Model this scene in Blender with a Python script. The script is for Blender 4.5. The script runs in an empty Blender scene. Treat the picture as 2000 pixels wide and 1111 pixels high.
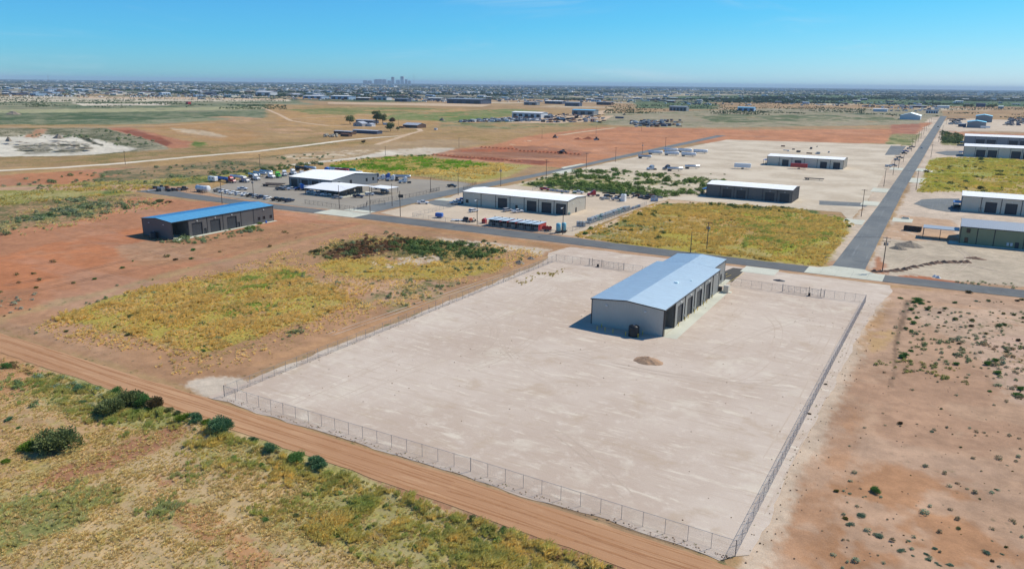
import bpy, math, random
import numpy as np
from mathutils import Matrix, Vector
random.seed(7); rng = np.random.default_rng(11)
scene = bpy.context.scene
COL = scene.collection
PI = math.pi

# ------------------------------------------------------------------ camera
CAM_H = 60.0
RC = np.array([[0.8634691, -0.13892242, 0.48489347],
               [0.50428772, 0.21732373, -0.83574176],
               [0.01072441, 0.96616301, 0.25770919]])
FPX = 1470.0
cam = bpy.data.cameras.new('camera'); cam_o = bpy.data.objects.new('camera', cam); COL.objects.link(cam_o)
cam.lens = 36.0 * FPX / 2000.0; cam.sensor_width = 36.0; cam.clip_start = 0.5; cam.clip_end = 90000
m = Matrix([[RC[i][j] for j in range(3)] for i in range(3)]).to_4x4(); m.translation = (0, 0, CAM_H)
cam_o.matrix_world = m
scene.camera = cam_o
scene.view_settings.view_transform = 'Standard'; scene.view_settings.look = 'None'
scene.view_settings.exposure = 0.0; scene.view_settings.gamma = 1.0; scene.view_settings.use_curve_mapping = False
scene.cycles.max_bounces = 6; scene.cycles.diffuse_bounces = 3; scene.cycles.glossy_bounces = 3
scene.cycles.transparent_max_bounces = 12; scene.cycles.volume_bounces = 0; scene.cycles.transmission_bounces = 2

# ------------------------------------------------------------------ sky and sun
SUN_EL = math.radians(47); SUN_AZ = math.radians(33.5)      # azimuth from +Y towards +X
world = bpy.data.worlds.new('World'); scene.world = world; world.use_nodes = True
nt = world.node_tree; nt.nodes.clear()
out = nt.nodes.new('ShaderNodeOutputWorld'); bg = nt.nodes.new('ShaderNodeBackground')
sky = nt.nodes.new('ShaderNodeTexSky'); sky.sky_type = 'NISHITA'; sky.sun_disc = False
sky.sun_elevation = SUN_EL; sky.sun_rotation = SUN_AZ; sky.altitude = 850; sky.air_density = 1.0
sky.dust_density = 0.3; sky.ozone_density = 1.0
SKY_K = 0.085
sep = nt.nodes.new('ShaderNodeSeparateColor'); comb = nt.nodes.new('ShaderNodeCombineColor'); nt.links.new(sky.outputs[0], sep.inputs[0])
for ch, (pw, mu) in enumerate(((2.25, 0.80), (1.03, 0.935), (0.56, 1.20))):      # deep clean blue of a dry day
    m1 = nt.nodes.new('ShaderNodeMath'); m1.operation = 'MULTIPLY'; m1.inputs[1].default_value = SKY_K; nt.links.new(sep.outputs[ch], m1.inputs[0])
    m2 = nt.nodes.new('ShaderNodeMath'); m2.operation = 'POWER'; m2.inputs[1].default_value = pw; nt.links.new(m1.outputs[0], m2.inputs[0])
    m3 = nt.nodes.new('ShaderNodeMath'); m3.operation = 'MULTIPLY'; m3.inputs[1].default_value = mu / SKY_K; nt.links.new(m2.outputs[0], m3.inputs[0])
    m4 = nt.nodes.new('ShaderNodeMath'); m4.operation = 'MULTIPLY'; m4.inputs[1].default_value = (0.30, 1.0, 1.6)[ch]; nt.links.new(sep.outputs[ch], m4.inputs[0])
    m5 = nt.nodes.new('ShaderNodeMath'); m5.operation = ('MAXIMUM', 'MAXIMUM', 'MINIMUM')[ch]; nt.links.new(m3.outputs[0], m5.inputs[0]); nt.links.new(m4.outputs[0], m5.inputs[1]); nt.links.new(m5.outputs[0], comb.inputs[ch])
tc = nt.nodes.new('ShaderNodeTexCoord'); mpw = nt.nodes.new('ShaderNodeMapping'); mpw.inputs['Scale'].default_value = (1.0, 1.0, 7.0); mpw.inputs['Location'].default_value = (.3, 1.1, .2); nt.links.new(tc.outputs['Generated'], mpw.inputs[0])
nzw = nt.nodes.new('ShaderNodeTexNoise'); nzw.inputs['Scale'].default_value = 2.6; nzw.inputs['Detail'].default_value = 9; nzw.inputs['Roughness'].default_value = .66; nzw.inputs['Distortion'].default_value = .8; nt.links.new(mpw.outputs[0], nzw.inputs[0])
mrw = nt.nodes.new('ShaderNodeMapRange'); mrw.interpolation_type = 'SMOOTHSTEP'; mrw.inputs[1].default_value = .52; mrw.inputs[2].default_value = .78; mrw.inputs[3].default_value = 0; mrw.inputs[4].default_value = .30; nt.links.new(nzw.outputs[0], mrw.inputs[0])
mxw = nt.nodes.new('ShaderNodeMix'); mxw.data_type = 'RGBA'; nt.links.new(mrw.outputs[0], mxw.inputs[0]); nt.links.new(comb.outputs[0], mxw.inputs[6]); mxw.inputs[7].default_value = (8.2, 9.6, 10.6, 1)      # thin high cloud
nt.links.new(mxw.outputs[2], bg.inputs[0]); bg.inputs[1].default_value = SKY_K
nt.links.new(bg.outputs[0], out.inputs[0])
sun = bpy.data.lights.new('sun', 'SUN'); sun.energy = 4.5; sun.angle = math.radians(0.53); sun.color = (1.0, 0.93, 0.79)
sun_o = bpy.data.objects.new('sun', sun); COL.objects.link(sun_o)
sd = Vector((math.sin(SUN_AZ) * math.cos(SUN_EL), math.cos(SUN_AZ) * math.cos(SUN_EL), math.sin(SUN_EL)))
sun_o.rotation_euler = sd.to_track_quat('Z', 'Y').to_euler(); sun_o.location = (0, 0, 300)

# ------------------------------------------------------------------ helpers
def at(u, v, z=0.0):
    """ground point seen at pixel (u, v) of the 2000 x 1111 photograph"""
    d = RC @ np.array([u - 1000.0, -(v - 555.5), -FPX]); t = (CAM_H - z) / -d[2]
    return (d[0] * t, d[1] * t)
def depth_scale(u, v):
    """metres per photograph pixel at the ground point seen at (u, v)"""
    x, y = at(u, v); p = RC.T @ np.array([x, y, -CAM_H]); return -p[2] / FPX
def lin(c):
    return tuple((x / 255 / 12.92) if x / 255 <= 0.04045 else ((x / 255 + 0.055) / 1.055) ** 2.4 for x in c[:3])
LIT = 1.0
LITC = (1.05, 1.09, 1.26)      # sunlight plus skylight on level ground, per channel
def alb(c, k=LIT):
    return tuple(min(0.9, v / k / q) for v, q in zip(lin(c), LITC))

def tag(o, label=None, cat=None, group=None, kind=None):
    if label: o['label'] = label
    if cat: o['category'] = cat
    if group: o['group'] = group
    if kind: o['kind'] = kind
    return o
def empty(name, loc=(0, 0, 0), rz=0.0, **k):
    o = bpy.data.objects.new(name, None); COL.objects.link(o); o.location = loc; o.rotation_euler = (0, 0, rz)
    o.empty_display_size = 0.3
    return tag(o, **k)
def clone(root, loc, rz=0.0, label=None, group=None, scale=None):
    r = root.copy(); COL.objects.link(r); r.location = loc; r.rotation_euler = (0, 0, rz)
    if scale: r.scale = scale
    if label: r['label'] = label
    if group: r['group'] = group
    for ch in list(root.children):
        c = ch.copy(); COL.objects.link(c); c.parent = r
        for g in list(ch.children):
            d = g.copy(); COL.objects.link(d); d.parent = c
    return r

class MB:
    def __init__(s): s.v = []; s.f = []; s.m = []
    def add(s, vs, fs, mi=0):
        b = len(s.v); s.v.extend(vs)
        for f in fs: s.f.append(tuple(i + b for i in f)); s.m.append(mi)
        return s
    def box(s, x0, y0, z0, x1, y1, z1, mi=0, rz=0.0, about=None):
        vs = [(x, y, z) for z in (z0, z1) for x, y in ((x0, y0), (x1, y0), (x1, y1), (x0, y1))]
        if rz:
            ax, ay = about or ((x0 + x1) / 2, (y0 + y1) / 2); c, n = math.cos(rz), math.sin(rz)
            vs = [(ax + (x - ax) * c - (y - ay) * n, ay + (x - ax) * n + (y - ay) * c, z) for x, y, z in vs]
        return s.add(vs, [(0, 3, 2, 1), (4, 5, 6, 7), (0, 1, 5, 4), (1, 2, 6, 5), (2, 3, 7, 6), (3, 0, 4, 7)], mi)
    def prism(s, prof, a0, a1, axis='y', mi=0):
        """extrude a closed (p, z) profile along an axis"""
        n = len(prof)
        f = (lambda p, a, z: (p, a, z)) if axis == 'y' else (lambda p, a, z: (a, p, z))
        vs = [f(p, a, z) for a in (a0, a1) for p, z in prof]
        fs = [tuple(range(n)), tuple(range(2 * n - 1, n - 1, -1))]
        for i in range(n): j = (i + 1) % n; fs.append((i, i + n, j + n, j))
        return s.add(vs, fs, mi)
    def tube(s, p, q, r0, r1=None, n=8, mi=0, caps=True):
        r1 = r0 if r1 is None else r1
        p = Vector(p); q = Vector(q); d = (q - p); 
        if d.length < 1e-6: return s
        d.normalize(); a = d.orthogonal().normalized(); b = d.cross(a)
        vs = []
        for c, r in ((p, r0), (q, r1)):
            for i in range(n):
                t = 2 * PI * i / n; w = c + a * (math.cos(t) * r) + b * (math.sin(t) * r); vs.append(tuple(w))
        fs = [(i, (i + 1) % n, (i + 1) % n + n, i + n) for i in range(n)]
        if caps: fs += [tuple(range(n - 1, -1, -1)), tuple(range(n, 2 * n))]
        return s.add(vs, fs, mi)
    def lathe(s, prof, c=(0, 0, 0), axis='z', n=12, mi=0):
        """prof: (along, radius) pairs"""
        vs = []
        for a, r in prof:
            for i in range(n):
                t = 2 * PI * i / n; x, y = r * math.cos(t), r * math.sin(t)
                w = (x, y, a) if axis == 'z' else ((a, x, y) if axis == 'x' else (x, a, y))
                vs.append((c[0] + w[0], c[1] + w[1], c[2] + w[2]))
        fs = []
        for k in range(len(prof) - 1):
            for i in range(n):
                j = (i + 1) % n; fs.append((k * n + i, k * n + j, (k + 1) * n + j, (k + 1) * n + i))
        fs += [tuple(range(n - 1, -1, -1)), tuple((len(prof) - 1) * n + i for i in range(n))]
        return s.add(vs, fs, mi)
    def build(s, name, mats, parent=None, smooth=False, loc=None):
        me = bpy.data.meshes.new(name); me.from_pydata(s.v, [], s.f); me.update()
        mats = mats if isinstance(mats, (list, tuple)) else [mats]
        for mm in mats: me.materials.append(mm)
        if len(mats) > 1: me.polygons.foreach_set('material_index', s.m)
        if smooth: me.polygons.foreach_set('use_smooth', [True] * len(me.polygons))
        o = bpy.data.objects.new(name, me); COL.objects.link(o)
        if loc: o.location = loc
        if parent is not None: o.parent = parent
        return o

# ------------------------------------------------------------------ materials
_M = {}
def mat(name, col, rough=0.6, metal=0.0, var=0.0, vscale=1.0, bump=0.0, bscale=8.0, spec=0.4, streak=None):
    if name in _M: return _M[name]
    mt = bpy.data.materials.new(name); mt.use_nodes = True; t = mt.node_tree; b = t.nodes['Principled BSDF']
    b.inputs['Roughness'].default_value = rough; b.inputs['Metallic'].default_value = metal
    b.inputs['Specular IOR Level'].default_value = spec
    b.inputs['Base Color'].default_value = (*col, 1)
    if var or bump:
        geo = t.nodes.new('ShaderNodeNewGeometry'); mp = t.nodes.new('ShaderNodeMapping'); t.links.new(geo.outputs['Position'], mp.inputs[0])
        if streak: mp.inputs['Scale'].default_value = streak
        nz = t.nodes.new('ShaderNodeTexNoise'); nz.inputs['Scale'].default_value = vscale; nz.inputs['Detail'].default_value = 6; nz.inputs['Roughness'].default_value = 0.62
        t.links.new(mp.outputs[0], nz.inputs[0])
        mr = t.nodes.new('ShaderNodeMapRange'); mr.inputs[1].default_value = 0.3; mr.inputs[2].default_value = 0.7
        mr.inputs[3].default_value = 1 - var; mr.inputs[4].default_value = 1 + var; t.links.new(nz.outputs[0], mr.inputs[0])
        mx = t.nodes.new('ShaderNodeVectorMath'); mx.operation = 'SCALE'; mx.inputs[0].default_value = col
        t.links.new(mr.outputs[0], mx.inputs['Scale']); t.links.new(mx.outputs[0], b.inputs['Base Color'])
        if bump:
            n2 = t.nodes.new('ShaderNodeTexNoise'); n2.inputs['Scale'].default_value = bscale; n2.inputs['Detail'].default_value = 4
            t.links.new(geo.outputs['Position'], n2.inputs[0])
            bp = t.nodes.new('ShaderNodeBump'); bp.inputs['Strength'].default_value = bump; bp.inputs['Distance'].default_value = 0.1
            t.links.new(n2.outputs[0], bp.inputs['Height']); t.links.new(bp.outputs[0], b.inputs['Normal'])
    _M[name] = mt; return mt

def sheet_mat(name, c1, c2, c3, s1=0.05, s2=0.6, stretch=(1, 1, 1), rot=0.0, fine=0.12, streaks=None, bump=0.25, tracks=None):
    """bare ground: three tones mixed by broad, medium and fine noise; streaks = (scale vector, rotation, amount, colour)"""
    mt = bpy.data.materials.new(name); mt.use_nodes = True; t = mt.node_tree; N = t.nodes.new; L = t.links.new
    b = t.nodes['Principled BSDF']; b.inputs['Roughness'].default_value = 0.95; b.inputs['Specular IOR Level'].default_value = 0.15
    geo = N('ShaderNodeNewGeometry')
    def noise(sc, det, st=(1, 1, 1), rz=0.0, off=(0, 0, 0), ro=0.6, dist=0.0):
        mp = N('ShaderNodeMapping'); mp.inputs['Scale'].default_value = st; mp.inputs['Rotation'].default_value = (0, 0, rz); mp.inputs['Location'].default_value = off
        mp.vector_type = 'POINT'
        L(geo.outputs['Position'], mp.inputs[0]); n = N('ShaderNodeTexNoise'); n.inputs['Scale'].default_value = sc; n.inputs['Detail'].default_value = det
        n.inputs['Roughness'].default_value = ro; n.inputs['Distortion'].default_value = dist; L(mp.outputs[0], n.inputs[0]); return n.outputs[0]
    def rngm(x, a, bb, c, d):
        r = N('ShaderNodeMapRange'); L(x, r.inputs[0]); r.interpolation_type = 'SMOOTHSTEP'
        for i, vv in enumerate((a, bb, c, d)): r.inputs[i + 1].default_value = vv
        return r.outputs[0]
    def mix(a, bcol, f, mode='MIX'):
        mxn = N('ShaderNodeMix'); mxn.data_type = 'RGBA'; mxn.blend_type = mode
        L(f, mxn.inputs[0]) if hasattr(f, 'links') else mxn.inputs[0].__setattr__('default_value', f)
        for sck, val in ((6, a), (7, bcol)):
            if hasattr(val, 'links'): L(val, mxn.inputs[sck])
            else: mxn.inputs[sck].default_value = (*val, 1)
        return mxn.outputs[2]
    n1 = noise(s1, 4, stretch, rot); n2 = noise(s2, 8, stretch, rot, (31, 7, 0), 0.7); n3 = noise(9.0, 4, off=(3, 9, 0), ro=0.75)
    c = mix(c1, c2, rngm(n1, 0.38, 0.62, 0, 1)); c = mix(c, c3, rngm(n2, 0.5, 0.72, 0, 0.85))
    if streaks:
        for (st, rz, amt, cc, sc) in streaks:
            c = mix(c, cc, rngm(noise(sc, 5, st, rz, (11, 3, 0), 0.7, 0.3), 0.54, 0.68, 0, amt))
    g = N('ShaderNodeVectorMath'); g.operation = 'SCALE'; L(c, g.inputs[0]); L(rngm(n3, 0.25, 0.75, 1 - fine, 1 + fine), g.inputs['Scale'])
    L(g.outputs[0], b.inputs['Base Color'])
    bp = N('ShaderNodeBump'); bp.inputs['Strength'].default_value = bump; bp.inputs['Distance'].default_value = 0.15
    L(noise(3.0, 6, off=(5, 5, 0), ro=0.7), bp.inputs['Height']); L(bp.outputs[0], b.inputs['Normal'])
    return mt

# ------------------------------------------------------------------ numpy noise
def _h(ix, iy, s):
    n = (ix.astype(np.int64) * 374761393 + iy.astype(np.int64) * 668265263 + s * 982451653) & 0xFFFFFFFF
    n = ((n ^ (n >> 13)) * 1274126177) & 0xFFFFFFFF; n = (n ^ (n >> 16)) & 0xFFFFFFFF
    return n / 4294967295.0
def vnoise(x, y, s=0):
    ix = np.floor(x); iy = np.floor(y); fx = x - ix; fy = y - iy
    fx = fx * fx * (3 - 2 * fx); fy = fy * fy * (3 - 2 * fy)
    a = _h(ix, iy, s); b = _h(ix + 1, iy, s); c = _h(ix, iy + 1, s); d = _h(ix + 1, iy + 1, s)
    return (a * (1 - fx) + b * fx) * (1 - fy) + (c * (1 - fx) + d * fx) * fy
def fbm(x, y, sc, s=0, o=4):
    t = 0; a = 1; w = 0
    for k in range(o):
        c, n = math.cos(k * 1.1), math.sin(k * 1.1)
        t = t + a * vnoise((x * c - y * n) / sc + 17.3 * k, (x * n + y * c) / sc - 9.1 * k, s + k); w += a; a *= 0.55; sc *= 0.47
    return t / w
def inpoly(x, y, P):
    r = np.zeros(x.shape, bool); n = len(P); j = n - 1
    for i in range(n):
        xi, yi = P[i]; xj, yj = P[j]
        if yi != yj:
            r ^= ((yi > y) != (yj > y)) & (x < (xj - xi) * (y - yi) / (yj - yi) + xi)
        j = i
    return r
def W(pts): return [at(*p) for p in pts]
HAZE = 0.00004
# ------------------------------------------------------------------ ground: what grows and lies where
def soft(c, k=.17):
    g = sum(c) / 3; return tuple(x * (1 - k) + g * k for x in c)
def hzl(u): return 152.3 + 22.2 * u / 2000
def belt(va, vb, u0=-900, u1=2900):
    """strip between two depths (given at u=0 as rows below the horizon)"""
    top = [(u, hzl(u) + va) for u in np.linspace(u0, u1, 9)]; bot = [(u, hzl(u) + vb) for u in np.linspace(u1, u0, 9)]
    return top + bot
# poly(px), base sRGB or None, veg 0..1, veg sRGB, patch scale m, patch cover (share of the zone painted), edge warp m
ZONES = [
 (belt(2.0, 30), (134, 128, 112), .55, (70, 86, 72), 170, 1.0, 30),
 (belt(2.0, 11), (96, 108, 92), .75, (50, 72, 60), 260, 1.0, 30),
 (belt(8, 46), (198, 182, 160), 0, None, 210, .30, 30),
 (belt(6, 40), (96, 112, 80), .5, (66, 88, 60), 330, .34, 30),
 ([(1320,188),(1600,185),(2100,197),(2900,214),(2900,228),(2000,209),(1850,207),(1500,200),(1320,194)], (112, 132, 92), .6, (72,100,62), 120, .9, 25),
 ([(1240,200),(1400,202),(1400,214),(1240,212)], (118, 132, 96), .6, (74,100,64), 70, .8, 12),
 ([(-700,188),(560,194),(660,212),(520,232),(300,244),(-700,244)], (150, 148, 118), .5, (96,114,84), 60, 1.0, 10),
 ([(-700,186),(0,188),(340,190),(560,194),(570,198),(150,199),(-700,200)], (206, 192, 172), .1, (130,130,100), 70, .85, 8),
 ([(140,201),(240,203),(335,201),(330,206),(160,207)], (216, 203, 188), .0, None, 60, 1, 5),
 ([(-50,214),(200,213),(450,209),(560,207),(560,212),(300,218),(-50,222)], (170, 168, 128), .3, (120,130,90), 40, .8, 6),
 ([(-700,222),(100,222),(400,219),(500,216),(500,226),(300,234),(-700,238)], (132, 138, 106), .55, (84,104,72), 40, .8, 6),
 ([(520,204),(700,206),(1000,208),(1340,232),(1330,262),(1000,300),(840,310),(500,380),(280,380),(-700,400),(-700,246),(300,243),(520,230)], (178, 142, 96), .35, (150,132,84), 35, 1.0, 6),
 ([(540,216),(900,212),(1000,240),(700,250),(540,246)], (186, 144, 92), .25, (156,136,80), 40, .8, 6),
 ([(-700,302),(200,300),(500,280),(640,265),(660,282),(500,296),(200,322),(-700,345)], (172, 138, 94), .5, (140,128,84), 22, .9, 4),
 ([(560,214),(760,209),(900,214),(800,222),(620,226)], (158, 146, 90), .5, (122,130,74), 50, .75, 8),
 ([(760,224),(1000,213),(1060,216),(1000,226),(900,238),(750,233)], (148, 148, 92), .6, (116,134,74), 40, .85, 8),
 ([(860,238),(1010,232),(1200,232),(1200,244),(1000,252),(860,250)], (160, 146, 104), .5, (104,118,74), 22, .6, 6),
 ([(380,222),(520,232),(640,262),(560,262),(420,232),(360,228)], (190, 148, 112), .1, None, 40, .5, 3),
 ([(280,245),(420,240),(520,262),(480,280),(330,268),(280,258)], (184, 140, 90), .2, None, 30, .8, 5),
 ([(330,250),(400,255),(450,268),(420,268),(350,258)], (196, 172, 146), 0, None, 20, .7, 3),
 ([(375,276),(400,278),(405,284),(385,287),(370,284)], (130, 140, 70), .6, (92,118,50), 15, 1, 2),
 ([(1180,222),(1500,212),(1840,214),(1840,236),(1780,244),(1330,250),(1180,244)], (164,152,128), .4, (118,124,92), 45, .95, 6),
 ([(1350,224),(1700,222),(1760,234),(1400,240)], (134,136,104), .6, (96,110,76), 40, .55, 6),
 # quarry
 ([(-700,252),(60,250),(210,250),(340,272),(322,292),(180,302),(-700,312)], (170, 160, 138), .5, (112,112,84), 16, 1, 4),
 ([(-700,268),(20,262),(90,258),(190,268),(255,276),(268,290),(150,301),(-700,306)], (212, 205, 196), .05, (150,150,130), 30, 1, 4),
 ([(40,252),(200,250),(290,275),(320,288),(290,291),(230,278),(165,262),(60,258)], (160, 152, 128), .55, (106,110,84), 12, .9, 3),
 ([(55,258),(80,251),(95,253),(70,264),(45,264)], (186, 136, 103), .1, None, 12, 1, 2),
 ([(205,250),(258,250),(330,268),(376,278),(366,288),(330,291),(322,284),(290,272),(240,260)], (184, 120, 89), .1, (140,100,70), 20, 1, 2.5),
 ([(225,254),(260,254),(318,270),(335,280),(326,286),(280,270)], (150, 84, 60), 0, None, 14, 1, 2),
 ([(20,280),(80,275),(165,275),(182,284),(150,293),(50,295)], (160, 154, 142), .5, (110,108,92), 7, .8, 3),
 ([(152,264),(170,266),(202,278),(196,280),(165,270)], (84, 84, 66), .5, (60,64,48), 8, .8, 2),
 ([(-700,340),(0,343),(240,326),(330,332),(180,352),(80,370),(-20,380),(-700,400)], (188, 124, 87), .12, (150,120,84), 14, .92, 4),
 ([(200,334),(420,315),(620,296),(640,306),(520,330),(420,345),(260,352),(180,356)], (164, 134, 100), .55, (112,114,84), 9, .9, 4),
 ([(480,314),(700,284),(860,272),(960,278),(840,300),(700,312),(550,322)], (176, 146, 112), .3, (150,138,100), 14, .9, 4),
 ([(560,300),(720,292),(800,296),(700,306),(560,312)], (206, 188, 166), .0, None, 8, .45, 3),
 ([(-700,392),(120,360),(270,352),(420,343),(560,328),(560,336),(420,352),(280,374),(160,388),(40,404),(-700,420)], (172, 162, 104), .55, (148,146,76), 8, .95, 3),
 ([(200,366),(300,356),(430,346),(440,351),(300,370),(200,380)], (128, 138, 84), .6, (92,112,56), 6, .7, 2),
 ([(-700,430),(0,402),(160,384),(270,380),(340,398),(200,432),(0,470),(-700,520)], (170, 132, 98), .5, (120,116,80), 5, .95, 3),
 ([(60,418),(150,404),(160,396),(200,392),(205,402),(120,424),(40,434)], (110, 122, 90), .7, (76,92,62), 4, .6, 2),
 ([(-700,520),(-100,470),(180,426),(255,384),(330,388),(500,402),(690,430),(712,438),(560,472),(0,618),(-700,780)], (186, 126, 93), .08, (150,130,90), 6, 1, 2.5),
 ([(-200,512),(0,500),(120,470),(300,440),(280,470),(200,520),(60,560),(-200,600)], (192, 120, 81), .05, None, 18, .8, 3),
 ([(340,470),(560,436),(700,434),(560,472),(330,520),(250,520)], (180, 130, 96), .25, (150,128,86), 4, .9, 2.5),
 ([(220,480),(300,470),(400,480),(360,505),(250,510)], (186, 140, 110), .2, (130,124,90), 4, .8, 2),
 ([(-200,600),(-20,575),(70,560),(80,575),(60,600),(-200,640)], (178, 120, 87), .3, (120,130,100), 4, .7, 2),
 # centre lot
 ([(-300,660),(0,632),(715,437),(1096,486),(400,768),(-10,642),(-300,600)], (178, 134, 102), .25, (150,128,84), 4, 1, 1.5),
 ([(0,626),(720,440),(760,452),(600,480),(300,560),(40,640)], (184, 136, 105), .08, (150,128,88), 5, 1, 2),
 ([(60,640),(240,600),(300,640),(240,700),(120,680)], (180, 138, 108), .2, (132,130,88), 3, .8, 1.5),
 ([(100,625),(230,575),(420,540),(560,522),(640,552),(690,588),(640,615),(520,650),(410,690),(300,668),(200,640)], (178, 156, 98), .8, (182,166,88), 5, .8, 2.5),
 ([(410,560),(470,545),(560,530),(590,535),(520,560),(430,575)], (160, 172, 92), .8, (146,172,72), 5, .9, 2),
 ([(430,600),(490,585),(560,590),(500,612),(440,618)], (150, 160, 84), .6, (120,150,60), 4, .6, 2),
 ([(620,515),(700,500),(800,518),(900,508),(1000,508),(960,530),(860,548),(740,545),(650,536)], (178, 156, 98), .75, (180,160,84), 4, .85, 2.5),
 ([(590,495),(650,475),(740,460),(860,466),(950,480),(980,500),(880,512),(760,500),(640,508)], (158, 128, 90), .6, (110,106,66), 3.5, .85, 2),
 ([(640,492),(700,470),(790,462),(815,472),(750,495),(690,510),(645,505)], (132, 92, 70), .6, (96,70,52), 3, .8, 1.5),
 ([(720,512),(830,496),(880,506),(800,522),(740,528)], (200, 180, 162), .2, (168,156,100), 3, .55, 1.5),
 ([(850,462),(1080,486),(1060,500),(960,484),(880,480)], (198, 180, 164), .1, (140,130,96), 4, .75, 1.5),
 ([(610,545),(740,548),(900,548),(860,575),(760,590),(650,572)], (190, 150, 122), .15, (140,120,90), 4, .7, 2),
 ([(760,560),(900,545),(860,585),(760,610),(700,600)], (164, 140, 104), .5, (118,118,80), 3, .55, 2),
 ([(640,655),(900,570),(1060,500),(1060,508),(700,655),(560,700),(480,720)], (186, 140, 103), .1, (150,124,88), 4, .8, 1.5),
 ([(355,752),(380,738),(450,735),(520,745),(500,760),(400,775)], (208,192,180), .0, None, 3, .9, 1.2),
 # beside and beyond the main road
 ([(1580,524),(1655,445),(1690,400),(1735,320),(1780,262),(1818,230),(1838,228),(1765,340),(1632,522)], (204, 184, 168), .08, (150,150,120), 6, 1, 1.5),
 ([(-400,372),(240,372),(620,420),(740,436),(1080,476),(1300,506),(1580,536),(2300,625),(2300,560),(1500,500),(1000,440),(700,400),(300,360)], (190, 150, 122), .06, (150,140,110), 5, 1, 1.2),
 ([(620,418),(900,452),(1280,504),(1280,512),(1080,482),(730,438),(620,428)], (182, 134, 95), .1, (120,100,80), 5, .9, 1),
 ([(650,318),(720,312),(800,304),(880,314),(1040,323),(990,345),(930,358),(830,345),(700,338)], (184, 168, 102), .5, (170,158,84), 8, 1, 3),
 ([(640,326),(700,316),(790,306),(850,312),(920,316),(960,322),(880,332),(760,336),(690,330)], (126, 154, 72), .7, (100,140,46), 9, .9, 3),
 ([(840,300),(1020,320),(1120,322),(1060,318),(900,296)], (166, 104, 75), .05, None, 10, 1, 2),
 ([(545,326),(650,316),(720,308),(800,301),(810,296),(760,294),(700,306),(560,322)], (214, 204, 194), .15, (150,150,120), 6, .95, 2),
 ([(760,294),(830,288),(890,290),(850,302),(790,304)], (200, 186, 172), .15, (140,136,110), 8, .9, 3),
 # dozed red field
 ([(842,303),(900,290),(960,284),(1010,270),(1060,262),(1160,250),(1230,248),(1450,254),(1760,252),(1800,240),(1822,240),(1790,262),(1735,280),(1330,279),(1100,328),(1040,322),(900,312)], (196, 130, 93), .0, None, 30, 1, 2),
 ([(845,300),(930,290),(1040,285),(1160,298),(1140,308),(1020,310),(900,306)], (160, 108, 83), .0, None, 20, .9, 3),
 ([(850,304),(960,308),(1080,316),(1060,322),(920,312)], (150, 78, 54), .0, None, 14, .8, 2),
 ([(900,294),(1000,286),(1010,294),(1140,296),(1140,300),(1000,297),(900,297)], (178, 100, 67), 0, None, 6, .7, 1.5),
 ([(1740,244),(1800,242),(1790,262),(1740,262)], (176, 112, 87), .0, None, 20, 1, 2),
 # brush lot beyond the grey hall
 ([(1000,362),(1060,346),(1110,333),(1200,330),(1330,342),(1420,350),(1420,372),(1300,388),(1180,380),(1050,370)], (206, 192, 174), .35, (170,160,104), 5, 1, 2),
 ([(1010,362),(1080,345),(1150,340),(1260,372),(1300,384),(1180,378),(1050,368)], (168, 160, 104), .5, (100,120,62), 6, .7, 2),
 # yellow field behind the blue roofed hall
 ([(1120,462),(1200,432),(1280,398),(1420,400),(1560,408),(1655,432),(1662,444),(1605,520),(1480,512),(1330,494),(1200,474)], (176, 158, 96), .6, (178,164,78), 6, 1, 2),
 ([(1130,462),(1190,436),(1260,420),(1330,430),(1300,450),(1220,468)], (178, 156, 112), .45, (120,130,72), 4, .8, 2),
 ([(1300,424),(1440,412),(1600,430),(1560,470),(1420,478),(1320,455)], (186, 152, 92), .45, (182,156,84), 8, .8, 3),
 ([(1400,405),(1640,425),(1620,470),(1500,500),(1480,430)], (164, 164, 88), .7, (160,164,66), 7, .5, 3),
 ([(1285,396),(1420,398),(1600,412),(1600,418),(1400,408),(1290,404)], (110, 126, 72), .6, (78,100,50), 5, .7, 1.5),
 # right of the long road
 ([(1692,524),(1760,400),(1806,300),(1850,232),(2900,262),(2900,640),(1740,538)], (206, 186, 172), .08, (160,150,120), 8, 1, 1.5),
 ([(1740,536),(1720,500),(1735,470),(1860,470),(2100,500),(2400,560),(2400,610),(2000,560)], (192, 176, 160), .15, (150,146,120), 6, 1, 1.5),
 ([(1768,470),(1720,462),(1760,420),(1860,430),(1875,470)], (196, 160, 134), .08, (140,120,96), 5, .9, 1.5),
 ([(1703,528),(1712,500),(1725,505),(1730,535)], (188, 128, 97), 0, None, 4, .9, 1),
 ([(1740,540),(1780,536),(1860,548),(1900,556),(1870,556),(1800,548)], (184, 112, 79), 0, None, 3, .85, .8),
 ([(1792,376),(1806,336),(1818,309),(1850,308),(2900,345),(2900,410),(1960,380),(1870,374),(1830,372)], (172, 166, 104), .6, (164,164,84), 8, 1, 2),
 ([(1900,345),(2900,365),(2900,400),(1960,378),(1870,372)], (186, 158, 100), .4, (176,156,86), 9, .8, 3),
 ([(1838,262),(1900,256),(2900,282),(2900,306),(1870,272),(1850,272)], (178, 146, 112), .25, (140,134,92), 10, 1, 2),
 ([(1850,256),(2900,290),(2900,298),(1870,264)], (190, 132, 99), 0, None, 8, .7, 2),
 ([(1836,272),(1880,272),(1880,284),(1840,284)], (160, 150, 100), .5, (112,124,72), 6, .8, 2),
 ([(1740,262),(1800,262),(1782,284),(1730,282)], (160, 152, 104), .5, (112,124,76), 6, .9, 2),
 # desert on the right
 ([(1440,1150),(1560,900),(1700,590),(1740,560),(2900,660),(2900,1400),(1440,1400)], (190, 152, 128), .12, (150,136,108), 4, 1, 1.2),
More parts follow.
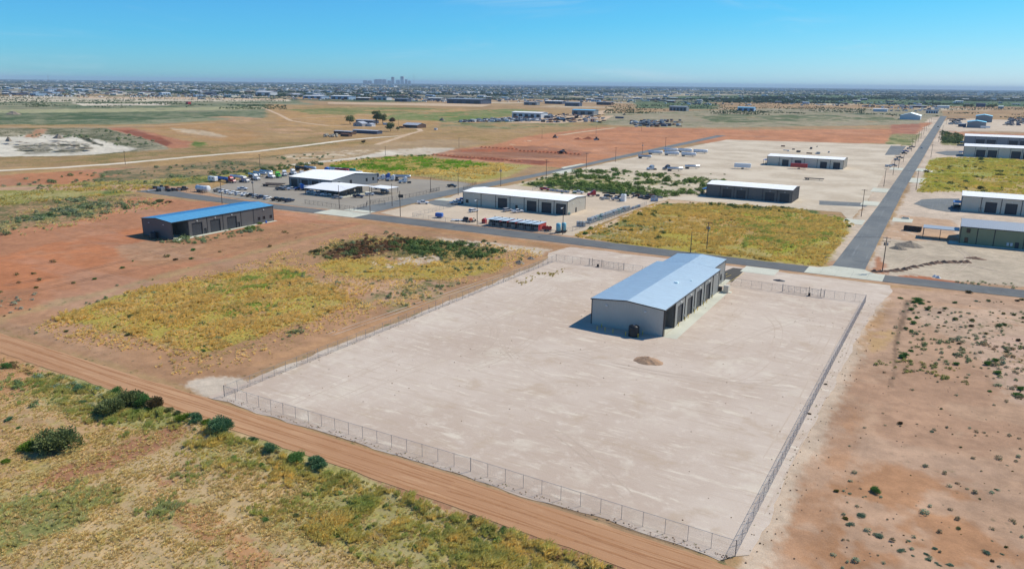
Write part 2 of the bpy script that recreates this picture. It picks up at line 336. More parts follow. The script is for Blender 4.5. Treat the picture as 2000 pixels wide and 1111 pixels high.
 ([(1440,1180),(1560,940),(1640,790),(1690,790),(1650,900),(1600,1100),(1590,1180)], (186, 140, 110), .0, None, 7, .6, 1.5),
 ([(1600,760),(1760,700),(2900,780),(2900,1000),(1900,900),(1620,850)], (182, 142, 118), .0, None, 8, .6, 3),
 ([(1570,1180),(1600,960),(1750,900),(1900,960),(2000,1100),(1900,1180)], (184, 134, 100), .0, None, 7, .55, 3),
 ([(1700,580),(1800,590),(2900,680),(2900,700),(1800,606),(1700,600)], (196, 156, 130), .0, None, 5, .9, 1),
 ([(1780,598),(2000,606),(2900,690),(2900,820),(1990,790),(1900,690),(1860,660),(1800,640)], (196, 164, 144), .25, (150,138,112), 3, .8, 2),
 ([(1900,650),(2900,740),(2900,860),(2000,790),(1940,720)], (200, 166, 150), .35, (166,140,108), 2.5, .7, 1.5),
 ([(1768,586),(1780,586),(1765,640),(1752,700),(1742,760),(1738,760),(1752,640)], (140, 112, 94), .1, (100,90,70), 3, .9, .6),
 ([(1690,580),(1740,582),(1700,640),(1640,790),(1560,960),(1480,1150),(1430,1150),(1500,960)], (208, 184, 166), .0, None, 6, 1, 1.6),
 ([(1735,590),(1750,592),(1720,640),(1680,700),(1690,640)], (188, 146, 108), .0, None, 5, .7, 1.5),
 ([(1700,650),(1745,640),(1740,680),(1700,690)], (194, 156, 112), .0, None, 5, .8, 1.5),
 # foreground pasture
 ([(-900,560),(0,690),(300,792),(700,920),(1250,1125),(1250,1500),(-900,1500)], (192,164,124), .42, (184,168,118), 2.2, 1, .5),
 ([(-100,690),(0,680),(130,730),(60,760),(0,790),(-100,800)], (184, 136, 99), .15, (140,130,96), 2.5, .8, 1),
 ([(60,735),(150,730),(340,800),(340,840),(240,850),(100,800)], (174, 162, 114), .55, (160,158,106), 2.5, .85, .8),
 ([(-100,850),(0,770),(60,800),(340,850),(300,880),(100,900),(-100,1000)], (192, 154, 114), .4, (182,162,104), 2, .8, .8),
 ([(60,955),(120,915),(230,868),(330,832),(372,836),(345,862),(240,910),(130,950)], (172, 120, 92), .08, (150,130,90), 2.5, .9, .8),
 ([(300,930),(360,905),(345,950),(300,975)], (176, 126, 93), .1, (150,130,90), 1.5, .6, .5),
 ([(330,970),(420,1000),(560,1100),(480,1120),(340,1020)], (184, 136, 97), .1, None, 1.8, .7, .6),
 ([(-100,1020),(0,985),(130,955),(235,950),(150,1030),(0,1085),(-100,1120)], (150, 146, 102), .75, (140,142,92), 2, .85, .8),
 ([(350,862),(560,860),(660,905),(820,975),(1000,1040),(1200,1120),(900,1140),(720,1090),(560,1040),(500,1010),(600,965),(520,925),(400,900)], (176, 164, 114), .55, (168,162,104), 2, .9, .8),
 ([(1000,1040),(1280,1130),(1280,1160),(1100,1160)], (176, 158, 92), .6, (176,160,84), 1.6, .8, .6),
 ([(690,918),(830,968),(1000,1028),(1250,1120),(1200,1125),(980,1040),(800,980)], (164, 118, 90), .2, (120,110,76), 1.6, .8, .5),
]
_ZC = []
for i, (P, c, vg, vc, ps, cover, wp) in enumerate(ZONES):
    Pw = W(P); xs = [p[0] for p in Pw]; ys = [p[1] for p in Pw]
    _ZC.append((Pw, (min(xs) - 3 * wp, max(xs) + 3 * wp, min(ys) - 3 * wp, max(ys) + 3 * wp), None if c is None else np.array(alb(soft(c))), vg, np.array(alb(vc or (150, 130, 90), 1.1)), ps, cover, wp, i))
def paint(x, y):
    n = x.size; base = np.empty((n, 3)); base[:] = alb((170, 140, 108)); veg = np.full(n, .3); vcol = np.empty((n, 3)); vcol[:] = alb((120, 122, 86))
    r = np.hypot(x, y)
    k = fbm(x, y, 45, 3); base *= (0.9 + 0.25 * k)[:, None]
    for Pw, bb, c, vg, vc, ps, cover, wp, i in _ZC:
        s = np.where((x > bb[0]) & (x < bb[1]) & (y > bb[2]) & (y < bb[3]))[0]
        if not len(s): continue
        xs, ys = x[s], y[s]
        wx = xs + wp * 2.4 * (fbm(xs, ys, wp * 5, 40 + i, 3) - .5) + wp * 1.0 * (vnoise(xs / (wp * .45), ys / (wp * .45), 80 + i) - .5)
        wy = ys + wp * 2.4 * (fbm(xs, ys, wp * 5, 60 + i, 3) - .5) + wp * 1.0 * (vnoise(xs / (wp * .45), ys / (wp * .45), 90 + i) - .5)
        e = wp * .55; q = sum(inpoly(wx + dx, wy + dy, Pw).astype(float) for dx, dy in ((e, e * .3), (-e, -e * .3), (e * .3, -e), (-e * .3, e), (0, 0))) / 5
        k_ = q > 0
        if not k_.any(): continue
        s = s[k_]; q = q[k_]; xs, ys = x[s], y[s]
        nz = fbm(xs, ys, ps, 120 + i, 4)
        if cover < 1: a = np.clip((cover * .62 + .19 - nz) / .10 + .5, 0, 1)
        else: a = np.ones(len(s))
        a = a * q
        br = 0.9 + 0.2 * fbm(xs, ys, ps * .7, 200 + i, 3)
        base[s] = base[s] * (1 - a)[:, None] + (c * br[:, None]) * a[:, None]
        v2 = np.clip(vg + (fbm(xs, ys, ps * 1.4, 160 + i, 3) - .5) * 1.1 * min(vg, 1) , 0, 1)
        veg[s] = veg[s] * (1 - a) + v2 * a; vcol[s] = vcol[s] * (1 - a)[:, None] + vc * a[:, None]
    # the soil is never one tone: pale crusts, darker damp or trodden ground, at every size
    k1 = fbm(x, y, 14, 881, 4); k2 = fbm(x * .6, y * 1.8, 30, 882, 4); k3 = fbm(x, y, 5, 883, 3)
    pale = np.clip((k2 - .56) / .12, 0, 1)[:, None] * .35
    base = base * (1 - pale) + (base * .55 + np.array([.30, .23, .18]) * .62) * pale
    base *= (1 + (k1 - .5) * .38 + (k3 - .5) * .16)[:, None]
    far = np.clip((r - 250) / 500, 0, 1); vf = np.clip((r - 900) / 1500, 0, 1)
    f1 = fbm(x, y, 24, 884, 4) - .5; f2 = fbm(x * .5, y, 110, 885, 4) - .5
    base *= (1 + far * f1 * .5 + vf * f2 * .6)[:, None]
    veg = np.clip(veg + far * f1 * .9 * np.clip(veg * 2, 0, 1) + vf * f2 * .7, 0, 1)
    return base, veg, vcol

ROUGH = [(W([(-900,560),(0,695),(300,800),(700,928),(1240,1125),(1250,1500),(-900,1500)]), .5, 5.0, 2.0),
         (W([(-50,642),(0,634),(715,446),(1060,492),(400,752)]), .35, 7.0, 3),
         (W([(1780,600),(2900,700),(2900,1400),(1620,1400),(1660,900)]), .22, 6.0, 3),
         (W([(1150,458),(1290,402),(1640,425),(1600,512),(1400,496)]), .4, 7.0, 3),
         (W([(650,318),(800,306),(1020,325),(930,350),(800,342)]), .5, 12.0, 4),
         (W([(845,300),(1060,266),(1320,258),(1320,278),(1100,322)]), .5, 14.0, 5),
         (W([(-700,440),(160,386),(330,396),(0,465)]), .5, 9.0, 4)]
def relief(x, y):
    z = np.full(x.size, -0.04)
    for P, a, sc, e in ROUGH:
        xx = [p[0] for p in P]; yy = [p[1] for p in P]
        s = np.where((x > min(xx)) & (x < max(xx)) & (y > min(yy)) & (y < max(yy)))[0]
        if not len(s): continue
        xs, ys = x[s], y[s]; q = np.zeros(len(s))
        for dx, dy in ((0, 0), (e, 0), (-e, 0), (0, e), (0, -e), (e / 2, e / 2), (-e / 2, -e / 2), (e / 2, -e / 2), (-e / 2, e / 2)): q += inpoly(xs + dx, ys + dy, P)
        z[s] += (q / 9) ** 2 * a * (fbm(xs, ys, sc, 300, 4) - .25)
    # bank along the south side of the dirt road
    k = np.exp(-((y - (78.3 + .7 * (fbm(x, y, 9, 5, 2) - .5))) / 0.9) ** 2) * (x < 5) * (x > -420); z += k * (.18 + .3 * fbm(x, y, 3, 9, 3))
    # quarry floor lies lower
    s = np.where((x < -500) & (x > -1500) & (y > 250) & (y < 620))[0]
    if len(s):
        P = W([(-700,262),(90,256),(190,266),(262,276),(275,290),(150,302),(-700,310)]); q = np.zeros(len(s))
        for dx in (-14, -7, 0, 7, 14):
            for dy in (-14, 0, 14): q += inpoly(x[s] + dx, y[s] + dy, P)
        q /= 15; z[s] += -3.0 * q * q * (3 - 2 * q) + q * 1.6 * (fbm(x[s], y[s], 14, 77, 4) - .4)
    # roads, yards and the ground under buildings stay level
    lvl_ = ((y > 79.6) & (y < 92)) | ((x > -122) & (x < -9) & (y > 88) & (y < 258)) | ((y > 252) & (y < 276) & (x > -395)) | ((x > -38) & (x < -15) & (y > 255)) | ((x > 0) & (y > 330))
    z = np.where(lvl_, np.minimum(z, -.035), z)
    return z

def make_ground():
    rr = np.concatenate([np.geomspace(26, 700, 560, endpoint=False), np.geomspace(700, 42000, 240)])
    azd = np.radians(np.concatenate([np.linspace(-78, 16, 900, endpoint=False), np.linspace(16, 282, 70, endpoint=False)]))
    A, Rr = np.meshgrid(azd, rr); x = (np.sin(A) * Rr).ravel(); y = (np.cos(A) * Rr).ravel()
    nr, na = len(rr), len(azd)
    x = np.append(x, 0.0); y = np.append(y, 0.0)
    base, veg, vcol = paint(x, y); z = relief(x, y)
    co = np.stack([x, y, z], 1).astype(np.float32)
    i = np.arange(nr - 1)[:, None] * na; j = np.arange(na)[None, :]; j2 = (j + 1) % na
    quads = np.stack([i + j, i + na + j, i + na + j2, i + j2], -1).reshape(-1, 4)
    # seen from above the winding runs counter-clockwise
    quads = quads[:, ::-1]
    tri = np.stack([np.full(na, nr * na), (np.arange(na) + 1) % na, np.arange(na)], 1)[:, ::1]
    tri = tri[:, ::-1]
    tri = np.stack([np.full(na, nr * na), (np.arange(na) + 1) % na, np.arange(na)], 1)
    me = bpy.data.meshes.new('ground'); me.vertices.add(len(co)); me.vertices.foreach_set('co', co.ravel())
    li = np.concatenate([quads.ravel(), tri.ravel()]); me.loops.add(len(li)); me.loops.foreach_set('vertex_index', li.astype(np.int32))
    nq, ntr = len(quads), len(tri); me.polygons.add(nq + ntr)
    st = np.concatenate([np.arange(nq) * 4, nq * 4 + np.arange(ntr) * 3]); me.polygons.foreach_set('loop_start', st.astype(np.int32))
    me.update(calc_edges=True); me.validate()
    def ca(name, c):
        a = me.attributes.new(name, 'FLOAT_COLOR', 'POINT'); a.data.foreach_set('color', np.concatenate([c, np.ones((len(c), 1))], 1).astype(np.float32).ravel())
    ca('soil', base); ca('growth', vcol)
    a = me.attributes.new('cover', 'FLOAT', 'POINT'); a.data.foreach_set('value', veg.astype(np.float32))
    me.polygons.foreach_set('use_smooth', np.ones(nq + ntr, bool))
    o = bpy.data.objects.new('ground', me); COL.objects.link(o); o['kind'] = 'structure'
    mt = bpy.data.materials.new('ground_soil'); mt.use_nodes = True; t = mt.node_tree; N = t.nodes.new; L = t.links.new
    b = t.nodes['Principled BSDF']; b.inputs['Roughness'].default_value = 0.95; b.inputs['Specular IOR Level'].default_value = 0.1
    def attr(n): q = N('ShaderNodeAttribute'); q.attribute_name = n; return q
    geo = N('ShaderNodeNewGeometry')
    def noise(sc, det, ro=.65, off=(0, 0, 0), st=(1, 1, 1)):
        mp = N('ShaderNodeMapping'); mp.inputs['Location'].default_value = off; mp.inputs['Scale'].default_value = st; L(geo.outputs['Position'], mp.inputs[0])
        n = N('ShaderNodeTexNoise'); n.inputs['Scale'].default_value = sc; n.inputs['Detail'].default_value = det; n.inputs['Roughness'].default_value = ro; L(mp.outputs[0], n.inputs[0]); return n.outputs[0]
    def mr(x, a, bb, c, d, sm=True):
        r = N('ShaderNodeMapRange'); L(x, r.inputs[0]); r.interpolation_type = 'SMOOTHSTEP' if sm else 'LINEAR'
        for i, vv in enumerate((a, bb, c, d)):
            if hasattr(vv, 'links'): L(vv, r.inputs[i + 1])
            else: r.inputs[i + 1].default_value = vv
        return r.outputs[0]
    def math2(op, a, bb):
        q = N('ShaderNodeMath'); q.operation = op
        for i, vv in enumerate((a, bb)):
            if hasattr(vv, 'links'): L(vv, q.inputs[i])
            else: q.inputs[i].default_value = vv
        return q.outputs[0]
    s1 = attr('soil'); g1 = attr('growth'); cv = attr('cover')
    n_a = noise(.55, 7, .7); n_b = noise(.055, 6, .7, (40, 3, 0)); 
    nn = math2('ADD', math2('MULTIPLY', n_a, .55), math2('MULTIPLY', n_b, .45))
    # share of ground hidden by growth: noise above a level set by cover
    lo = mr(cv.outputs['Fac'], 0, 1, .66, .34, False)
    mask = mr(math2('SUBTRACT', nn, lo), -.03, .05, 0, 1)
    soil = N('ShaderNodeVectorMath'); soil.operation = 'SCALE'; L(s1.outputs['Color'], soil.inputs[0])
    f = math2('MULTIPLY', mr(noise(.28, 8, .72, (9, 9, 0)), .3, .7, .84, 1.14), mr(noise(6, 3, .7, (2, 7, 0)), .3, .7, .90, 1.08)); L(f, soil.inputs['Scale'])
    gro = N('ShaderNodeVectorMath'); gro.operation = 'SCALE'; L(g1.outputs['Color'], gro.inputs[0])
    L(mr(noise(1.3, 6, .75, (21, 5, 0)), .3, .7, .62, 1.25), gro.inputs['Scale'])
    mx = N('ShaderNodeMix'); mx.data_type = 'RGBA'; L(mask, mx.inputs[0]); L(soil.outputs[0], mx.inputs[6]); L(gro.outputs[0], mx.inputs[7])
    # small dark weeds and stones scattered everywhere
    vo = N('ShaderNodeTexVoronoi'); vo.inputs['Scale'].default_value = .42; vo.inputs['Randomness'].default_value = 1; L(geo.outputs['Position'], vo.inputs[0])
    dots = math2('MULTIPLY', mr(vo.outputs['Distance'], .10, .20, 1, 0), mr(noise(.08, 3, .6, (70, 5, 0)), .48, .6, 0, 1))
    dots = math2('MULTIPLY', dots, mr(cv.outputs['Fac'], 0, .3, 0.0, .75))
    m2 = N('ShaderNodeMix'); m2.data_type = 'RGBA'; L(dots, m2.inputs[0]); L(mx.outputs[2], m2.inputs[6]); m2.inputs[7].default_value = (.075, .085, .045, 1)
    L(m2.outputs[2], b.inputs['Base Color'])
    bp = N('ShaderNodeBump'); bp.inputs['Strength'].default_value = .55; bp.inputs['Distance'].default_value = .25
    hh = math2('ADD', math2('MULTIPLY', noise(1.6, 8, .75), .6), math2('MULTIPLY', mask, .35)); L(hh, bp.inputs['Height']); L(bp.outputs[0], b.inputs['Normal'])
    me.materials.append(mt)
make_ground()

# ------------------------------------------------------------------ flat sheets: roads, yards, aprons
def sheet(name, pts, z, m, jit=0.0, step=1.5, smooth=0, seed=0):
    """one flat polygon; its edge is broken up by noise of jit metres"""
    P = []
    n = len(pts)
    for i in range(n):
        a = np.array(pts[i]); b = np.array(pts[(i + 1) % n]); k = max(1, int(np.linalg.norm(b - a) / step)) if jit else 1
        for q in range(k): P.append(a + (b - a) * q / k)
    P = np.array(P)
    if jit:
        P[:, 0] += jit * 2 * (fbm(P[:, 0], P[:, 1], 6, 500 + seed, 3) - .5); P[:, 1] += jit * 2 * (fbm(P[:, 0], P[:, 1], 6, 520 + seed, 3) - .5)
    from mathutils.geometry import tessellate_polygon
    vs = [Vector((p[0], p[1], 0)) for p in P]
    tri = tessellate_polygon([vs])
    me = bpy.data.meshes.new(name); V = [(p[0], p[1], z) for p in P]; F = []
    for t in tri:
        a, b, c = (V[k] for k in t)
        cr = (b[0] - a[0]) * (c[1] - a[1]) - (b[1] - a[1]) * (c[0] - a[0])
        if abs(cr) > 1e-7: F.append(t if cr > 0 else t[::-1])
    me.from_pydata(V, [], F); me.materials.append(m); me.update()
    o = bpy.data.objects.new(name, me); COL.objects.link(o); o['kind'] = 'structure'; return o
def ribbon(name, line, w, z, m, jit=0.0, seed=0):
    L_ = [np.array(p, float) for p in line]; a, b = [], []
    for i, p in enumerate(L_):
        d = (L_[min(i + 1, len(L_) - 1)] - L_[max(i - 1, 0)]); d = d / np.linalg.norm(d); nrm = np.array([-d[1], d[0]])
        ww = w[i] if isinstance(w, (list, tuple)) else w
        a.append(p + nrm * ww / 2); b.append(p - nrm * ww / 2)
    return sheet(name, [tuple(q) for q in a + b[::-1]], z, m, jit, seed=seed, step=2.5)

asph = lambda n, c, c2, rz=0: sheet_mat(n, alb(c), alb(c2), alb(tuple(k + 14 for k in c)), .06, .5, (1, 1, 1), 0, .10, [((.25, 3.2, 1) if not rz else (3.2, .12, 1), 0, .8, alb(tuple(k + 26 for k in c)), .35), ((.6, .6, 1), 0, .6, alb(tuple(k - 14 for k in c)), .12)], bump=.1)
M_asph = asph('asphalt', (104, 108, 116), (112, 116, 122))
M_asph2 = asph('worn_asphalt', (112, 118, 127), (124, 129, 136), 1)
M_asph3 = asph('fresh_asphalt', (84, 82, 82), (92, 90, 90))
M_conc = sheet_mat('concrete_paving', alb((210, 212, 206)), alb((198, 200, 194)), alb((216, 217, 211)), .1, .6, fine=.06, bump=.05)
M_cal = sheet_mat('caliche', alb((207, 193, 187)), alb((194, 177, 169)), alb((216, 204, 199)), .028, .35, (1, 1, 1), .5, .07,
                  [((.5, 2.6, 1), 1.05, .75, alb((224, 214, 206)), .22), ((.18, 2.5, 1), -.35, .4, alb((186, 168, 155)), .30), ((1, 1, 1), 0, .6, alb((188, 169, 155)), .10), ((1.0, 1.0, 1), 0, .5, alb((222, 213, 205)), .06), ((.12, 1.4, 1), .95, .5, alb((183, 165, 152)), .8)], bump=.3)
M_cal2 = sheet_mat('yard_caliche', alb((208, 192, 178)), alb((196, 180, 166)), alb((218, 206, 194)), .04, .4, fine=.07, bump=.2)
M_white = sheet_mat('white_caliche', alb((212, 200, 188)), alb((192, 178, 164)), alb((220, 210, 199)), .03, .3, fine=.06, bump=.2)
M_grav = sheet_mat('grey_gravel', alb((160, 154, 149)), alb((150, 144, 140)), alb((170, 163, 156)), .03, .3, (1, 1, 1), 0, .08, [((.3, 1.5, 1), .4, .5, alb((176, 164, 150)), .12)], bump=.2)
M_dirt = sheet_mat('road_dirt', alb((190, 150, 121)), alb((181, 139, 110)), alb((203, 165, 135)), .05, .4, (.25, 1.6, 1), -.03, .07,
                   [((.05, 4.0, 1), 0.0, .75, alb((168, 122, 90)), .55), ((.06, 6.0, 1), 0.0, .6, alb((210, 168, 134)), .5), ((.04, 9.0, 1), 0.0, .55, alb((146, 104, 78)), .45)], bump=.35)
M_track = sheet_mat('track_dirt', alb((206, 182, 160)), alb((196, 168, 142)), alb((214, 194, 174)), .05, .3, fine=.06)
M_wroad = sheet_mat('white_gravel_track', alb((226, 216, 206)), alb((214, 204, 192)), alb((232, 224, 216)), .05, .3, fine=.06)

top_ = [(-389,262),(-386,268),(-378,270),(-361,266.5),(-329,265.2),(-295,265),(-262,266.3),(-256,269),(-254,274),(-252,283)]
# yards
sheet('caliche_yard', [(-120.5,88.6),(-60,89.0),(-19,89.0),(-16.2,92),(-15.6,150),(-14,215),(-11,250),(-12,258.2),(-60,256.6),(-100,255.2),(-122,254.8),(-124,240),(-119,228),(-118.6,200),(-119,150),(-120,110)], .012, M_cal, 1.0, 2.0)
sheet('truck_yard', W([(396,374),(440,360),(478,347),(548,338),(640,332),(720,338),(800,349),(905,356),(922,360),(892,371),(800,388.5),(742,400),(716,411),(690,413),(600,405),(520,395.5),(440,384)]), .016, M_grav, .6, 3, seed=3)
sheet('workshop_yard', W([(742,416),(800,401),(880,385),(905,374),(1000,362),(1060,367),(1160,374),(1290,384),(1310,388),(1262,402),(1190,430),(1118,461),(1070,455),(950,442),(850,431),(770,422)]), .012, M_cal2, .8, 3, seed=4)
sheet('tanker_yard', W([(1110,335),(1200,315),(1330,290),(1420,273),(1760,283),(1740,318),(1712,366),(1690,398),(1660,432),(1640,414),(1500,404),(1400,396),(1310,390),(1300,384),(1420,352),(1330,341),(1200,331)]), .008, M_white, 1.0, 4, seed=5)
sheet('dirt_track', W([(1118,464),(1195,432),(1262,404),(1300,391),(1420,396),(1420,400),(1292,397),(1262,410),(1200,436),(1140,466)]), .02, M_track, .5, 2, seed=9)
# roads
sheet('dirt_road', [(-700,79),(-400,80.2),(-180,80.6),(-120,81.2),(-75,81.2),(-30,80.3),(40,80),(200,80),(200,86.5),(40,87.2),(-34,87.8),(-60,88.4),(-105,88.0),(-163,87.9),(-260,87.3),(-400,87),(-700,87)], .02, M_dirt, .55, 1.5, seed=7)
main_top = [(-378,269.5),(-361,266.0),(-329,265.0),(-295,264.7),(-256.6,266.2),(-245,269),(-231,270),(-212,270.6),(-177,271),(-140,271.4),(-110,270.8),(-83,270.4),(-61,270.6),(-38,270.9),(-15,271.6),(24,274),(200,282)]
main_bot = [(-390,255),(-344,253.4),(-315,253.9),(-284,254.9),(-255,256.6),(-231,257.8),(-194,258.0),(-162,258.3),(-133,259.2),(-106,259.3),(-85,259.4),(-59,260.2),(-38,260.6),(-15,261.4),(24,263.4),(200,272)]
sheet('main_road', [(-389,264)] + main_top + main_bot[::-1], .03, M_asph, .28, 1.5)
sheet('side_road', [(-252,271.2),(-250.5,300),(-251,373),(-248.5,450),(-249,520),(-252.6,610),(-257,790),(-262,960),(-250.5,960),(-246,756),(-243.4,589),(-241,494),(-239,408),(-238.5,340),(-236,290),(-235.5,271.2)], .034, M_asph2, .1, 4, seed=2)
sheet('long_road', [(-31.6,276.5),(-31.5,330),(-31.4,441),(-33,692),(-36,1200),(-41,1960),(-28.4,1960),(-26,1200),(-24.7,848),(-23.9,513),(-22,335),(-21.2,276.5)], .034, M_asph2, .1, 6, seed=6)
sheet('crossing_road', [(-240,1962),(40,1962),(40,1976),(-240,1976)], .03, M_asph2)
# concrete valleys at the two junctions
def slabs(name, polys, z=.042):
    root = empty(name, (0, 0, 0)); root['kind'] = 'structure'
    for P in polys:
        P = [np.array(p) for p in P]
        mb = MB(); mb.prism([(0, 0)], 0, 0) if False else None
        n = len(P); vs = [(p[0], p[1], z) for p in P] + [(p[0], p[1], 0.0) for p in P]
        mb.add(vs, [tuple(range(n))] + [(i, i + n, (i + 1) % n + n, (i + 1) % n) for i in range(n)])
        mb.build('slab', M_conc, root)
def gridslabs(x0, x1, y0, y1, nx, ny, g=.04, skew=0.0):
    o = []
    for i in range(nx):
        for j in range(ny):
            a, b = x0 + (x1 - x0) * i / nx + g / 2, x0 + (x1 - x0) * (i + 1) / nx - g / 2
            c, d = y0 + (y1 - y0) * j / ny + g / 2, y0 + (y1 - y0) * (j + 1) / ny - g / 2
            o.append([(a, c + skew * (a - x0)), (b, c + skew * (b - x0)), (b, d + skew * (b - x0)), (a, d + skew * (a - x0))])
    return o
S = gridslabs(-38.4, -14.6, 260.75, 271.3, 5, 2, skew=.03)
S += [[(-35.5, 271.35), (-31.7, 271.45), (-31.7, 276.4), (-33, 274)], [(-31.65, 271.5), (-26.6, 271.6), (-26.6, 276.4), (-31.65, 276.4)], [(-26.55, 271.6), (-21.3, 271.8), (-21.3, 276.4), (-26.55, 276.4)], [(-21.25, 271.8), (-17.6, 271.95), (-19.5, 273.6), (-21.25, 276.2)]]
slabs('junction_slabs', S)
S = gridslabs(-258, -234, 257.0, 269.4, 4, 2, skew=.03) + [[(-252, 270.8), (-236, 271.0), (-236, 276), (-251.9, 276)]]
slabs('junction_slabs', S)
for P in ([(-235.6,322),(-228,323),(-228,331),(-235.4,331)], [(-252.5,506),(-247.5,500),(-247.5,540),(-252,540)], [(-241.9,470),(-233,470),(-233,500),(-242,500)],
          [(-21.2,388),(-13,389),(-13,400),(-21.6,400)], [(-41,370),(-32,370),(-32,384),(-41,384)],
          [(-40,435),(-31.6,435),(-31.6,452),(-40,452)], [(-41,495),(-32,495),(-32,516),(-41,516)], [(-24,560),(-14,560),(-14,590),(-24,590)],
          [(-24.2,640),(-13,640),(-13,664),(-24.2,664)], [(-42,640),(-33,640),(-33,660),(-42,660)], [(-46,250.5),(-57,250.5),(-57,259.6),(-46,259.8)]):
    sheet('driveway_apron', P[::-1] if False else P, .046, M_conc)
sheet('parking_pad', W([(1415,530),(1432,523),(1456,526),(1430,551),(1412,549)]), .03, M_asph3, .1)
sheet('parking_pad', [(-222,322.5),(-234,322.8),(-235,318),(-231,311),(-224,307.5),(-214.6,306.5),(-214.6,322)], .03, M_asph2, .2, seed=12)
sheet('parking_pad', W([(1785,398),(1800,390),(1828,388),(1874,388),(1874,415),(1850,414),(1815,408)]), .03, M_asph2, .2, seed=13)
sheet('parking_pad', W([(1826,298),(1850,295),(1880,295),(1880,304),(1850,304),(1832,300)]), .03, M_asph2, .3, seed=14)
sheet('parking_pad', W([(1728,303),(1740,285),(1770,286),(1756,303)]), .03, M_asph2, .3, seed=15)
sheet('parking_pad', W([(1600,392),(1680,396),(1700,399),(1690,404),(1600,400)]), .03, M_asph2, .3, seed=16)
# tracks
ribbon('gravel_track', W([(-500,352),(-60,337),(0,333.5),(120,327.5),(240,319),(380,306),(500,296),(600,284),(680,273.5),(740,268.5),(778,266)]), [9, 9, 9, 9, 9, 9, 9, 9, 10, 9, 5], .03, M_wroad, 1.2, seed=21)
ribbon('dirt_track', W([(778,266),(800,262),(822,256),(818,252),(790,249),(720,248),(640,246),(600,241),(568,236),(545,224),(515,211),(490,208)]), 7, .034, M_track, 1.2, seed=22)
ribbon('dirt_track', W([(560,233),(640,228),(760,222),(880,216),(1000,212)]), 6, .026, M_track, 1.5, seed=23)
ribbon('dirt_track', W([(735,283),(770,272),(800,262)]), 7, .022, M_track, 1.2, seed=24)
ribbon('dirt_track', W([(1000,283),(1045,272),(1130,259),(1200,250)]), 7, .022, M_track, 1.2, seed=25)
ribbon('dirt_track', W([(-300,246),(0,248),(200,248),(300,246),(420,240)]), 6, .022, M_track, 1.5, seed=27)
for P in ([(985,240),(1075,232),(1200,226),(1180,236),(1090,241)], [(1020,232),(1180,216),(1210,218),(1100,236)], [(640,200),(900,203),(960,205),(940,209),(640,203)], [(1800,250),(1850,235),(1900,232),(2100,240),(2100,258),(1850,254)], [(150,188),(560,193),(560,196),(150,192)]):
    sheet('gravel_yard', W(P), .02, M_track if P[0][0] != 1800 else M_cal2, 4, 12, seed=31)

# wheel marks pressed into the loose surfaces
def tracks(line, m, w=.38, gauge=1.9, z=.016, seed=0):
    P = [np.array(p, float) for p in line]; Q = []
    for i in range(len(P) - 1):
        p0, p1, p2, p3 = P[max(i - 1, 0)], P[i], P[i + 1], P[min(i + 2, len(P) - 1)]
        for k in range(8): t = k / 8; Q.append(.5 * (2 * p1 + (p2 - p0) * t + (2 * p0 - 5 * p1 + 4 * p2 - p3) * t * t + (3 * p1 - p0 - 3 * p2 + p3) * t ** 3))
    Q.append(P[-1]); root = MBX()
    for g in ((-gauge / 2, gauge / 2) if gauge else (0,)):
        a, b = [], []
        for i, p in enumerate(Q):
            d = Q[min(i + 1, len(Q) - 1)] - Q[max(i - 1, 0)]; d = d / (np.linalg.norm(d) + 1e-9); nr = np.array([-d[1], d[0]]); ww = w * (.35 + .9 * float(vnoise(np.array([p[0] / 2.2]), np.array([p[1] / 2.2]), seed)[0]))
            if i in (0, len(Q) - 1): ww = .02
            a.append(p + nr * (g + ww / 2)); b.append(p + nr * (g - ww / 2))
        n = len(a); root.add([(q[0], q[1], z) for q in b + a], [(i, i + 1, n + i + 1, n + i) for i in range(n - 1)])
    return root.build('wheel_marks', m)
class MBX(MB):
    def build(s, name, m): o = MB.build(s, name, m); o['kind'] = 'structure'; return o
M_mk = sheet_mat('wheel_mark_soil', alb((197, 181, 172)), alb((204, 189, 181)), alb((188, 172, 162)), .2, 1.2, fine=.1)
M_mk3 = sheet_mat('faint_wheel_mark_soil', alb((191, 175, 166)), alb((199, 184, 176)), alb((183, 166, 156)), .2, 1.2, fine=.1)
M_mk2 = sheet_mat('rut_soil', alb((166, 122, 92)), alb((176, 132, 100)), alb((152, 110, 84)), .2, 1.2, fine=.14)
for i, L in enumerate([[(1560,560),(1600,590),(1620,620),(1612,660),(1580,700),(1520,740),(1460,760)], [(1010,700),(985,672),(990,640),(1020,612),(1080,590),(1140,580)], [(1045,720),(1000,700),(975,665),(985,630),(1030,600),(1090,575)], [(985,640),(1000,690),(1060,740),(1180,750),(1280,740)],
                       [(1240,690),(1320,670),(1400,640),(1440,610),(1460,590)], [(1480,600),(1520,640),(1500,700),(1440,740),(1340,750)], [(960,620),(1060,560),(1140,530),(1160,525)], [(1000,560),(1080,540),(1160,528),(1180,520)], [(1640,640),(1600,720),(1560,800),(1500,900)], [(1670,620),(1640,700),(1590,800),(1530,910),(1480,1000)],
                       [(1440,560),(1480,550),(1540,560),(1570,575)], [(1170,505),(1120,512),(1040,560),(960,590)], [(620,800),(760,740),(900,690),(1000,660)], [(560,790),(700,730),(860,660),(980,600),(1080,550)]]): tracks(W(L), M_mk, .3, 1.9, .0145 + .0004 * i, i)
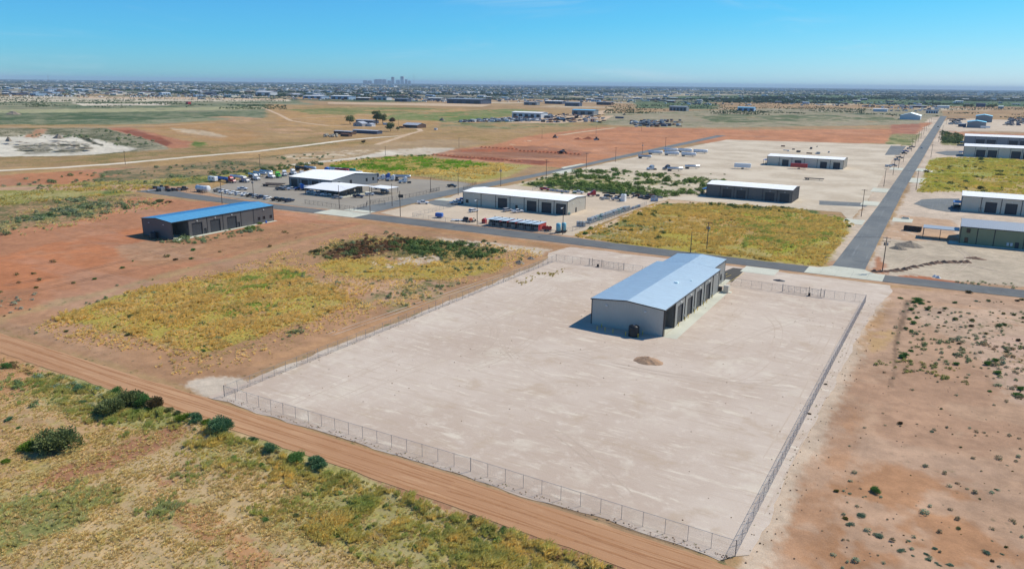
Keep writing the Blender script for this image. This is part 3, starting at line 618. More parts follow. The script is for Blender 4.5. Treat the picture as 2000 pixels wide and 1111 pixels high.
for i in range(13):
    r_ = random.Random(400 + i); cx_, cy_ = r_.uniform(-108, -30), r_.uniform(100, 215); ang = r_.choice([1.2, 1.35, -.5, -.2, .3]) + r_.uniform(-.3, .3); cv = r_.uniform(-.03, .03); L_ = [(cx_, cy_)]
    for k in range(6):
        ang += cv * 9; q = (L_[-1][0] + 9 * math.cos(ang), L_[-1][1] + 9 * math.sin(ang))
        if not (-114 < q[0] < -20 and 94 < q[1] < 226) or (-80 < q[0] < -50 and 166 < q[1] < 240): break
        L_.append(q)
    if len(L_) > 3: tracks(L_, M_mk3, .26, 1.8, .0205 + .0004 * i, 60 + i)
for i, (y, x0, x1, g) in enumerate([(87.0, -175, -60, 0), (86.4, -190, -20, 1.8), (83.6, -260, 10, 2.0), (82.2, -220, -30, 0), (85.0, -300, -90, 0), (84.4, -60, 20, 0)]):
    tracks([(x0 + (x1 - x0) * k / 9, y + .35 * math.sin(k * 1.9 + i)) for k in range(10)], M_mk2, .28 if g else .4, g, .024 + .0014 * i, 20 + i)
for i, L in enumerate([[(-100,610),(100,560),(300,520),(520,470),(700,434)], [(0,560),(200,520),(420,470),(600,440)], [(-100,470),(100,440),(260,400)], [(1760,520),(1800,500),(1900,520),(1990,540)], [(1850,540),(1880,520),(1890,500),(1860,480)], [(640,655),(800,600),(960,545),(1080,506)], [(500,560),(680,548),(760,575),(860,560)]]): tracks(W(L), mat('faint_track_soil', alb(soft((178, 128, 100))), .95, var=.12, vscale=1) if i < 3 or i > 5 else M_mk, .35, 1.9, .034 + .0015 * i, 40 + i)
# ------------------------------------------------------------------ materials of built things
M_wall_pale = mat('pale_grey_wall', alb((184, 184, 186), .92), .55, var=.04, vscale=.3)
M_wall_dark = mat('charcoal_wall', alb((104, 103, 108), .9), .5, var=.05, vscale=.3)
M_wall_grey = mat('stone_grey_wall', alb((206, 200, 194), .92), .55, var=.04, vscale=.3)
M_wall_slate = mat('slate_wall', alb((132, 138, 150), .92), .5, var=.04)
M_wall_green = mat('olive_wall', alb((136, 144, 122), .9), .55, var=.05, vscale=.3)
M_wall_white = mat('white_wall', (.62, .63, .64), .55, var=.04)
M_trim = mat('black_trim', (.035, .037, .042), .45)
M_door = mat('dark_roller_door', (.045, .05, .058), .45)
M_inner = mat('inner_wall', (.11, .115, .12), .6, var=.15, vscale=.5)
M_galv = mat('galvanised_roof', (.72, .83, .86), .62, .92, var=.07, vscale=.3, streak=(1, 8, 1))
M_galv_blue = mat('zinc_roof', (.20, .42, .66), .38, .35, var=.06, vscale=.12, streak=(1, 8, 1))
M_white_roof = mat('white_roof', (.90, .90, .89), .6, 0, var=.02, vscale=.1)
M_blue_roof = mat('blue_roof', (.22, .60, .82), .58, .6, var=.07, vscale=.12, streak=(1, 8, 1))
M_grey_roof = mat('grey_roof', (.32, .36, .40), .5, .2, var=.05)
M_glass = mat('window_glass', (.02, .025, .03), .12, spec=.6)
M_lamp = mat('lamp_housing', (.75, .75, .72), .4)
M_conc_plain = mat('plain_concrete', alb((205, 208, 203)), .9, var=.06, vscale=.5)
M_yellow = mat('yellow_paint', (.72, .50, .03), .5)
M_black = mat('black_plastic', (.018, .018, .02), .45)
M_rubber = mat('tyre_rubber', (.02, .02, .021), .85)
M_steel = mat('bare_steel', (.36, .37, .38), .45, .6)
M_wire = mat('fence_steel', (.30, .31, .33), .5, .5)
M_darkmetal = mat('dark_metal', (.05, .05, .055), .5, .3)
M_wood = mat('weathered_pole_wood', (.13, .10, .08), .85, var=.2, vscale=2)
M_rust = mat('rusty_steel', (.17, .075, .045), .8, var=.3, vscale=1.5)
M_stonegrey = mat('grey_rubble', alb((165, 160, 152)), .9, var=.2, vscale=1)

def ribbed(mb, s0, s1, holes, ztop, f, pitch=.3, depth=.05, outward=1, mi=0):
    """a ribbed sheet wall from s0 to s1 with rectangular holes (a, b, zb, zt); f(s, d, z) -> point, d outward"""
    cuts = sorted(set([s0, s1] + [h[0] for h in holes] + [h[1] for h in holes]))
    for a, b in zip(cuts[:-1], cuts[1:]):
        if b - a < 1e-4: continue
        n = max(1, round((b - a) / pitch)); pr = []
        for i in range(n):
            u = a + (b - a) * i / n; w = (b - a) / n
            pr += [(u, 0), (u + .68 * w, 0), (u + .76 * w, depth), (u + .92 * w, depth)]
        pr.append((b, 0))
        hs = [h for h in holes if h[0] <= a + 1e-4 and h[1] >= b - 1e-4]
        spans = []; z = 0.0
        for h in sorted(hs, key=lambda q: q[2]):
            if h[2] > z + .01: spans.append((z, h[2]))
            z = h[3]
        spans.append((z, None))
        for zb, zt in spans:
            vs = []; 
            for s_, d_ in pr:
                vs.append(f(s_, d_, zb)); vs.append(f(s_, d_, ztop(s_) if zt is None else zt))
            mb.add(vs, [(2 * i, 2 * i + 2, 2 * i + 3, 2 * i + 1) for i in range(len(pr) - 1)], mi)

def hall(name, loc, LX, LY, eave, rise, axis, M_w, M_r, label, cat='building', group=None, side_bays=None, doors=(), rib=.42, open_bay=None, roofpitch=.6, trim=M_trim, M_r2=None, over=.25, lights=True):
    """steel hall; local x 0..LX, y 0..LY. axis = direction of the ridge. doors: (side, centre, width, height, kind)
       side: 'S' (y=0), 'E' (x=LX), 'N', 'W'."""
    root = empty(name, (*loc, 0), label=label, cat=cat, group=group)
    side_bays = side_bays or {}
    def zt(side, s):
        if axis == 'y' and side in 'SN': return eave + rise * (1 - abs(s - LX / 2) / (LX / 2))
        if axis == 'x' and side in 'EW': return eave + rise * (1 - abs(s - LY / 2) / (LY / 2))
        return eave
    F = {'S': lambda s, d, z: (s, -d, z), 'E': lambda s, d, z: (LX + d, s, z), 'N': lambda s, d, z: (s, LY + d, z), 'W': lambda s, d, z: (-d, s, z)}
    for side in 'SENW':
        Lx = LX if side in 'SN' else LY
        cuts = [0] + list(side_bays.get(side, [])) + [Lx]
        mid = Lx / 2
        for k, (a, b) in enumerate(zip(cuts[:-1], cuts[1:])):
            if open_bay and side == open_bay[0] and k == open_bay[1]: continue
            hs = []
            for d in doors:
                if d[0] == side and a < d[1] < b:
                    zb = 0 if d[4] in ('roller', 'door') else d[5]
                    hs.append((d[1] - d[2] / 2, d[1] + d[2] / 2, zb, zb + d[3]))
            mb = MB()
            if a < mid < b and ((axis == 'y') == (side in 'SN')):
                ribbed(mb, a, mid, [h for h in hs if h[1] <= mid] , lambda s: zt(side, s), F[side], rib)
                ribbed(mb, mid, b, [h for h in hs if h[0] >= mid], lambda s: zt(side, s), F[side], rib)
            else: ribbed(mb, a, b, hs, lambda s: zt(side, s), F[side], rib)
            mb.build('wall_panel', M_w, root)
            if k:
                t = MB(); f = F[side]; v = [f(a - .16, .05, 0), f(a + .16, .05, 0), f(a + .16, .05, zt(side, a)), f(a - .16, .05, zt(side, a)),
                                           f(a - .16, -.05, 0), f(a + .16, -.05, 0), f(a + .16, -.05, zt(side, a)), f(a - .16, -.05, zt(side, a))]
                t.add(v, [(0, 1, 2, 3), (4, 5, 1, 0), (1, 5, 6, 2), (3, 2, 6, 7), (0, 3, 7, 4)]); t.build('wall_trim', trim, root)
    for x, y in ((0, 0), (LX, 0), (LX, LY), (0, LY)):
        t = MB(); sx = -.06 if x == 0 else .06; sy = -.06 if y == 0 else .06
        t.box(min(x + sx, x - 3 * sx), min(y + sy, y - 3 * sy), 0, max(x + sx, x - 3 * sx), max(y + sy, y - 3 * sy), eave - .02); t.build('corner_trim', trim, root)
    # roof: two ribbed slopes, fascia all round, ridge cap
    o = over
    def slope(flip, mm):
        mb = MB(); Lr = LY if axis == 'y' else LX; Wd = LX if axis == 'y' else LY
        n = round((Lr + 2 * o) / roofpitch); dz = rise * o / (Wd / 2)
        prof = []
        for i in range(n):
            a = -o + (Lr + 2 * o) * i / n; w = (Lr + 2 * o) / n
            prof += [(a, 0), (a + .85 * w, 0), (a + .88 * w, .05), (a + .97 * w, .05)]
        prof.append((Lr + o, 0)); vs = []
        for s_, h_ in prof:
            e0 = -o if not flip else Wd + o; e1 = Wd / 2
            for p, z in ((e0, eave - dz + .06 + h_), (e1, eave + rise + .06 + h_)):
                vs.append((p, s_, z) if axis == 'y' else (s_, p, z))
        fs = [(2 * i, 2 * i + 1, 2 * i + 3, 2 * i + 2) for i in range(len(prof) - 1)]
        mb.add(vs, fs)
        # underside
        e0 = -o if not flip else Wd + o
        q = [(e0, -o, eave - dz), (Wd / 2, -o, eave + rise), (Wd / 2, Lr + o, eave + rise), (e0, Lr + o, eave - dz)]
        q = [(p, s_, z) if axis == 'y' else (s_, p, z) for p, s_, z in q]; mb.add(q, [(0, 1, 2, 3)])
        mb.build('roof_panel', mm, root)
    slope(False, M_r2 or M_r); slope(True, M_r)
    Wd = LX if axis == 'y' else LY; Lr = LY if axis == 'y' else LX; dz = rise * o / (Wd / 2)
    def P3(p, s_, z): return (p, s_, z) if axis == 'y' else (s_, p, z)
    for e in (-o, Wd + o):
        t = MB(); e2 = e - .06 if e < 0 else e + .06; a, b = sorted((e, e2))
        vs = [P3(p, s_, z) for z in (eave - dz - .22, eave - dz + .05) for p, s_ in ((a, -o), (b, -o), (b, Lr + o), (a, Lr + o))]
        t.add(vs, [(0, 3, 2, 1), (4, 5, 6, 7), (0, 1, 5, 4), (1, 2, 6, 5), (2, 3, 7, 6), (3, 0, 4, 7)]); t.build('gutter', trim, root)
    for s_, d in ((-o, -.05), (Lr + o, .05)):
        t = MB()
        for a, za, b, zb in ((-o, eave - dz, Wd / 2, eave + rise), (Wd / 2, eave + rise, Wd + o, eave - dz)):
            vs = [P3(p, ss, z + k) for ss in (s_, s_ + d) for p, z in ((a, za), (b, zb)) for k in (-.2, .09)]
            t.add(vs, [(0, 1, 3, 2), (4, 6, 7, 5), (1, 5, 7, 3), (0, 2, 6, 4), (0, 4, 5, 1), (2, 3, 7, 6)])
        t.build('gable_trim', trim, root)
    for d in doors:
        side, c, w, h, kind = d[:5]; f = F[side]
        t = MB(); zb = 0 if kind in ('roller', 'door') else d[5]
        if kind == 'roller':
            n = max(3, round(h / .55))
            for i in range(n):
                z0, z1 = h * i / n, h * (i + 1) / n - .05
                vs = [f(c - w / 2, -.18, z0), f(c + w / 2, -.18, z0), f(c + w / 2, -.18, z1), f(c - w / 2, -.18, z1), f(c - w / 2, -.24, z1 + .05), f(c + w / 2, -.24, z1 + .05)]
                t.add(vs, [(0, 1, 2, 3), (3, 2, 5, 4)])
            dd = t.build('roller_door', d[5] if len(d) > 5 else M_door, root)
        else:
            vs = [f(c - w / 2, -.12, zb), f(c + w / 2, -.12, zb), f(c + w / 2, -.12, zb + h), f(c - w / 2, -.12, zb + h)]
            t.add(vs, [(0, 1, 2, 3)]); dd = t.build('door' if kind == 'door' else 'window', M_door if kind == 'door' else M_glass, root)
        fr = MB()
        for a0, a1, z0, z1 in ((c - w / 2 - .12, c - w / 2, zb, zb + h + .12), (c + w / 2, c + w / 2 + .12, zb, zb + h + .12), (c - w / 2, c + w / 2, zb + h, zb + h + .12)):
            vs = [f(a, dp, z) for dp in (.07, -.2) for a, z in ((a0, z0), (a1, z0), (a1, z1), (a0, z1))]
            fr.add(vs, [(0, 1, 2, 3), (0, 4, 5, 1), (1, 5, 6, 2), (2, 6, 7, 3), (3, 7, 4, 0)])
        fr.build('frame', trim, dd)
        if kind == 'roller' and lights:
            q = MB(); vs = [f(a, dp, z) for dp in (.35, 0) for a, z in ((c - .25, h + .75), (c + .25, h + .75), (c + .25, h + .98), (c - .25, h + .98))]
            q.add(vs, [(0, 1, 2, 3), (0, 4, 5, 1), (1, 5, 6, 2), (2, 6, 7, 3), (3, 7, 4, 0)]); q.build('wall_lamp', M_lamp, root)
    return root, F

def wall_lamp(root, f, c, h, r=.25):
    q = MB(); vs = [f(a, dp, z) for dp in (.35, 0.02) for a, z in ((c - r, h), (c + r, h), (c + r, h + .25), (c - r, h + .25))]
    q.add(vs, [(0, 1, 2, 3), (0, 4, 5, 1), (1, 5, 6, 2), (2, 6, 7, 3), (3, 7, 4, 0)]); q.build('wall_lamp', M_lamp, root)

# ---- main hall, pale grey with zinc roof
X0, Y0 = -75.7, 171.6; LX = 19.5
bays = [8.2, 16.4, 24.8, 33.8, 42.4]
root, F = hall('steel_hall', (X0, Y0), LX, 49.2, 6.85, .85, 'y', M_wall_pale, M_galv, 'large pale grey metal workshop with two tone blue silver roof in the fenced caliche yard', 'workshop',
               side_bays={'E': bays, 'W': bays}, open_bay=('E', 0), roofpitch=.45,
               doors=[('E', 12.6, 4.2, 5.0, 'roller'), ('E', 20.8, 4.2, 5.0, 'roller'), ('E', 29.3, 4.2, 5.0, 'roller'), ('E', 38.0, 4.2, 5.0, 'roller')])
wall_lamp(root, F['S'], 4.2, 5.5); wall_lamp(root, F['S'], 14.6, 5.5); wall_lamp(root, F['E'], 45.5, 6.0)
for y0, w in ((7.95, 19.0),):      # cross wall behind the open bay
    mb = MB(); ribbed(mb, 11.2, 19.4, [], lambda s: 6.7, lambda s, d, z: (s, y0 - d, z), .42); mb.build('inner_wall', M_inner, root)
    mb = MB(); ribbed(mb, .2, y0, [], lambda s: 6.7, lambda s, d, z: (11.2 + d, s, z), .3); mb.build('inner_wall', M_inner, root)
for s in (15.6, 23.8, 32.4, 41.2):
    mb = MB(); mb.box(LX + .02, s, 1.0, LX + .2, s + .7, 1.6); mb.build('meter_box', M_steel, root)
vt = MB(); vt.box(13.6, 24.5, 7.3, 14.6, 25.5, 7.75); vt.build('roof_vent', M_galv, root); vt = MB(); vt.box(16.4, 30, 7.05, 16.9, 30.4, 7.4); vt.build('roof_vent', M_galv, root)
for s_ in [0.4] + bays + [48.8]: MB().box(LX + .14, s_ - .28, .1, LX + .24, s_ - .18, 6.6).build('downspout', M_trim, root)
# office wing, narrower, under the same ridge
LX2 = 15.6
wing, F2 = hall('office_wing', (0, 0), LX2, 13.9, 6.98, .68, 'y', M_wall_pale, M_galv, None, None, roofpitch=.45, lights=False,
                doors=[('E', 3.4, 1.0, 2.1, 'door'), ('E', 9.5, 1.0, 1.9, 'window', 1.2)])
# (the wing is part of the hall: its pieces hang under the hall itself)
for ch in list(wing.children):
    ch.parent = root; ch.location = ((LX - LX2) / 2, 49.3, 0)
bpy.data.objects.remove(wing)
mb = MB(); mb.box(-1.2, 8.0, 0, -.02, 12, .12)
sheet('concrete_apron', [(X0 + LX + .05, Y0 - .5), (-52.7, Y0 - .2), (-53.3, 221.2), (-56.15, 221.2)], .03, M_conc)
sheet('concrete_apron', [(X0 + 11.3, Y0 + .1), (X0 + LX - .05, Y0 + .1), (X0 + LX - .05, Y0 + 7.9), (X0 + 11.3, Y0 + 7.9)], .034, M_conc)
sheet('concrete_apron', [(-58.2, 228), (-56.6, 228), (-56.6, 237.2), (-58.2, 237.2)], .034, M_conc)
# parking stripes
for i in range(3):
    u0, v0, u1, v1 = ((1418, 541, 1428, 537), (1424, 551, 1453, 533), (1417, 536, 1421, 534))[i]
    a, b = at(u0, v0), at(u1, v1); ribbon('parking_stripe', [a, b], .14, .035, M_yellow)
# ---- blue roofed charcoal hall
bb = [7.3, 16.0, 23.8, 33.0, 39.7]
root, F = hall('steel_hall', (-276.0, 181.6), 18.4, 50.8, 6.8, .85, 'y', M_wall_dark, M_blue_roof, 'long charcoal metal hall with bright blue roof standing on red soil', 'workshop',
               side_bays={'E': bb, 'W': bb}, open_bay=('E', 0),
               doors=[('E', 11.3, 4.6, 5.0, 'roller'), ('E', 20.0, 4.6, 5.0, 'roller'), ('E', 28.3, 4.6, 5.0, 'roller'), ('E', 14.9, 1.0, 2.2, 'door'), ('E', 31.6, 1.0, 2.2, 'door'),
                      ('E', 42.6, 1.1, 1.3, 'window', 1.4), ('E', 45.3, 1.1, 1.3, 'window', 1.4), ('E', 49.2, 1.1, 1.3, 'window', 1.4)])
wall_lamp(root, F['S'], 4.5, 5.3); wall_lamp(root, F['S'], 13.5, 5.3); wall_lamp(root, F['E'], 45.2, 5.6)
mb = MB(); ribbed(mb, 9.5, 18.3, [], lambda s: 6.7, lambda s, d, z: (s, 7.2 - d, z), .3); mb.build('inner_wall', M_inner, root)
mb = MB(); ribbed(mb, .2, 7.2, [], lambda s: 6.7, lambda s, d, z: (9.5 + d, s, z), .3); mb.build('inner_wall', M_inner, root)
sheet('concrete_apron', [(-257.55, 180.9), (-254.6, 181.0), (-255.9, 233), (-257.55, 233)], .03, M_conc)
sheet('concrete_apron', [(-266.4, 181.7), (-257.6, 181.7), (-257.6, 188.8), (-266.4, 188.8)], .03, M_conc)
# ---- stone grey hall with white roof
gb = [11.0, 19.6, 27.9, 35.9, 43.9, 52.3]
root, F = hall('steel_hall', (-214.4, 318.6), 59.3, 20.3, 6.6, .85, 'x', M_wall_grey, M_white_roof, 'long stone grey metal hall with glaring white roof and four roller doors', 'workshop',
               side_bays={'S': gb, 'N': gb}, doors=[('S', 23.6, 5.0, 5.0, 'roller'), ('S', 40.1, 5.0, 5.0, 'roller'), ('S', 48.2, 5.0, 5.0, 'roller'), ('S', 56.0, 5.0, 5.0, 'roller'),
                                                    ('S', 31.6, 1.1, 2.2, 'door'), ('E', 9.6, 1.1, 2.3, 'door'), ('S', 2.6, 1.4, 1.7, 'window', .9)])
for s in (6.5, 14.5): wall_lamp(root, F['S'], s, 5.3)
wall_lamp(root, F['E'], 6, 4.6); wall_lamp(root, F['E'], 14, 4.6)
# ---- shop and office with white roofs in the truck yard
root, F = hall('steel_hall', (-338.5, 319.2), 33.6, 40.0, 5.6, 2.2, 'x', M_wall_slate, M_white_roof, 'dark fronted truck shop with white roof among parked pickups', 'workshop',
               side_bays={'S': [8.4, 16.8, 25.2]}, rib=.5, doors=[('S', 4.2, 4.6, 4.2, 'roller'), ('S', 12.6, 4.6, 4.2, 'roller'), ('S', 20.8, 4.6, 4.2, 'roller'), ('E', 6, 1.6, 2.2, 'window', 2), ('E', 16, 1.6, 2.2, 'window', 2),
               ('E', 30, 1.4, 1.8, 'window', 2), ('E', 36, 1.4, 1.8, 'window', 2)], lights=False)
root = empty('canopy_office', (-306.2, 300.0, 0), label='low white roofed office with deep shaded porch in front of the truck shop', cat='office')
mb = MB(); ribbed(mb, 4, 24, [(9, 10.2, 0, 2.2), (14, 15.5, 1, 2.2)], lambda s: 3.6, lambda s, d, z: (s, 7 - d, z), .5); ribbed(mb, 7, 24, [(12, 13.2, 0, 2.2), (17, 18.3, 1, 2.2)], lambda s: 3.7, lambda s, d, z: (20 + d, s, z), .5)
ribbed(mb, 7, 24, [], lambda s: 3.7, lambda s, d, z: (4 - d, s, z), .5); mb.build('wall', M_wall_dark, root)
for poly in ([(-.5, -.5, 3.5), (25.5, -.5, 3.5), (25.5, 14, 4.9), (-.5, 14, 4.9)], [(-.5, 14, 4.9), (25.5, 14, 4.9), (25.5, 27, 3.6), (-.5, 27, 3.6)]):
    mb = MB(); vs = poly + [(a, b, c - .22) for a, b, c in poly]; mb.add(vs, [(0, 1, 2, 3), (7, 6, 5, 4), (0, 4, 5, 1), (1, 5, 6, 2), (2, 6, 7, 3), (3, 7, 4, 0)]); mb.build('roof_panel', M_white_roof, root)
for x, y in ((0, 0), (8.3, 0), (16.6, 0), (25, 0), (25, 8.5), (25, 16), (25, 26)):
    mb = MB(); mb.box(x - .12, y - .12, 0, x + .12, y + .12, 3.4); mb.build('post', M_darkmetal, root)
mb = MB(); mb.box(-.4, -.8, 0, 26, 6.8, .06); mb.box(20.3, 6.8, 0, 26, 27, .06); mb.build('porch_floor', M_conc_plain, root)
root = empty('carport', (-279.8, 322, 0), label='flat white carport roof beside the porch office with a black pickup under it', cat='carport')
mb = MB(); mb.box(0, 0, 3.3, 13, 10, 3.5); mb.build('roof', M_white_roof, root)
for x, y in ((.3, .3), (12.7, .3), (12.7, 9.7), (.3, 9.7)):
    mb = MB(); mb.box(x - .1, y - .1, 0, x + .1, y + .1, 3.3); mb.build('post', M_darkmetal, root)
# ---- olive hall with grey roof and lean-to canopy, right edge
root, F = hall('steel_hall', (6.1, 347.4), 46, 22, 6.8, 1.6, 'x', M_wall_green, M_grey_roof, 'olive green metal hall with blue grey roof and lean-to canopy at the right edge', 'workshop', rib=.4,
               side_bays={'S': [5.8, 11.6, 21.5, 31]}, doors=[('S', 26.3, 4.6, 5.0, 'roller', M_rust), ('S', 2.6, 1.1, 1.6, 'window', 4.4), ('S', 2.3, 1.1, 1.9, 'window', .5), ('S', 19.4, 1.1, 2.3, 'door')])
mb = MB(); mb.box(16.0, -.5, .8, 16.8, -.05, 2.0); mb.box(17.2, -.5, .8, 18.0, -.05, 2.0); mb.build('meter_box', M_wall_white, root)
mb = MB(); mb.box(-13.5, 3.6, 4.1, -.4, 12.0, 4.35); mb.build('canopy_roof', M_grey_roof, root)
for x, y in ((-13.2, 4), (-7, 4), (-13.2, 11.6), (-7, 11.6)):
    mb = MB(); mb.box(x - .1, y - .1, 0, x + .1, y + .1, 4.1); mb.build('canopy_post', M_darkmetal, root)
sheet('concrete_apron', [(2.5, 344.5), (52, 344.5), (52, 347.2), (5.9, 347.2), (5.9, 352), (2.5, 352)], .03, M_conc)
def right_hall(x, y, LX_, LY_, ev, rise, Mw, lab, doorw, n, canopy=True, r=.5):
    bl = [LX_ * k / n for k in range(1, n)]
    root, F = hall('steel_hall', (x, y), LX_, LY_, ev, rise, 'x', Mw, M_white_roof, lab, 'workshop', side_bays={'S': bl}, rib=r, lights=True,
                   doors=[('S', LX_ * (k + .5) / n, doorw, ev * .68, 'roller') for k in range(1, n) if k % 3] + [('S', LX_ * 2.0 / (2 * n) , 1.2, 2.2, 'door')])
    if canopy:
        mb = MB(); mb.box(-3.6, 3, 3.4, -.1, 12, 3.6); mb.build('entrance_canopy', mat('blue_awning', (.05, .16, .42), .5), root)
        mb = MB(); mb.box(-3.4, 3.2, 0, -3.2, 3.4, 3.4); mb.box(-3.4, 11.6, 0, -3.2, 11.8, 3.4); mb.build('canopy_post', M_darkmetal, root)
    return root
right_hall(6.0, 443.5, 60, 22, 7.6, 1.1, M_wall_grey, 'stone grey metal hall with white roof second up from the lower right', 4.8, 7)
right_hall(6.0, 812, 90, 26, 9.2, 1.6, M_wall_grey, 'long light grey hall with white roof in front of its darker twin', 7, 10, r=.8)
right_hall(6.0, 965, 90, 26, 10.5, 1.6, M_wall_slate, 'long dark slate hall with white roof behind its lighter twin', 8, 9, r=.8)
# halls beside the long road, left side (behind the tanker yard)
right_hall(-118, 420, 46, 20, 6.8, 1.0, M_wall_dark, 'charcoal hall with white roof left of the long road', 4.6, 6)
right_hall(-128, 620, 56, 22, 7.0, 1.0, M_wall_grey, 'stone grey hall with white roof behind the tanker yard', 4.6, 6)

# ---- generic smaller buildings, placed where the photograph shows them
def shed(u0, u1, vb, hpx, Mw, Mr, label, cat='building', depth=None, axis='x', rise=.12, doors=0, name='metal_building', group=None, lean=False, windows=0):
    x0, y0 = at(u0, vb); s = depth_scale((u0 + u1) / 2, vb); az = math.atan2(x0, y0)
    wid = (u1 - u0) * s * math.cos(az + math.radians(31.05)) / max(.6, math.cos(az))
    wid *= 0.92; ht = hpx * s; dp = depth or wid * .45
    root = empty(name, (x0, y0, 0), label=label, cat=cat, group=group)
    ev = ht * (1 - rise); mb = MB(); rs = ht * rise
    mb.box(0, 0, 0, wid, dp, ev); 
    if axis == 'y': mb.add([(0, 0, ev), (wid, 0, ev), (wid / 2, 0, ht), (0, dp, ev), (wid, dp, ev), (wid / 2, dp, ht)], [(0, 1, 2), (4, 3, 5)])
    else: mb.add([(0, 0, ev), (0, dp, ev), (0, dp / 2, ht), (wid, 0, ev), (wid, dp, ev), (wid, dp / 2, ht)], [(1, 0, 2), (3, 4, 5)])
    mb.build('wall', Mw, root)
    r = MB(); o = .02 * wid; t = .02 * ht + .1
    if axis == 'y':
        for a, b in ((-o, wid / 2), (wid + o, wid / 2)):
            q = [(a, -o, ev), (b, -o, ht), (b, dp + o, ht), (a, dp + o, ev)]; q2 = [(x, y, z + t) for x, y, z in q]
            r.add(q + q2, [(0, 1, 2, 3), (4, 7, 6, 5), (0, 4, 5, 1), (1, 5, 6, 2), (2, 6, 7, 3), (3, 7, 4, 0)])
    else:
        for a, b in ((-o, dp / 2), (dp + o, dp / 2)):
            q = [(-o, a, ev), (-o, b, ht), (wid + o, b, ht), (wid + o, a, ev)]; q2 = [(x, y, z + t) for x, y, z in q]
            r.add(q + q2, [(0, 1, 2, 3), (4, 7, 6, 5), (0, 4, 5, 1), (1, 5, 6, 2), (2, 6, 7, 3), (3, 7, 4, 0)])
    r.build('roof', Mr, root)
    for k in range(doors):
        c = wid * (k + .5) / doors; w = wid / doors * .28; d = MB(); d.box(c - w, -.12, 0, c + w, .1, ev * .72); d.build('door', M_door, root)
    for k in range(windows):
        c = wid * (k + .5) / windows; d = MB(); d.box(c - .7, -.1, 1.1, c + .7, .1, 2.3); d.build('window', M_glass, root)
    return root
M_lblue = mat('light_blue_wall', (.36, .47, .60), .5); M_dblue = mat('dark_blue_wall', (.07, .09, .14), .5); M_brown = mat('brown_boards', (.12, .07, .05), .8, var=.3)
M_hgrey = mat('house_siding', (.33, .33, .34), .7); M_tin = mat('old_tin_roof', (.52, .53, .55), .5, .3, var=.15, vscale=.5)
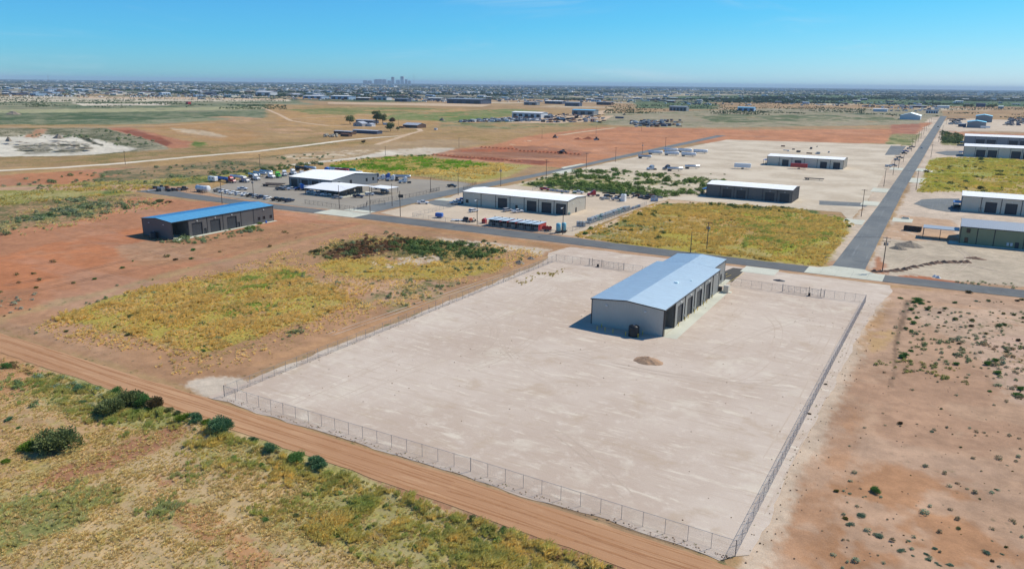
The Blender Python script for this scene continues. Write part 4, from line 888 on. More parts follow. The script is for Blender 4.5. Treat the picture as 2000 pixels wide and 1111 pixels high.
for (u0, u1, vb, hp, Mw, Mr, lab, kw) in [
    (1000, 1060, 229.5, 11, M_wall_white, M_white_roof, 'white hall with dark doors behind the full equipment yard', dict(doors=5, depth=26)),
    (1048, 1076, 230.5, 5.5, M_dblue, M_grey_roof, 'low dark annex at the corner of the white hall', dict(depth=12)),
    (1117, 1162, 224, 10, M_wall_slate, M_blue_roof, 'slate blue hall right of the white hall in the mid distance', dict(doors=3, depth=24)),
    (873, 942, 201.8, 9.2, M_dblue, M_grey_roof, 'large low dark blue building with a glazed front near the horizon yards', dict(doors=4, depth=60)),
    (771, 797, 198.6, 6.2, M_dblue, M_grey_roof, 'dark blue building left of the largest dark building', dict(doors=2)),
    (695, 722, 195.8, 5, M_brown, M_white_roof, 'brown building with pale roof on the far highway', dict(doors=2)),
    (728, 757, 195.2, 6, M_wall_white, M_dblue, 'white fronted building with dark blue fascia on the far highway', dict(doors=3)),
    (646, 683, 193.8, 7, M_lblue, M_white_roof, 'right one of two light blue far workshops', dict(doors=3)),
    (592, 630, 192.2, 5.6, M_lblue, M_white_roof, 'left one of two light blue far workshops', dict(doors=3)),
    (500, 530, 187.5, 9, M_wall_white, M_white_roof, 'tall white far workshop at the left end of the highway row', dict(doors=2)),
    (835, 863, 196.2, 5, M_wall_slate, M_white_roof, 'slate far building between the dark ones', dict(doors=2)),
    (1023, 1050, 205.2, 6, M_wall_slate, M_grey_roof, 'grey far warehouse leftmost of three in a row', dict(doors=2)),
    (1064, 1100, 203, 6, M_dblue, M_white_roof, 'white roofed far warehouse middle of three in a row', dict(doors=3)),
    (1103, 1133, 207.4, 7.5, M_dblue, M_grey_roof, 'dark far warehouse rightmost of three in a row', dict(doors=2)),
    (1165, 1195, 205, 5.8, M_brown, M_grey_roof, 'brown far warehouse behind the dust cloud', dict(doors=2)),
    (1307, 1343, 216.5, 9, M_wall_slate, M_grey_roof, 'slate building with pale columns at the edge of the far scrub', dict(doors=5)),
    (1440, 1475, 216.8, 7.5, M_lblue, M_blue_roof, 'light blue building with blue roof beyond the yards', dict(doors=3)),
    (1757, 1800, 233.5, 12.5, M_wall_white, M_galv, 'white gable fronted barn at the left of the far end of the long road', dict(axis='y', rise=.42, depth=50)),
    (1888, 1928, 249.5, 13.5, M_wall_slate, M_blue_roof, 'grey shop with curved blue roof right of the long road', dict(axis='y', rise=.2, depth=30)),
    (1871, 1888, 248, 6.5, M_dblue, M_grey_roof, 'low dark lean-to beside the grey blue roofed shop', dict(depth=12)),
    (1905, 1940, 238.5, 14, M_wall_slate, M_blue_roof, 'second grey shop with blue roof behind the first', dict(axis='y', rise=.2, depth=40)),
    (1906, 1926, 209, 7, M_dblue, M_dblue, 'tall dark shed beside trees near the right horizon', dict()),
    (1949, 1961, 212.5, 5, M_wall_slate, M_galv, 'small grey shed right of the dark shed near the horizon', dict()),
    (1808, 1834, 221.5, 6.5, M_wall_white, M_dblue, 'row of white units beyond the road end', dict(doors=5)),
    (1782, 1812, 210.5, 4.0, M_brown, M_tin, 'low brown shed near the right horizon', dict()),
    (1830, 1856, 211, 4.5, M_wall_white, M_white_roof, 'low white shed near the right horizon', dict()),
    (1705, 1735, 218, 5.5, M_wall_white, M_white_roof, 'white hall above the red field at the right', dict()),
    # ranch
    (690, 709, 246.5, 9, M_hgrey, M_tin, 'grey ranch house with gable roof', dict(axis='y', rise=.45, depth=12, windows=2, name='ranch_house', cat='house')),
    (714, 727, 246.8, 6, M_wall_white, M_tin, 'small white ranch outbuilding beside the house', dict(axis='y', rise=.4, depth=8, cat='shed', name='ranch_shed')),
    (695, 730, 240.5, 6.5, M_dblue, M_tin, 'long dark open shed behind the ranch house', dict(depth=14, cat='shed', name='ranch_shed')),
    (787, 817, 249.5, 9, M_brown, M_tin, 'brown ranch barn with pale tin roof', dict(rise=.4, depth=20, cat='barn', name='ranch_barn', doors=3)),
    (652, 688, 261.8, 6.5, M_brown, M_tin, 'low brown stable with pale roof, nearest the rock heap', dict(depth=9, cat='shed', name='ranch_shed')),
    (689, 739, 259.8, 6.5, M_dblue, M_tin, 'long open cattle shed with pale roof in the ranch yard', dict(depth=10, cat='shed', name='ranch_shed')),
    (665, 682, 266.5, 5.5, M_brown, M_rust, 'small brown lean-to shed in front of the stable', dict(depth=6, cat='shed', name='ranch_shed')),
    (748, 758, 244, 4, M_wall_white, M_tin, 'small white shed right of the big ranch tree', dict(depth=5, cat='shed', name='ranch_shed')),
    (848, 853, 254, 3.5, M_wall_white, M_tin, 'tiny pump hut standing alone right of the barn', dict(depth=2.5, cat='hut', name='pump_hut')),
    (779, 789, 250, 3, M_brown, M_rust, 'dark trough shed left of the barn', dict(depth=4, cat='shed', name='ranch_shed')),
    ]:
    cat = kw.pop('cat', 'building'); shed(u0, u1, vb, hp, Mw, Mr, lab, cat=cat, **kw)
# ------------------------------------------------------------------ fences
def chain_fence(name, label, pts, H=2.3, post=3.15, pitch=.14, wr=.0026, group=None, pr=.035, parts=True, gap=None, barbs=False, m=M_wire):
    root = empty(name, (pts[0][0], pts[0][1], 0), label=label, cat='fence', group=group)
    ox, oy = pts[0]; fab = MB(); rail = MB(); posts = []
    for (x0, y0), (x1, y1) in zip(pts[:-1], pts[1:]):
        L_ = math.hypot(x1 - x0, y1 - y0); ux, uy = (x1 - x0) / L_, (y1 - y0) / L_; n = max(1, round(L_ / post))
        for i in range(n + 1):
            if i == 0 and posts: continue
            posts.append((x0 - ox + ux * L_ * i / n, y0 - oy + uy * L_ * i / n, i in (0, n)))
        rail.tube((x0 - ox, y0 - oy, H), (x1 - ox, y1 - oy, H), pr * .75, n=5); rail.tube((x0 - ox, y0 - oy, .08), (x1 - ox, y1 - oy, .08), .012, n=3)
        k = int(L_ / pitch)
        for sgn in (1, -1):
            for i in range(-int(H / pitch), k):
                a = i * pitch; b = a + H
                a2, b2 = max(a, 0), min(b, L_)
                if b2 <= a2: continue
                za, zb = a2 - a, b2 - a
                if sgn < 0: za, zb = H - za, H - zb
                p = (x0 - ox + ux * a2, y0 - oy + uy * a2, .05 + za * .97); q = (x0 - ox + ux * b2, y0 - oy + uy * b2, .05 + zb * .97)
                nx, ny = -uy * wr, ux * wr; hz = wr * .7 * (1 if sgn > 0 else -1)
                vs = []
                for c in (p, q): vs += [(c[0] + nx, c[1] + ny, c[2]), (c[0] - nx * .5 - ux * hz, c[1] - ny * .5 - uy * hz, c[2] + wr), (c[0] - nx * .5 + ux * hz, c[1] - ny * .5 + uy * hz, c[2] - wr)]
                fab.add(vs, [(0, 1, 4, 3), (1, 2, 5, 4), (2, 0, 3, 5)])
    f = fab.build('wire_mesh', m, root); f['kind'] = 'stuff'
    rail.build('top_rail', m, root)
    pm = MB().tube((0, 0, 0), (0, 0, H + .05), pr, n=6); em = MB().tube((0, 0, 0), (0, 0, H + .12), pr * 1.7, n=8)
    po = pm.build('post', m, root); eo = em.build('post', m, root); po.location = (posts[1][0], posts[1][1], 0); eo.location = (posts[0][0], posts[0][1], 0)
    for i, (x, y, e) in enumerate(posts):
        if i < 2: continue
        c = (eo if e else po).copy(); COL.objects.link(c); c.location = (x, y, 0); c.parent = root
    return root
FL = (-117.4, 90.3); FR = (-17.8, 90.3); BL = (-115.9, 230.5); BR = (-16.6, 231.8)
chain_fence('chain_link_fence', 'near chain link fence along the orange dirt road', [FL, (-60, 90.9), FR])
chain_fence('chain_link_fence', 'right hand chain link fence of the caliche yard beside the desert', [FR, (-17.3, 170), BR])
chain_fence('chain_link_fence', 'left hand chain link fence between caliche yard and grassy lot', [FL, (-116.8, 160), BL])
chain_fence('chain_link_fence', 'back chain link fence left of the pale hall up to the sliding gate', [BL, (-103.4, 230.7)])
chain_fence('chain_link_fence', 'back chain link fence between the left gate and the pale hall', [(-90.7, 230.5), (-73.9, 230.6)])
chain_fence('chain_link_fence', 'back chain link fence from the pale hall to the right gate', [(-57.9, 230.6), (-39.5, 230.7)])
chain_fence('chain_link_fence', 'short back chain link fence right of the right gate', [(-27.7, 231.5), BR])
def gate(name, label, x0, x1, y, left=True):
    root = empty(name, (x0, y, 0), label=label, cat='gate'); L_ = x1 - x0
    f = MB(); ml = MB()
    for a, b in ((0, L_),):
        f.tube((a, 0, .25), (b, 0, .25), .05, n=6); f.tube((a, 0, 2.2), (b, 0, 2.2), .05, n=6)
        n = 7
        for i in range(n + 1):
            x = a + (b - a) * i / n; f.tube((x, 0, .25), (x, 0, 2.2), .04, n=5)
            if i < n: x2 = a + (b - a) * (i + 1) / n; f.tube((x, 0, .25), (x2, 0, 2.2), .025, n=4)
    f.build('gate_frame', M_wire, root)
    k = .16; n = int(L_ / k)
    for s in (1, -1):
        for i in range(-12, n):
            a = max(0, i * k); b = min(L_, i * k + 1.95)
            if b <= a: continue
            za, zb = a - i * k, b - i * k
            if s < 0: za, zb = 1.95 - za, 1.95 - zb
            ml.tube((a, .03, .25 + za), (b, .03, .25 + zb), .006, n=3, caps=False)
    q = ml.build('wire_mesh', M_wire, root); q['kind'] = 'stuff'
    for x in ((L_ * .08, L_ * .36) if left else (L_ * .64, L_ * .92)):
        p = MB().tube((x, .25, 0), (x, .25, 2.6), .08, n=8).build('gate_post', M_darkmetal, root)
    for x in (-.15, L_ + .15): MB().tube((x, .1, 0), (x, .1, 2.6), .06, n=8).build('gate_post', M_wire, root)
    x = L_ * (.27 if left else .66)
    m_ = MB(); m_.box(x - .35, -.7, .0, x + .35, -.15, .15); m_.prism([(x - .3, .15), (x + .3, .15), (x + .26, .95), (x - .26, .95)], -.68, -.2, 'y'); m_.build('gate_motor', M_black, root)
    return root
gate('sliding_gate', 'left sliding gate with black motor box in the back fence', -103.3, -90.8, 230.8)
gate('sliding_gate', 'right sliding gate with black motor box near the road junction', -39.4, -27.8, 231.2, False)

M_pipe = mat('pipe_fence_steel', (.09, .085, .085), .6, .3)
def pipe_fence(label, pts, post=3.2, H=1.9, m=M_pipe, mesh=True, group=None):
    return chain_fence('pipe_fence', label, pts, H, post, .34, .006, group, .05, m=m)
pipe_fence('dark pipe fence along the south side of the truck yard', W([(596, 397.5), (692, 411.5)]) )
pipe_fence('dark pipe fence at the corner gate of the truck yard', W([(699, 410), (716, 404), (717, 400), (752, 400)]))
pipe_fence('dark pipe fence along the east side of the truck yard', W([(724, 398), (800, 386), (858, 373)]))
pipe_fence('dark pipe fence around the east corner of the truck yard', W([(842, 376), (858, 372)]))
pipe_fence('dark fence behind the truck yard next to the green field', W([(800, 343), (930, 361), (905, 370)]))
pipe_fence('dark pipe fence at the far left gate of the truck yard', W([(364, 375), (396, 378.5)]))
chain_fence('chain_link_fence', 'chain link fence in front of the workshop yard by the main road', W([(806, 424), (870, 433.5), (935, 441), (1000, 449), (1076, 458)]), 1.9, 3.2, .3, .005)
chain_fence('chain_link_fence', 'chain link fence from the workshop yard corner up to its parking pad', W([(806, 424), (866, 409), (893, 403)]), 1.9, 3.2, .3, .005)
chain_fence('chain_link_fence', 'chain link fence beside the long row of white totes', W([(1076, 458), (1118, 452), (1200, 425), (1262, 401)]), 1.9, 3.2, .3, .005)
chain_fence('chain_link_fence', 'fence in front of the brushy lot behind the stone grey hall', W([(1040, 372), (1060, 366), (1200, 378), (1290, 387)]), 1.8, 4, .4, .007)

# ------------------------------------------------------------------ utility poles and wires
POLES = {}
def pole(key, b, t, label, trans=0, arms=1, metal=False, rz=0.0, lampp=False):
    x, y = at(*b); d = RC @ np.array([t[0] - 1000., -(t[1] - 555.5), -FPX]); k = (x * d[0] + y * d[1]) / (d[0] ** 2 + d[1] ** 2); h = CAM_H + d[2] * k
    h = min(max(h, 8), 14)
    s = depth_scale(*b); r = .16
    root = empty('utility_pole', (x, y, 0), rz, label=label, cat='utility pole')
    MB().tube((0, 0, -.2), (0, 0, h), r * 1.1, r * .75, n=8).build('shaft', M_steel if metal else M_wood, root)
    for i in range(arms):
        z = h - .5 - i * 1.1; a = MB().box(-1.25, .12, z, 1.25, .26, z + .14).build('crossarm', M_wood, root)
        for q in (-1.1, -.4, .5, 1.1):
            MB().tube((q, .19, z + .14), (q, .19, z + .38), .05, .03, n=5).build('insulator', M_stonegrey, a)
    for i in range(trans):
        q = -.45 + .9 * (i % 2) if trans > 1 else .42
        MB().lathe([(h - 2.9, .05), (h - 2.85, .27), (h - 1.95, .27), (h - 1.85, .16)], (q, -.1, 0), n=9).build('transformer', M_steel, root)
    if lampp:
        l = MB(); l.box(-.1, -1.6, h - .6, .1, 0, h - .5); l.box(-.25, -2.1, h - .75, .25, -1.4, h - .5); l.build('yard_lamp', M_lamp, root)
    POLES[key] = (x, y, h); return root
P_ = pole
P_('m1', (1380, 491), (1382, 433), 'wooden pole with transformers in the yellow field behind the pale hall', 3, 1)
P_('m1b', (1348.6, 493), (1350, 457), 'short bare pole left of the transformer pole by the yellow field', 0, 0)
P_('m2', (1723, 531), (1733, 463), 'tall wooden transformer pole at the junction, right of the white slabs', 3, 2)
P_('m3', (932, 439), (931, 388), 'pole with lamp left of the red and black trailers', 0, 1, lampp=True)
P_('m4', (1099, 458), (1101, 403), 'pole with lamp beside the light blue tank trailers', 0, 0, lampp=True)
P_('l1', (434, 398), (431, 354), 'thin pole behind the bright blue roof, leftmost of the road poles', 0, 0)
P_('l2', (495.5, 387), (489, 348), 'leaning transformer pole in the row of parked pickups', 2, 1)
P_('l3', (663, 408), (661, 362), 'bare pole in front of the low white roofed office', 0, 0)
P_('l4', (723, 415), (722, 378), 'pole with crossarm near the corner gate of the truck yard', 0, 1)
P_('l5', (766, 403), (764, 359), 'pole on the near verge of the side road left of the white pickup', 0, 0)
P_('l6', (782, 423), (780, 373), 'pole on sandy corner below the small dark sign', 0, 0)
P_('l7', (841, 375), (840, 347), 'pole inside the east fence of the truck yard', 0, 0)
P_('s1', (895, 381), (894.5, 338), 'side road pole left of the stone grey hall', 0, 1)
P_('s2', (978, 364), (978, 326), 'side road pole with transformer right behind the stone grey hall', 2, 0)
P_('s3', (1066.8, 348), (1066.8, 312), 'side road pole at the edge of the brushy lot', 0, 1)
P_('s4', (1145, 330), (1145, 299), 'side road pole at the white driveway slab', 0, 1)
P_('s5', (1202, 316.5), (1202, 287.6), 'side road pole with red dozed field right behind it', 0, 1)
P_('s6', (1254.5, 301), (1255, 279), 'side road pole with transformer near the white tankers', 2, 1)
P_('s7', (1299.5, 289), (1300, 269), 'farthest visible pole along the side road', 0, 1)
P_('f1', (1164, 263.6), (1164, 246), 'field pole behind the yellow loader on red soil', 0, 0)
P_('f2', (1058.5, 271), (1058.5, 253.6), 'field pole left of the bulldozer', 0, 0)
P_('f3', (1253, 256), (1253, 246), 'short pole at the back edge of the red dozed field', 0, 0)
P_('f4', (896.5, 289), (896.5, 269), 'lone pole left of the red dozed field', 0, 0)
P_('f5', (752.8, 304), (752.8, 286), 'lone pole above the whitish rubble bank', 0, 0)
P_('f6', (508, 328), (507.5, 301.5), 'lone pole in scrub above the truck yard', 0, 1)
P_('f7', (245, 321.6), (242.4, 295), 'lone pole beside the white gravel track near the quarry', 0, 1)
P_('f8', (778.5, 246), (778.5, 231), 'pole in the ranch yard beside the barn', 0, 0)
for i, (b, t) in enumerate([((1787, 287.6), (1789.5, 264)), ((1793, 277.5), (1795, 256)), ((1798.6, 271), (1800, 251)), ((1803.7, 263.6), (1805, 245)), ((1808.7, 256), (1810, 240)), ((1813.8, 248.5), (1815, 234)), ((1818, 241), (1819, 229)),
                            ((1779.7, 296), (1782, 270)), ((1764, 316.6), (1766, 291)), ((1754.5, 329), (1757, 301)), ((1744, 341.8), (1747, 311)), ((1726, 364.5), (1730, 329)), ((1682, 423), (1688, 370))]):
    order = {7: 8, 8: 9, 9: 10, 10: 11, 11: 12, 12: 13}
    lab = ['left verge pole, %s from the far end of the long road' % w for w in ('seventh', 'sixth', 'fifth', 'fourth', 'third', 'second', 'first')]
    lab += ['left verge pole at the parked cars of the long road', 'left verge pole just below the parked cars of the long road', 'left verge pole at a white driveway slab of the long road', 'left verge pole above the second white driveway slab', 'leaning left verge pole by the tanker yard corner', 'nearest left verge pole of the long road above the yellow field']
    P_('r%d' % i, b, t, lab[i], 0, 1 if i > 6 else 0)
for i, (b, t, lab) in enumerate([((1789, 371), (1792, 333), 'right verge pole of the long road beside the green lot'), ((1818, 308), (1820, 282.5), 'right verge pole at the first white hall driveway'), ((1833, 277.5), (1835, 256), 'right verge pole in front of the weedy strip'),
                                 ((1840, 262), (1841.5, 246), 'right verge pole at the blue roofed shop driveway'), ((1848, 243.5), (1849, 228), 'farthest right verge pole of the long road')]):
    P_('q%d' % i, b, t, lab, 0, 1)
def wire(a, b, label, sag=.9, offs=(-1.1, 1.1), r=.018, drop=.1):
    (x0, y0, h0), (x1, y1, h1) = POLES[a], POLES[b]; d = Vector((x1 - x0, y1 - y0, 0)).normalized(); nrm = Vector((-d.y, d.x, 0))
    mb = MB()
    for o in offs:
        p = None
        for i in range(11):
            t = i / 10; q = (x0 + (x1 - x0) * t + nrm.x * o, y0 + (y1 - y0) * t + nrm.y * o, h0 + (h1 - h0) * t - drop - sag * 4 * t * (1 - t))
            if p: mb.tube(p, q, r, n=3, caps=False)
            p = q
    o = mb.build('power_line', M_darkmetal); tag(o, label, 'power line', 'overhead wires'); return o
for a, b, lab in [('s3', 's4', 'overhead wires beside the brushy lot'), ('s4', 's5', 'overhead wires in front of the red dozed field, nearest span'), ('s5', 's6', 'overhead wires in front of the red dozed field, middle span'), ('s6', 's7', 'overhead wires in front of the red dozed field, farthest span'),
                  ('s1', 's2', 'overhead wires behind the stone grey hall'), ('s2', 's3', 'overhead wires over the side road past the stone grey hall'), ('l7', 's1', 'bright overhead wires rising over the truck yard east fence'),
                  ('l3', 'l4', 'wires in front of the low office'), ('l1', 'l2', 'sagging wire over the row of parked pickups'), ('m3', 'm4', 'wires above the row of red and black trailers')]:
    wire(a, b, lab, sag=.8 if lab[0] != 's' else 2.2, offs=(0,) if 'sagging' in lab else (-.6, .6))
wire('m1', 'm2', 'overhead wires above the yellow field along the main road', 1.5, (-.8, 0, .8), r=.014)

# small dark sign by the truck yard
x, y = at(783, 392); r_ = empty('yard_sign', (x, y, 0), math.radians(20), label='small dark sign board on posts by the side road fence', cat='sign')
MB().box(-1.3, -.06, 1.6, 1.3, .06, 3.2).build('board', M_darkmetal, r_)
for q in (-.9, .9): MB().box(q - .06, -.05, 0, q + .06, .05, 1.6).build('post', M_steel, r_)
# street sign at the junction slabs
x, y = at(1611, 517); r_ = empty('street_sign', (x, y, 0), label='thin street sign post at the corner of the yellow field', cat='sign')
MB().tube((0, 0, 0), (0, 0, 3), .04, n=6).build('post', M_steel, r_); MB().box(-.4, -.02, 2.6, .4, .02, 2.85).build('plate', M_wall_green, r_)

# ------------------------------------------------------------------ bollards, tank, boxes at the main hall
b0 = MB().tube((0, 0, 0), (0, 0, 1.05), .09, n=8).lathe([(1.05, .09), (1.11, .05)], n=8).build('bollard', M_yellow)
def put(src, x, y, label, first=[True]): 
    o = src if first[0] else src.copy()
    if not first[0]: COL.objects.link(o)
    first[0] = False; o.location = (x, y, 0); tag(o, label, 'bollard', 'yellow bollards at the pale hall'); return o
nm = ['first', 'second', 'third', 'fourth']
for i, c in enumerate((12.6, 20.8, 29.3, 38.0)):
    for s, w in ((-2.7, 'near'), (2.7, 'far')): put(b0, -55.6, Y0 + c + s, 'yellow bollard at the %s side of the %s roller door of the pale hall' % (w, nm[i]))
for i, (u, v) in enumerate([(1166, 645), (1175, 640), (1181.5, 648), (1197, 651), (1222, 656), (1246, 660), (1255, 654)]):
    put(b0, *at(u, v), 'yellow bollard in the shade of the gable wall, %s from the left' % (nm + ['fifth', 'sixth', 'seventh'])[i])
def water_tank(x, y, label, r=1.35, h=2.9):
    root = empty('water_tank', (x, y, 0), label=label, cat='tank')
    MB().lathe([(0, r), (.12, r * 1.01), (h * .25, r), (h * .27, r * .985), (h * .5, r), (h * .52, r * .985), (h * .8, r), (h * .88, r * .94), (h * .97, r * .55), (h, r * .3)], n=24).build('tank_body', M_black, root, True)
    MB().lathe([(h - .02, .32), (h + .1, .32), (h + .12, .2)], n=12).build('lid', mat('pale_lid', (.35, .36, .37), .5), root)
    MB().tube((r * .95, -.2, .3), (r * 1.3, -.2, .3), .06, n=6).build('outlet', M_steel, root); return root
water_tank(-62.6, 168.2, 'round black water tank in front of the pale grey gable wall')
water_tank(-266.8, 179.8, 'round black water tank in front of the charcoal gable wall', 1.5, 2.6)
r_ = empty('generator', (-53.9, 221.8, 0), label='grey generator box on a pad at the far corner of the pale hall', cat='generator')
MB().box(-1.5, -.9, 0, 1.5, .9, .15).build('pad', M_conc_plain, r_); MB().prism([(-1.3, .15), (1.3, .15), (1.15, 1.9), (.7, 2.15), (-.9, 2.15), (-1.2, 1.8)], -.75, .75, 'x').build('housing', M_wall_grey, r_); MB().box(-.76, -.5, .5, -.74, .6, 1.6).build('vent', M_darkmetal, r_)
r_ = empty('air_conditioner', (-56.0, 222.3, 0), label='dark air conditioning unit against the office wing wall', cat='air conditioner')
MB().box(-.55, -.6, 0, .55, .6, 1.2).build('housing', M_darkmetal, r_); MB().lathe([(1.2, .42), (1.25, .4)], n=12).build('fan_grille', M_black, r_)
r_ = empty('barrel', (*at(520, 435.5), 0), label='bright blue barrel by the charcoal hall', cat='barrel')
MB().lathe([(0, .32), (.3, .36), (.6, .36), (.98, .32)], n=12).build('drum', mat('blue_plastic', (.02, .16, .62), .4), r_); MB().lathe([(.98, .3), (1.02, .3)], n=12).build('lid', mat('blue_plastic', (0, 0, 0)), r_)
r_ = empty('air_conditioner', (*at(508, 435), 0), label='dark condenser box under the windows of the charcoal hall', cat='air conditioner')
MB().box(-.6, -.6, 0, .6, .6, 1.1).build('housing', M_stonegrey, r_); MB().lathe([(1.1, .45), (1.15, .42)], n=12).build('fan_grille', M_black, r_)

# ------------------------------------------------------------------ mounds
def mound(name, u, v, wpx, h, m, label, seed, asp=.7, cat='pile', stones=0):
    s = depth_scale(u, v); x, y = at(u, v); R = wpx * s / 2; n = 26; vs = []; fs = []
    g = np.linspace(-1, 1, n); X, Y_ = np.meshgrid(g, g); rr = np.hypot(X, Y_); ang = np.arctan2(Y_, X)
    z = np.clip(1 - rr / (.82 + .25 * fbm(np.cos(ang) * 3 + seed, np.sin(ang) * 3, 1.3, seed, 2)), 0, 1) ** .9 * (0.7 + .6 * fbm(X * 4 + seed, Y_ * 4, 1.0, seed, 4)) * h
    for i in range(n):
        for j in range(n): vs.append((X[i, j] * R, Y_[i, j] * R * asp, z[i, j] - .02 - (.1 if z[i, j] < .01 else 0)))
    for i in range(n - 1):
        for j in range(n - 1): a = i * n + j; fs.append((a, a + 1, a + n + 1, a + n))
    o = MB().add(vs, fs).build(name, m, None, False, (x, y + R * asp * .5, 0)); tag(o, label, cat)
    return o
M_pile = mat('tan_gravel_pile', alb((178, 146, 124)), .95, var=.18, vscale=2, bump=.6, bscale=5)
M_pile2 = mat('grey_gravel_pile', alb((150, 138, 128)), .95, var=.15, vscale=1.5, bump=.6, bscale=5)
M_pile3 = mat('red_soil_pile', alb((178, 108, 78)), .95, var=.18, vscale=1, bump=.6, bscale=3)
M_pile4 = mat('brown_soil_ridge', alb((140, 112, 98)), .95, var=.2, vscale=1.5, bump=.7, bscale=4)
mound('gravel_pile', 1262, 709, 64, 1.2, M_pile, 'tan gravel pile in the open caliche yard', 1)
mound('gravel_pile', 1012, 515, 26, 1.3, M_pile2, 'grey gravel pile beside the left fence of the caliche yard', 2)
mound('gravel_pile', 1036, 506, 18, .9, M_pile2, 'smaller grey gravel pile behind the first one by the left fence', 3)
mound('mulch_heap', 1521, 549, 26, .5, M_darkmetal, 'flat black ash heap between hall and junction', 4)
mound('gravel_pile', 1776, 482, 56, 2.0, M_pile2, 'wide grey gravel pile at the right, behind the junction pole', 5, .8)
mound('gravel_pile', 1754, 487, 34, 1.6, M_pile2, 'darker front lobe of the wide grey gravel pile', 6, .8)
for i in range(17):
    t = i / 16; u = 1708 + t * 180 + random.uniform(-2, 2); v = 531 - 20 * t + 3 * math.sin(t * 7)
    o = mound('trench_spoil', u, v, random.uniform(15, 26), random.uniform(.6, 1.1), M_pile4, 'lump of the brown trench spoil ridge on the lot right of the junction', 10 + i, random.uniform(.4, .7)); o['group'] = 'brown trench spoil right of the junction'
mound('trench_spoil', 1905, 506, 40, .8, M_pile4, 'curved brown spoil heap in front of the olive hall', 19, .4)
for i, (u, v, w, h, lab) in enumerate([(1148, 272.5, 30, 3.0, 'red soil heap right of the bulldozer'), (1128, 273, 22, 2.2, 'smaller red soil heap beside the bulldozer'), (862, 236, 16, 5, 'tan soil heap left of the far equipment yard'), (14, 276, 18, 5, 'grey cone of crushed stone in the quarry'), (110, 270.5, 30, 4, 'low grey heap on the quarry floor'), (20, 224, 40, 6, 'pale heap at the left edge beyond the quarry')]):
    mound('soil_pile' if 'soil' in lab else 'stone_pile', u, v, w, h, M_pile3 if 'red' in lab else M_pile2, lab, 30 + i, .6)
for i in range(26):      # windrow of dozed soil across the red field
    u = 940 + i * 7.6; v = 289 + (u - 940) * .055 + random.uniform(-.5, .5) + (3.2 if u > 1010 else 0)
    o = mound('soil_ridge', u, v, 11, 1.5, M_pile3, 'low ridge of loose red soil in the windrow across the dozed field', 50 + i, .8, 'soil ridge'); o['group'] = 'windrow of loose red soil'
for i in range(22):
    u = 846 + i * 8; v = 303 + i * .62; o = mound('soil_ridge', u, v, 14, 1.1, M_pile3, 'dark red ridge of soil at the near rim of the dozed field', 90 + i, .6, 'soil ridge'); o['group'] = 'rim of the dozed field'
# heaps of rubble inside the quarry
for i in range(26):
    u = random.uniform(28, 172); v = random.uniform(277, 291); o = mound('rubble_heap', u, v, random.uniform(9, 20), random.uniform(.5, 1.3), M_pile2 if random.random() < .6 else M_stonegrey, 'low heap of broken grey rock on the quarry floor', 130 + i, .8, 'rubble heap'); o['group'] = 'rock heaps on the quarry floor'
# white rocks beside the stable
rk = MB()
for i in range(1):
    vs = []; 
rkm = []
for k in range(3):
    q = MB(); q.lathe([(-.5, .25), (-.25, .55), (.15, .6), (.5, .25)], n=6)
    q.v = [(x * random.uniform(.75, 1.25), y * random.uniform(.75, 1.25), z * random.uniform(.8, 1.2)) for x, y, z in q.v]; o = q.build('white_rock', M_stonegrey); rkm.append(o)
for i in range(34):
    src = rkm[i % 3]; o = src if i < 3 else src.copy()
    if i >= 3: COL.objects.link(o)
    u = 633 + random.random() * 26; v = 268.5 - random.random() * 4; x, y = at(u, v); o.location = (x, y, .5 + .8 * random.random()); o.rotation_euler = (random.random() * 6, random.random() * 6, random.random() * 6); k = random.uniform(1.4, 2.8); o.scale = (k, k, k)
    tag(o, 'pale boulder in the rock heap left of the ranch stable', 'boulder', 'boulders left of the stable')
# ------------------------------------------------------------------ vehicles (local +x forward, wheels on z = 0)
def paint_mat(name, c): return mat('paint_' + name, c, .28, .0, spec=.6)
PM = dict(white=paint_mat('white', (.78, .78, .78)), silver=paint_mat('silver', (.45, .46, .48)), black=paint_mat('black', (.012, .012, .014)), navy=paint_mat('navy', (.015, .025, .06)),
          grey=paint_mat('grey', (.12, .125, .13)), blue=paint_mat('blue', (.02, .12, .45)), red=paint_mat('red', (.42, .02, .025)), green=paint_mat('green', (.08, .45, .04)), teal=paint_mat('teal', (.02, .30, .24)),
          pale=paint_mat('pale', (.55, .62, .68)), yellow=paint_mat('yellow', (.65, .42, .02)), orange=paint_mat('orange', (.6, .12, .02)))
WH = None
def wheel(root, x, y, r=.4, w=.26):
    mb = MB(); mb.lathe([(-w / 2, r * .9), (-w / 2 + .03, r), (w / 2 - .03, r), (w / 2, r * .9)], (x, y, r), 'y', 14); o = mb.build('wheel', M_rubber, root)
    sg = 1 if y > 0 else -1; q = MB(); q.lathe(sorted([(sg * w / 2, r * .55), (sg * (w / 2 + .015), r * .5)]), (x, y, r), 'y', 10); q.build('rim', M_steel, o); return o
def body_section(mb, prof, w0, w1, mi=0):
    """profile (x, z) extruded across y with the upper points pulled in: w0 at low z, w1 at top"""
    zs = [p[1] for p in prof]; a, b = min(zs), max(zs); n = len(prof)
    vs = []
    for sg in (-1, 1):
        for x, z in prof: t = (z - a) / (b - a) if b > a else 0; vs.append((x, sg * (w0 + (w1 - w0) * t), z))
    fs = [tuple(range(n)), tuple(range(2 * n - 1, n - 1, -1))] + [(i, i + n, (i + 1) % n + n, (i + 1) % n) for i in range(n)]
    mb.add(vs, fs, mi)
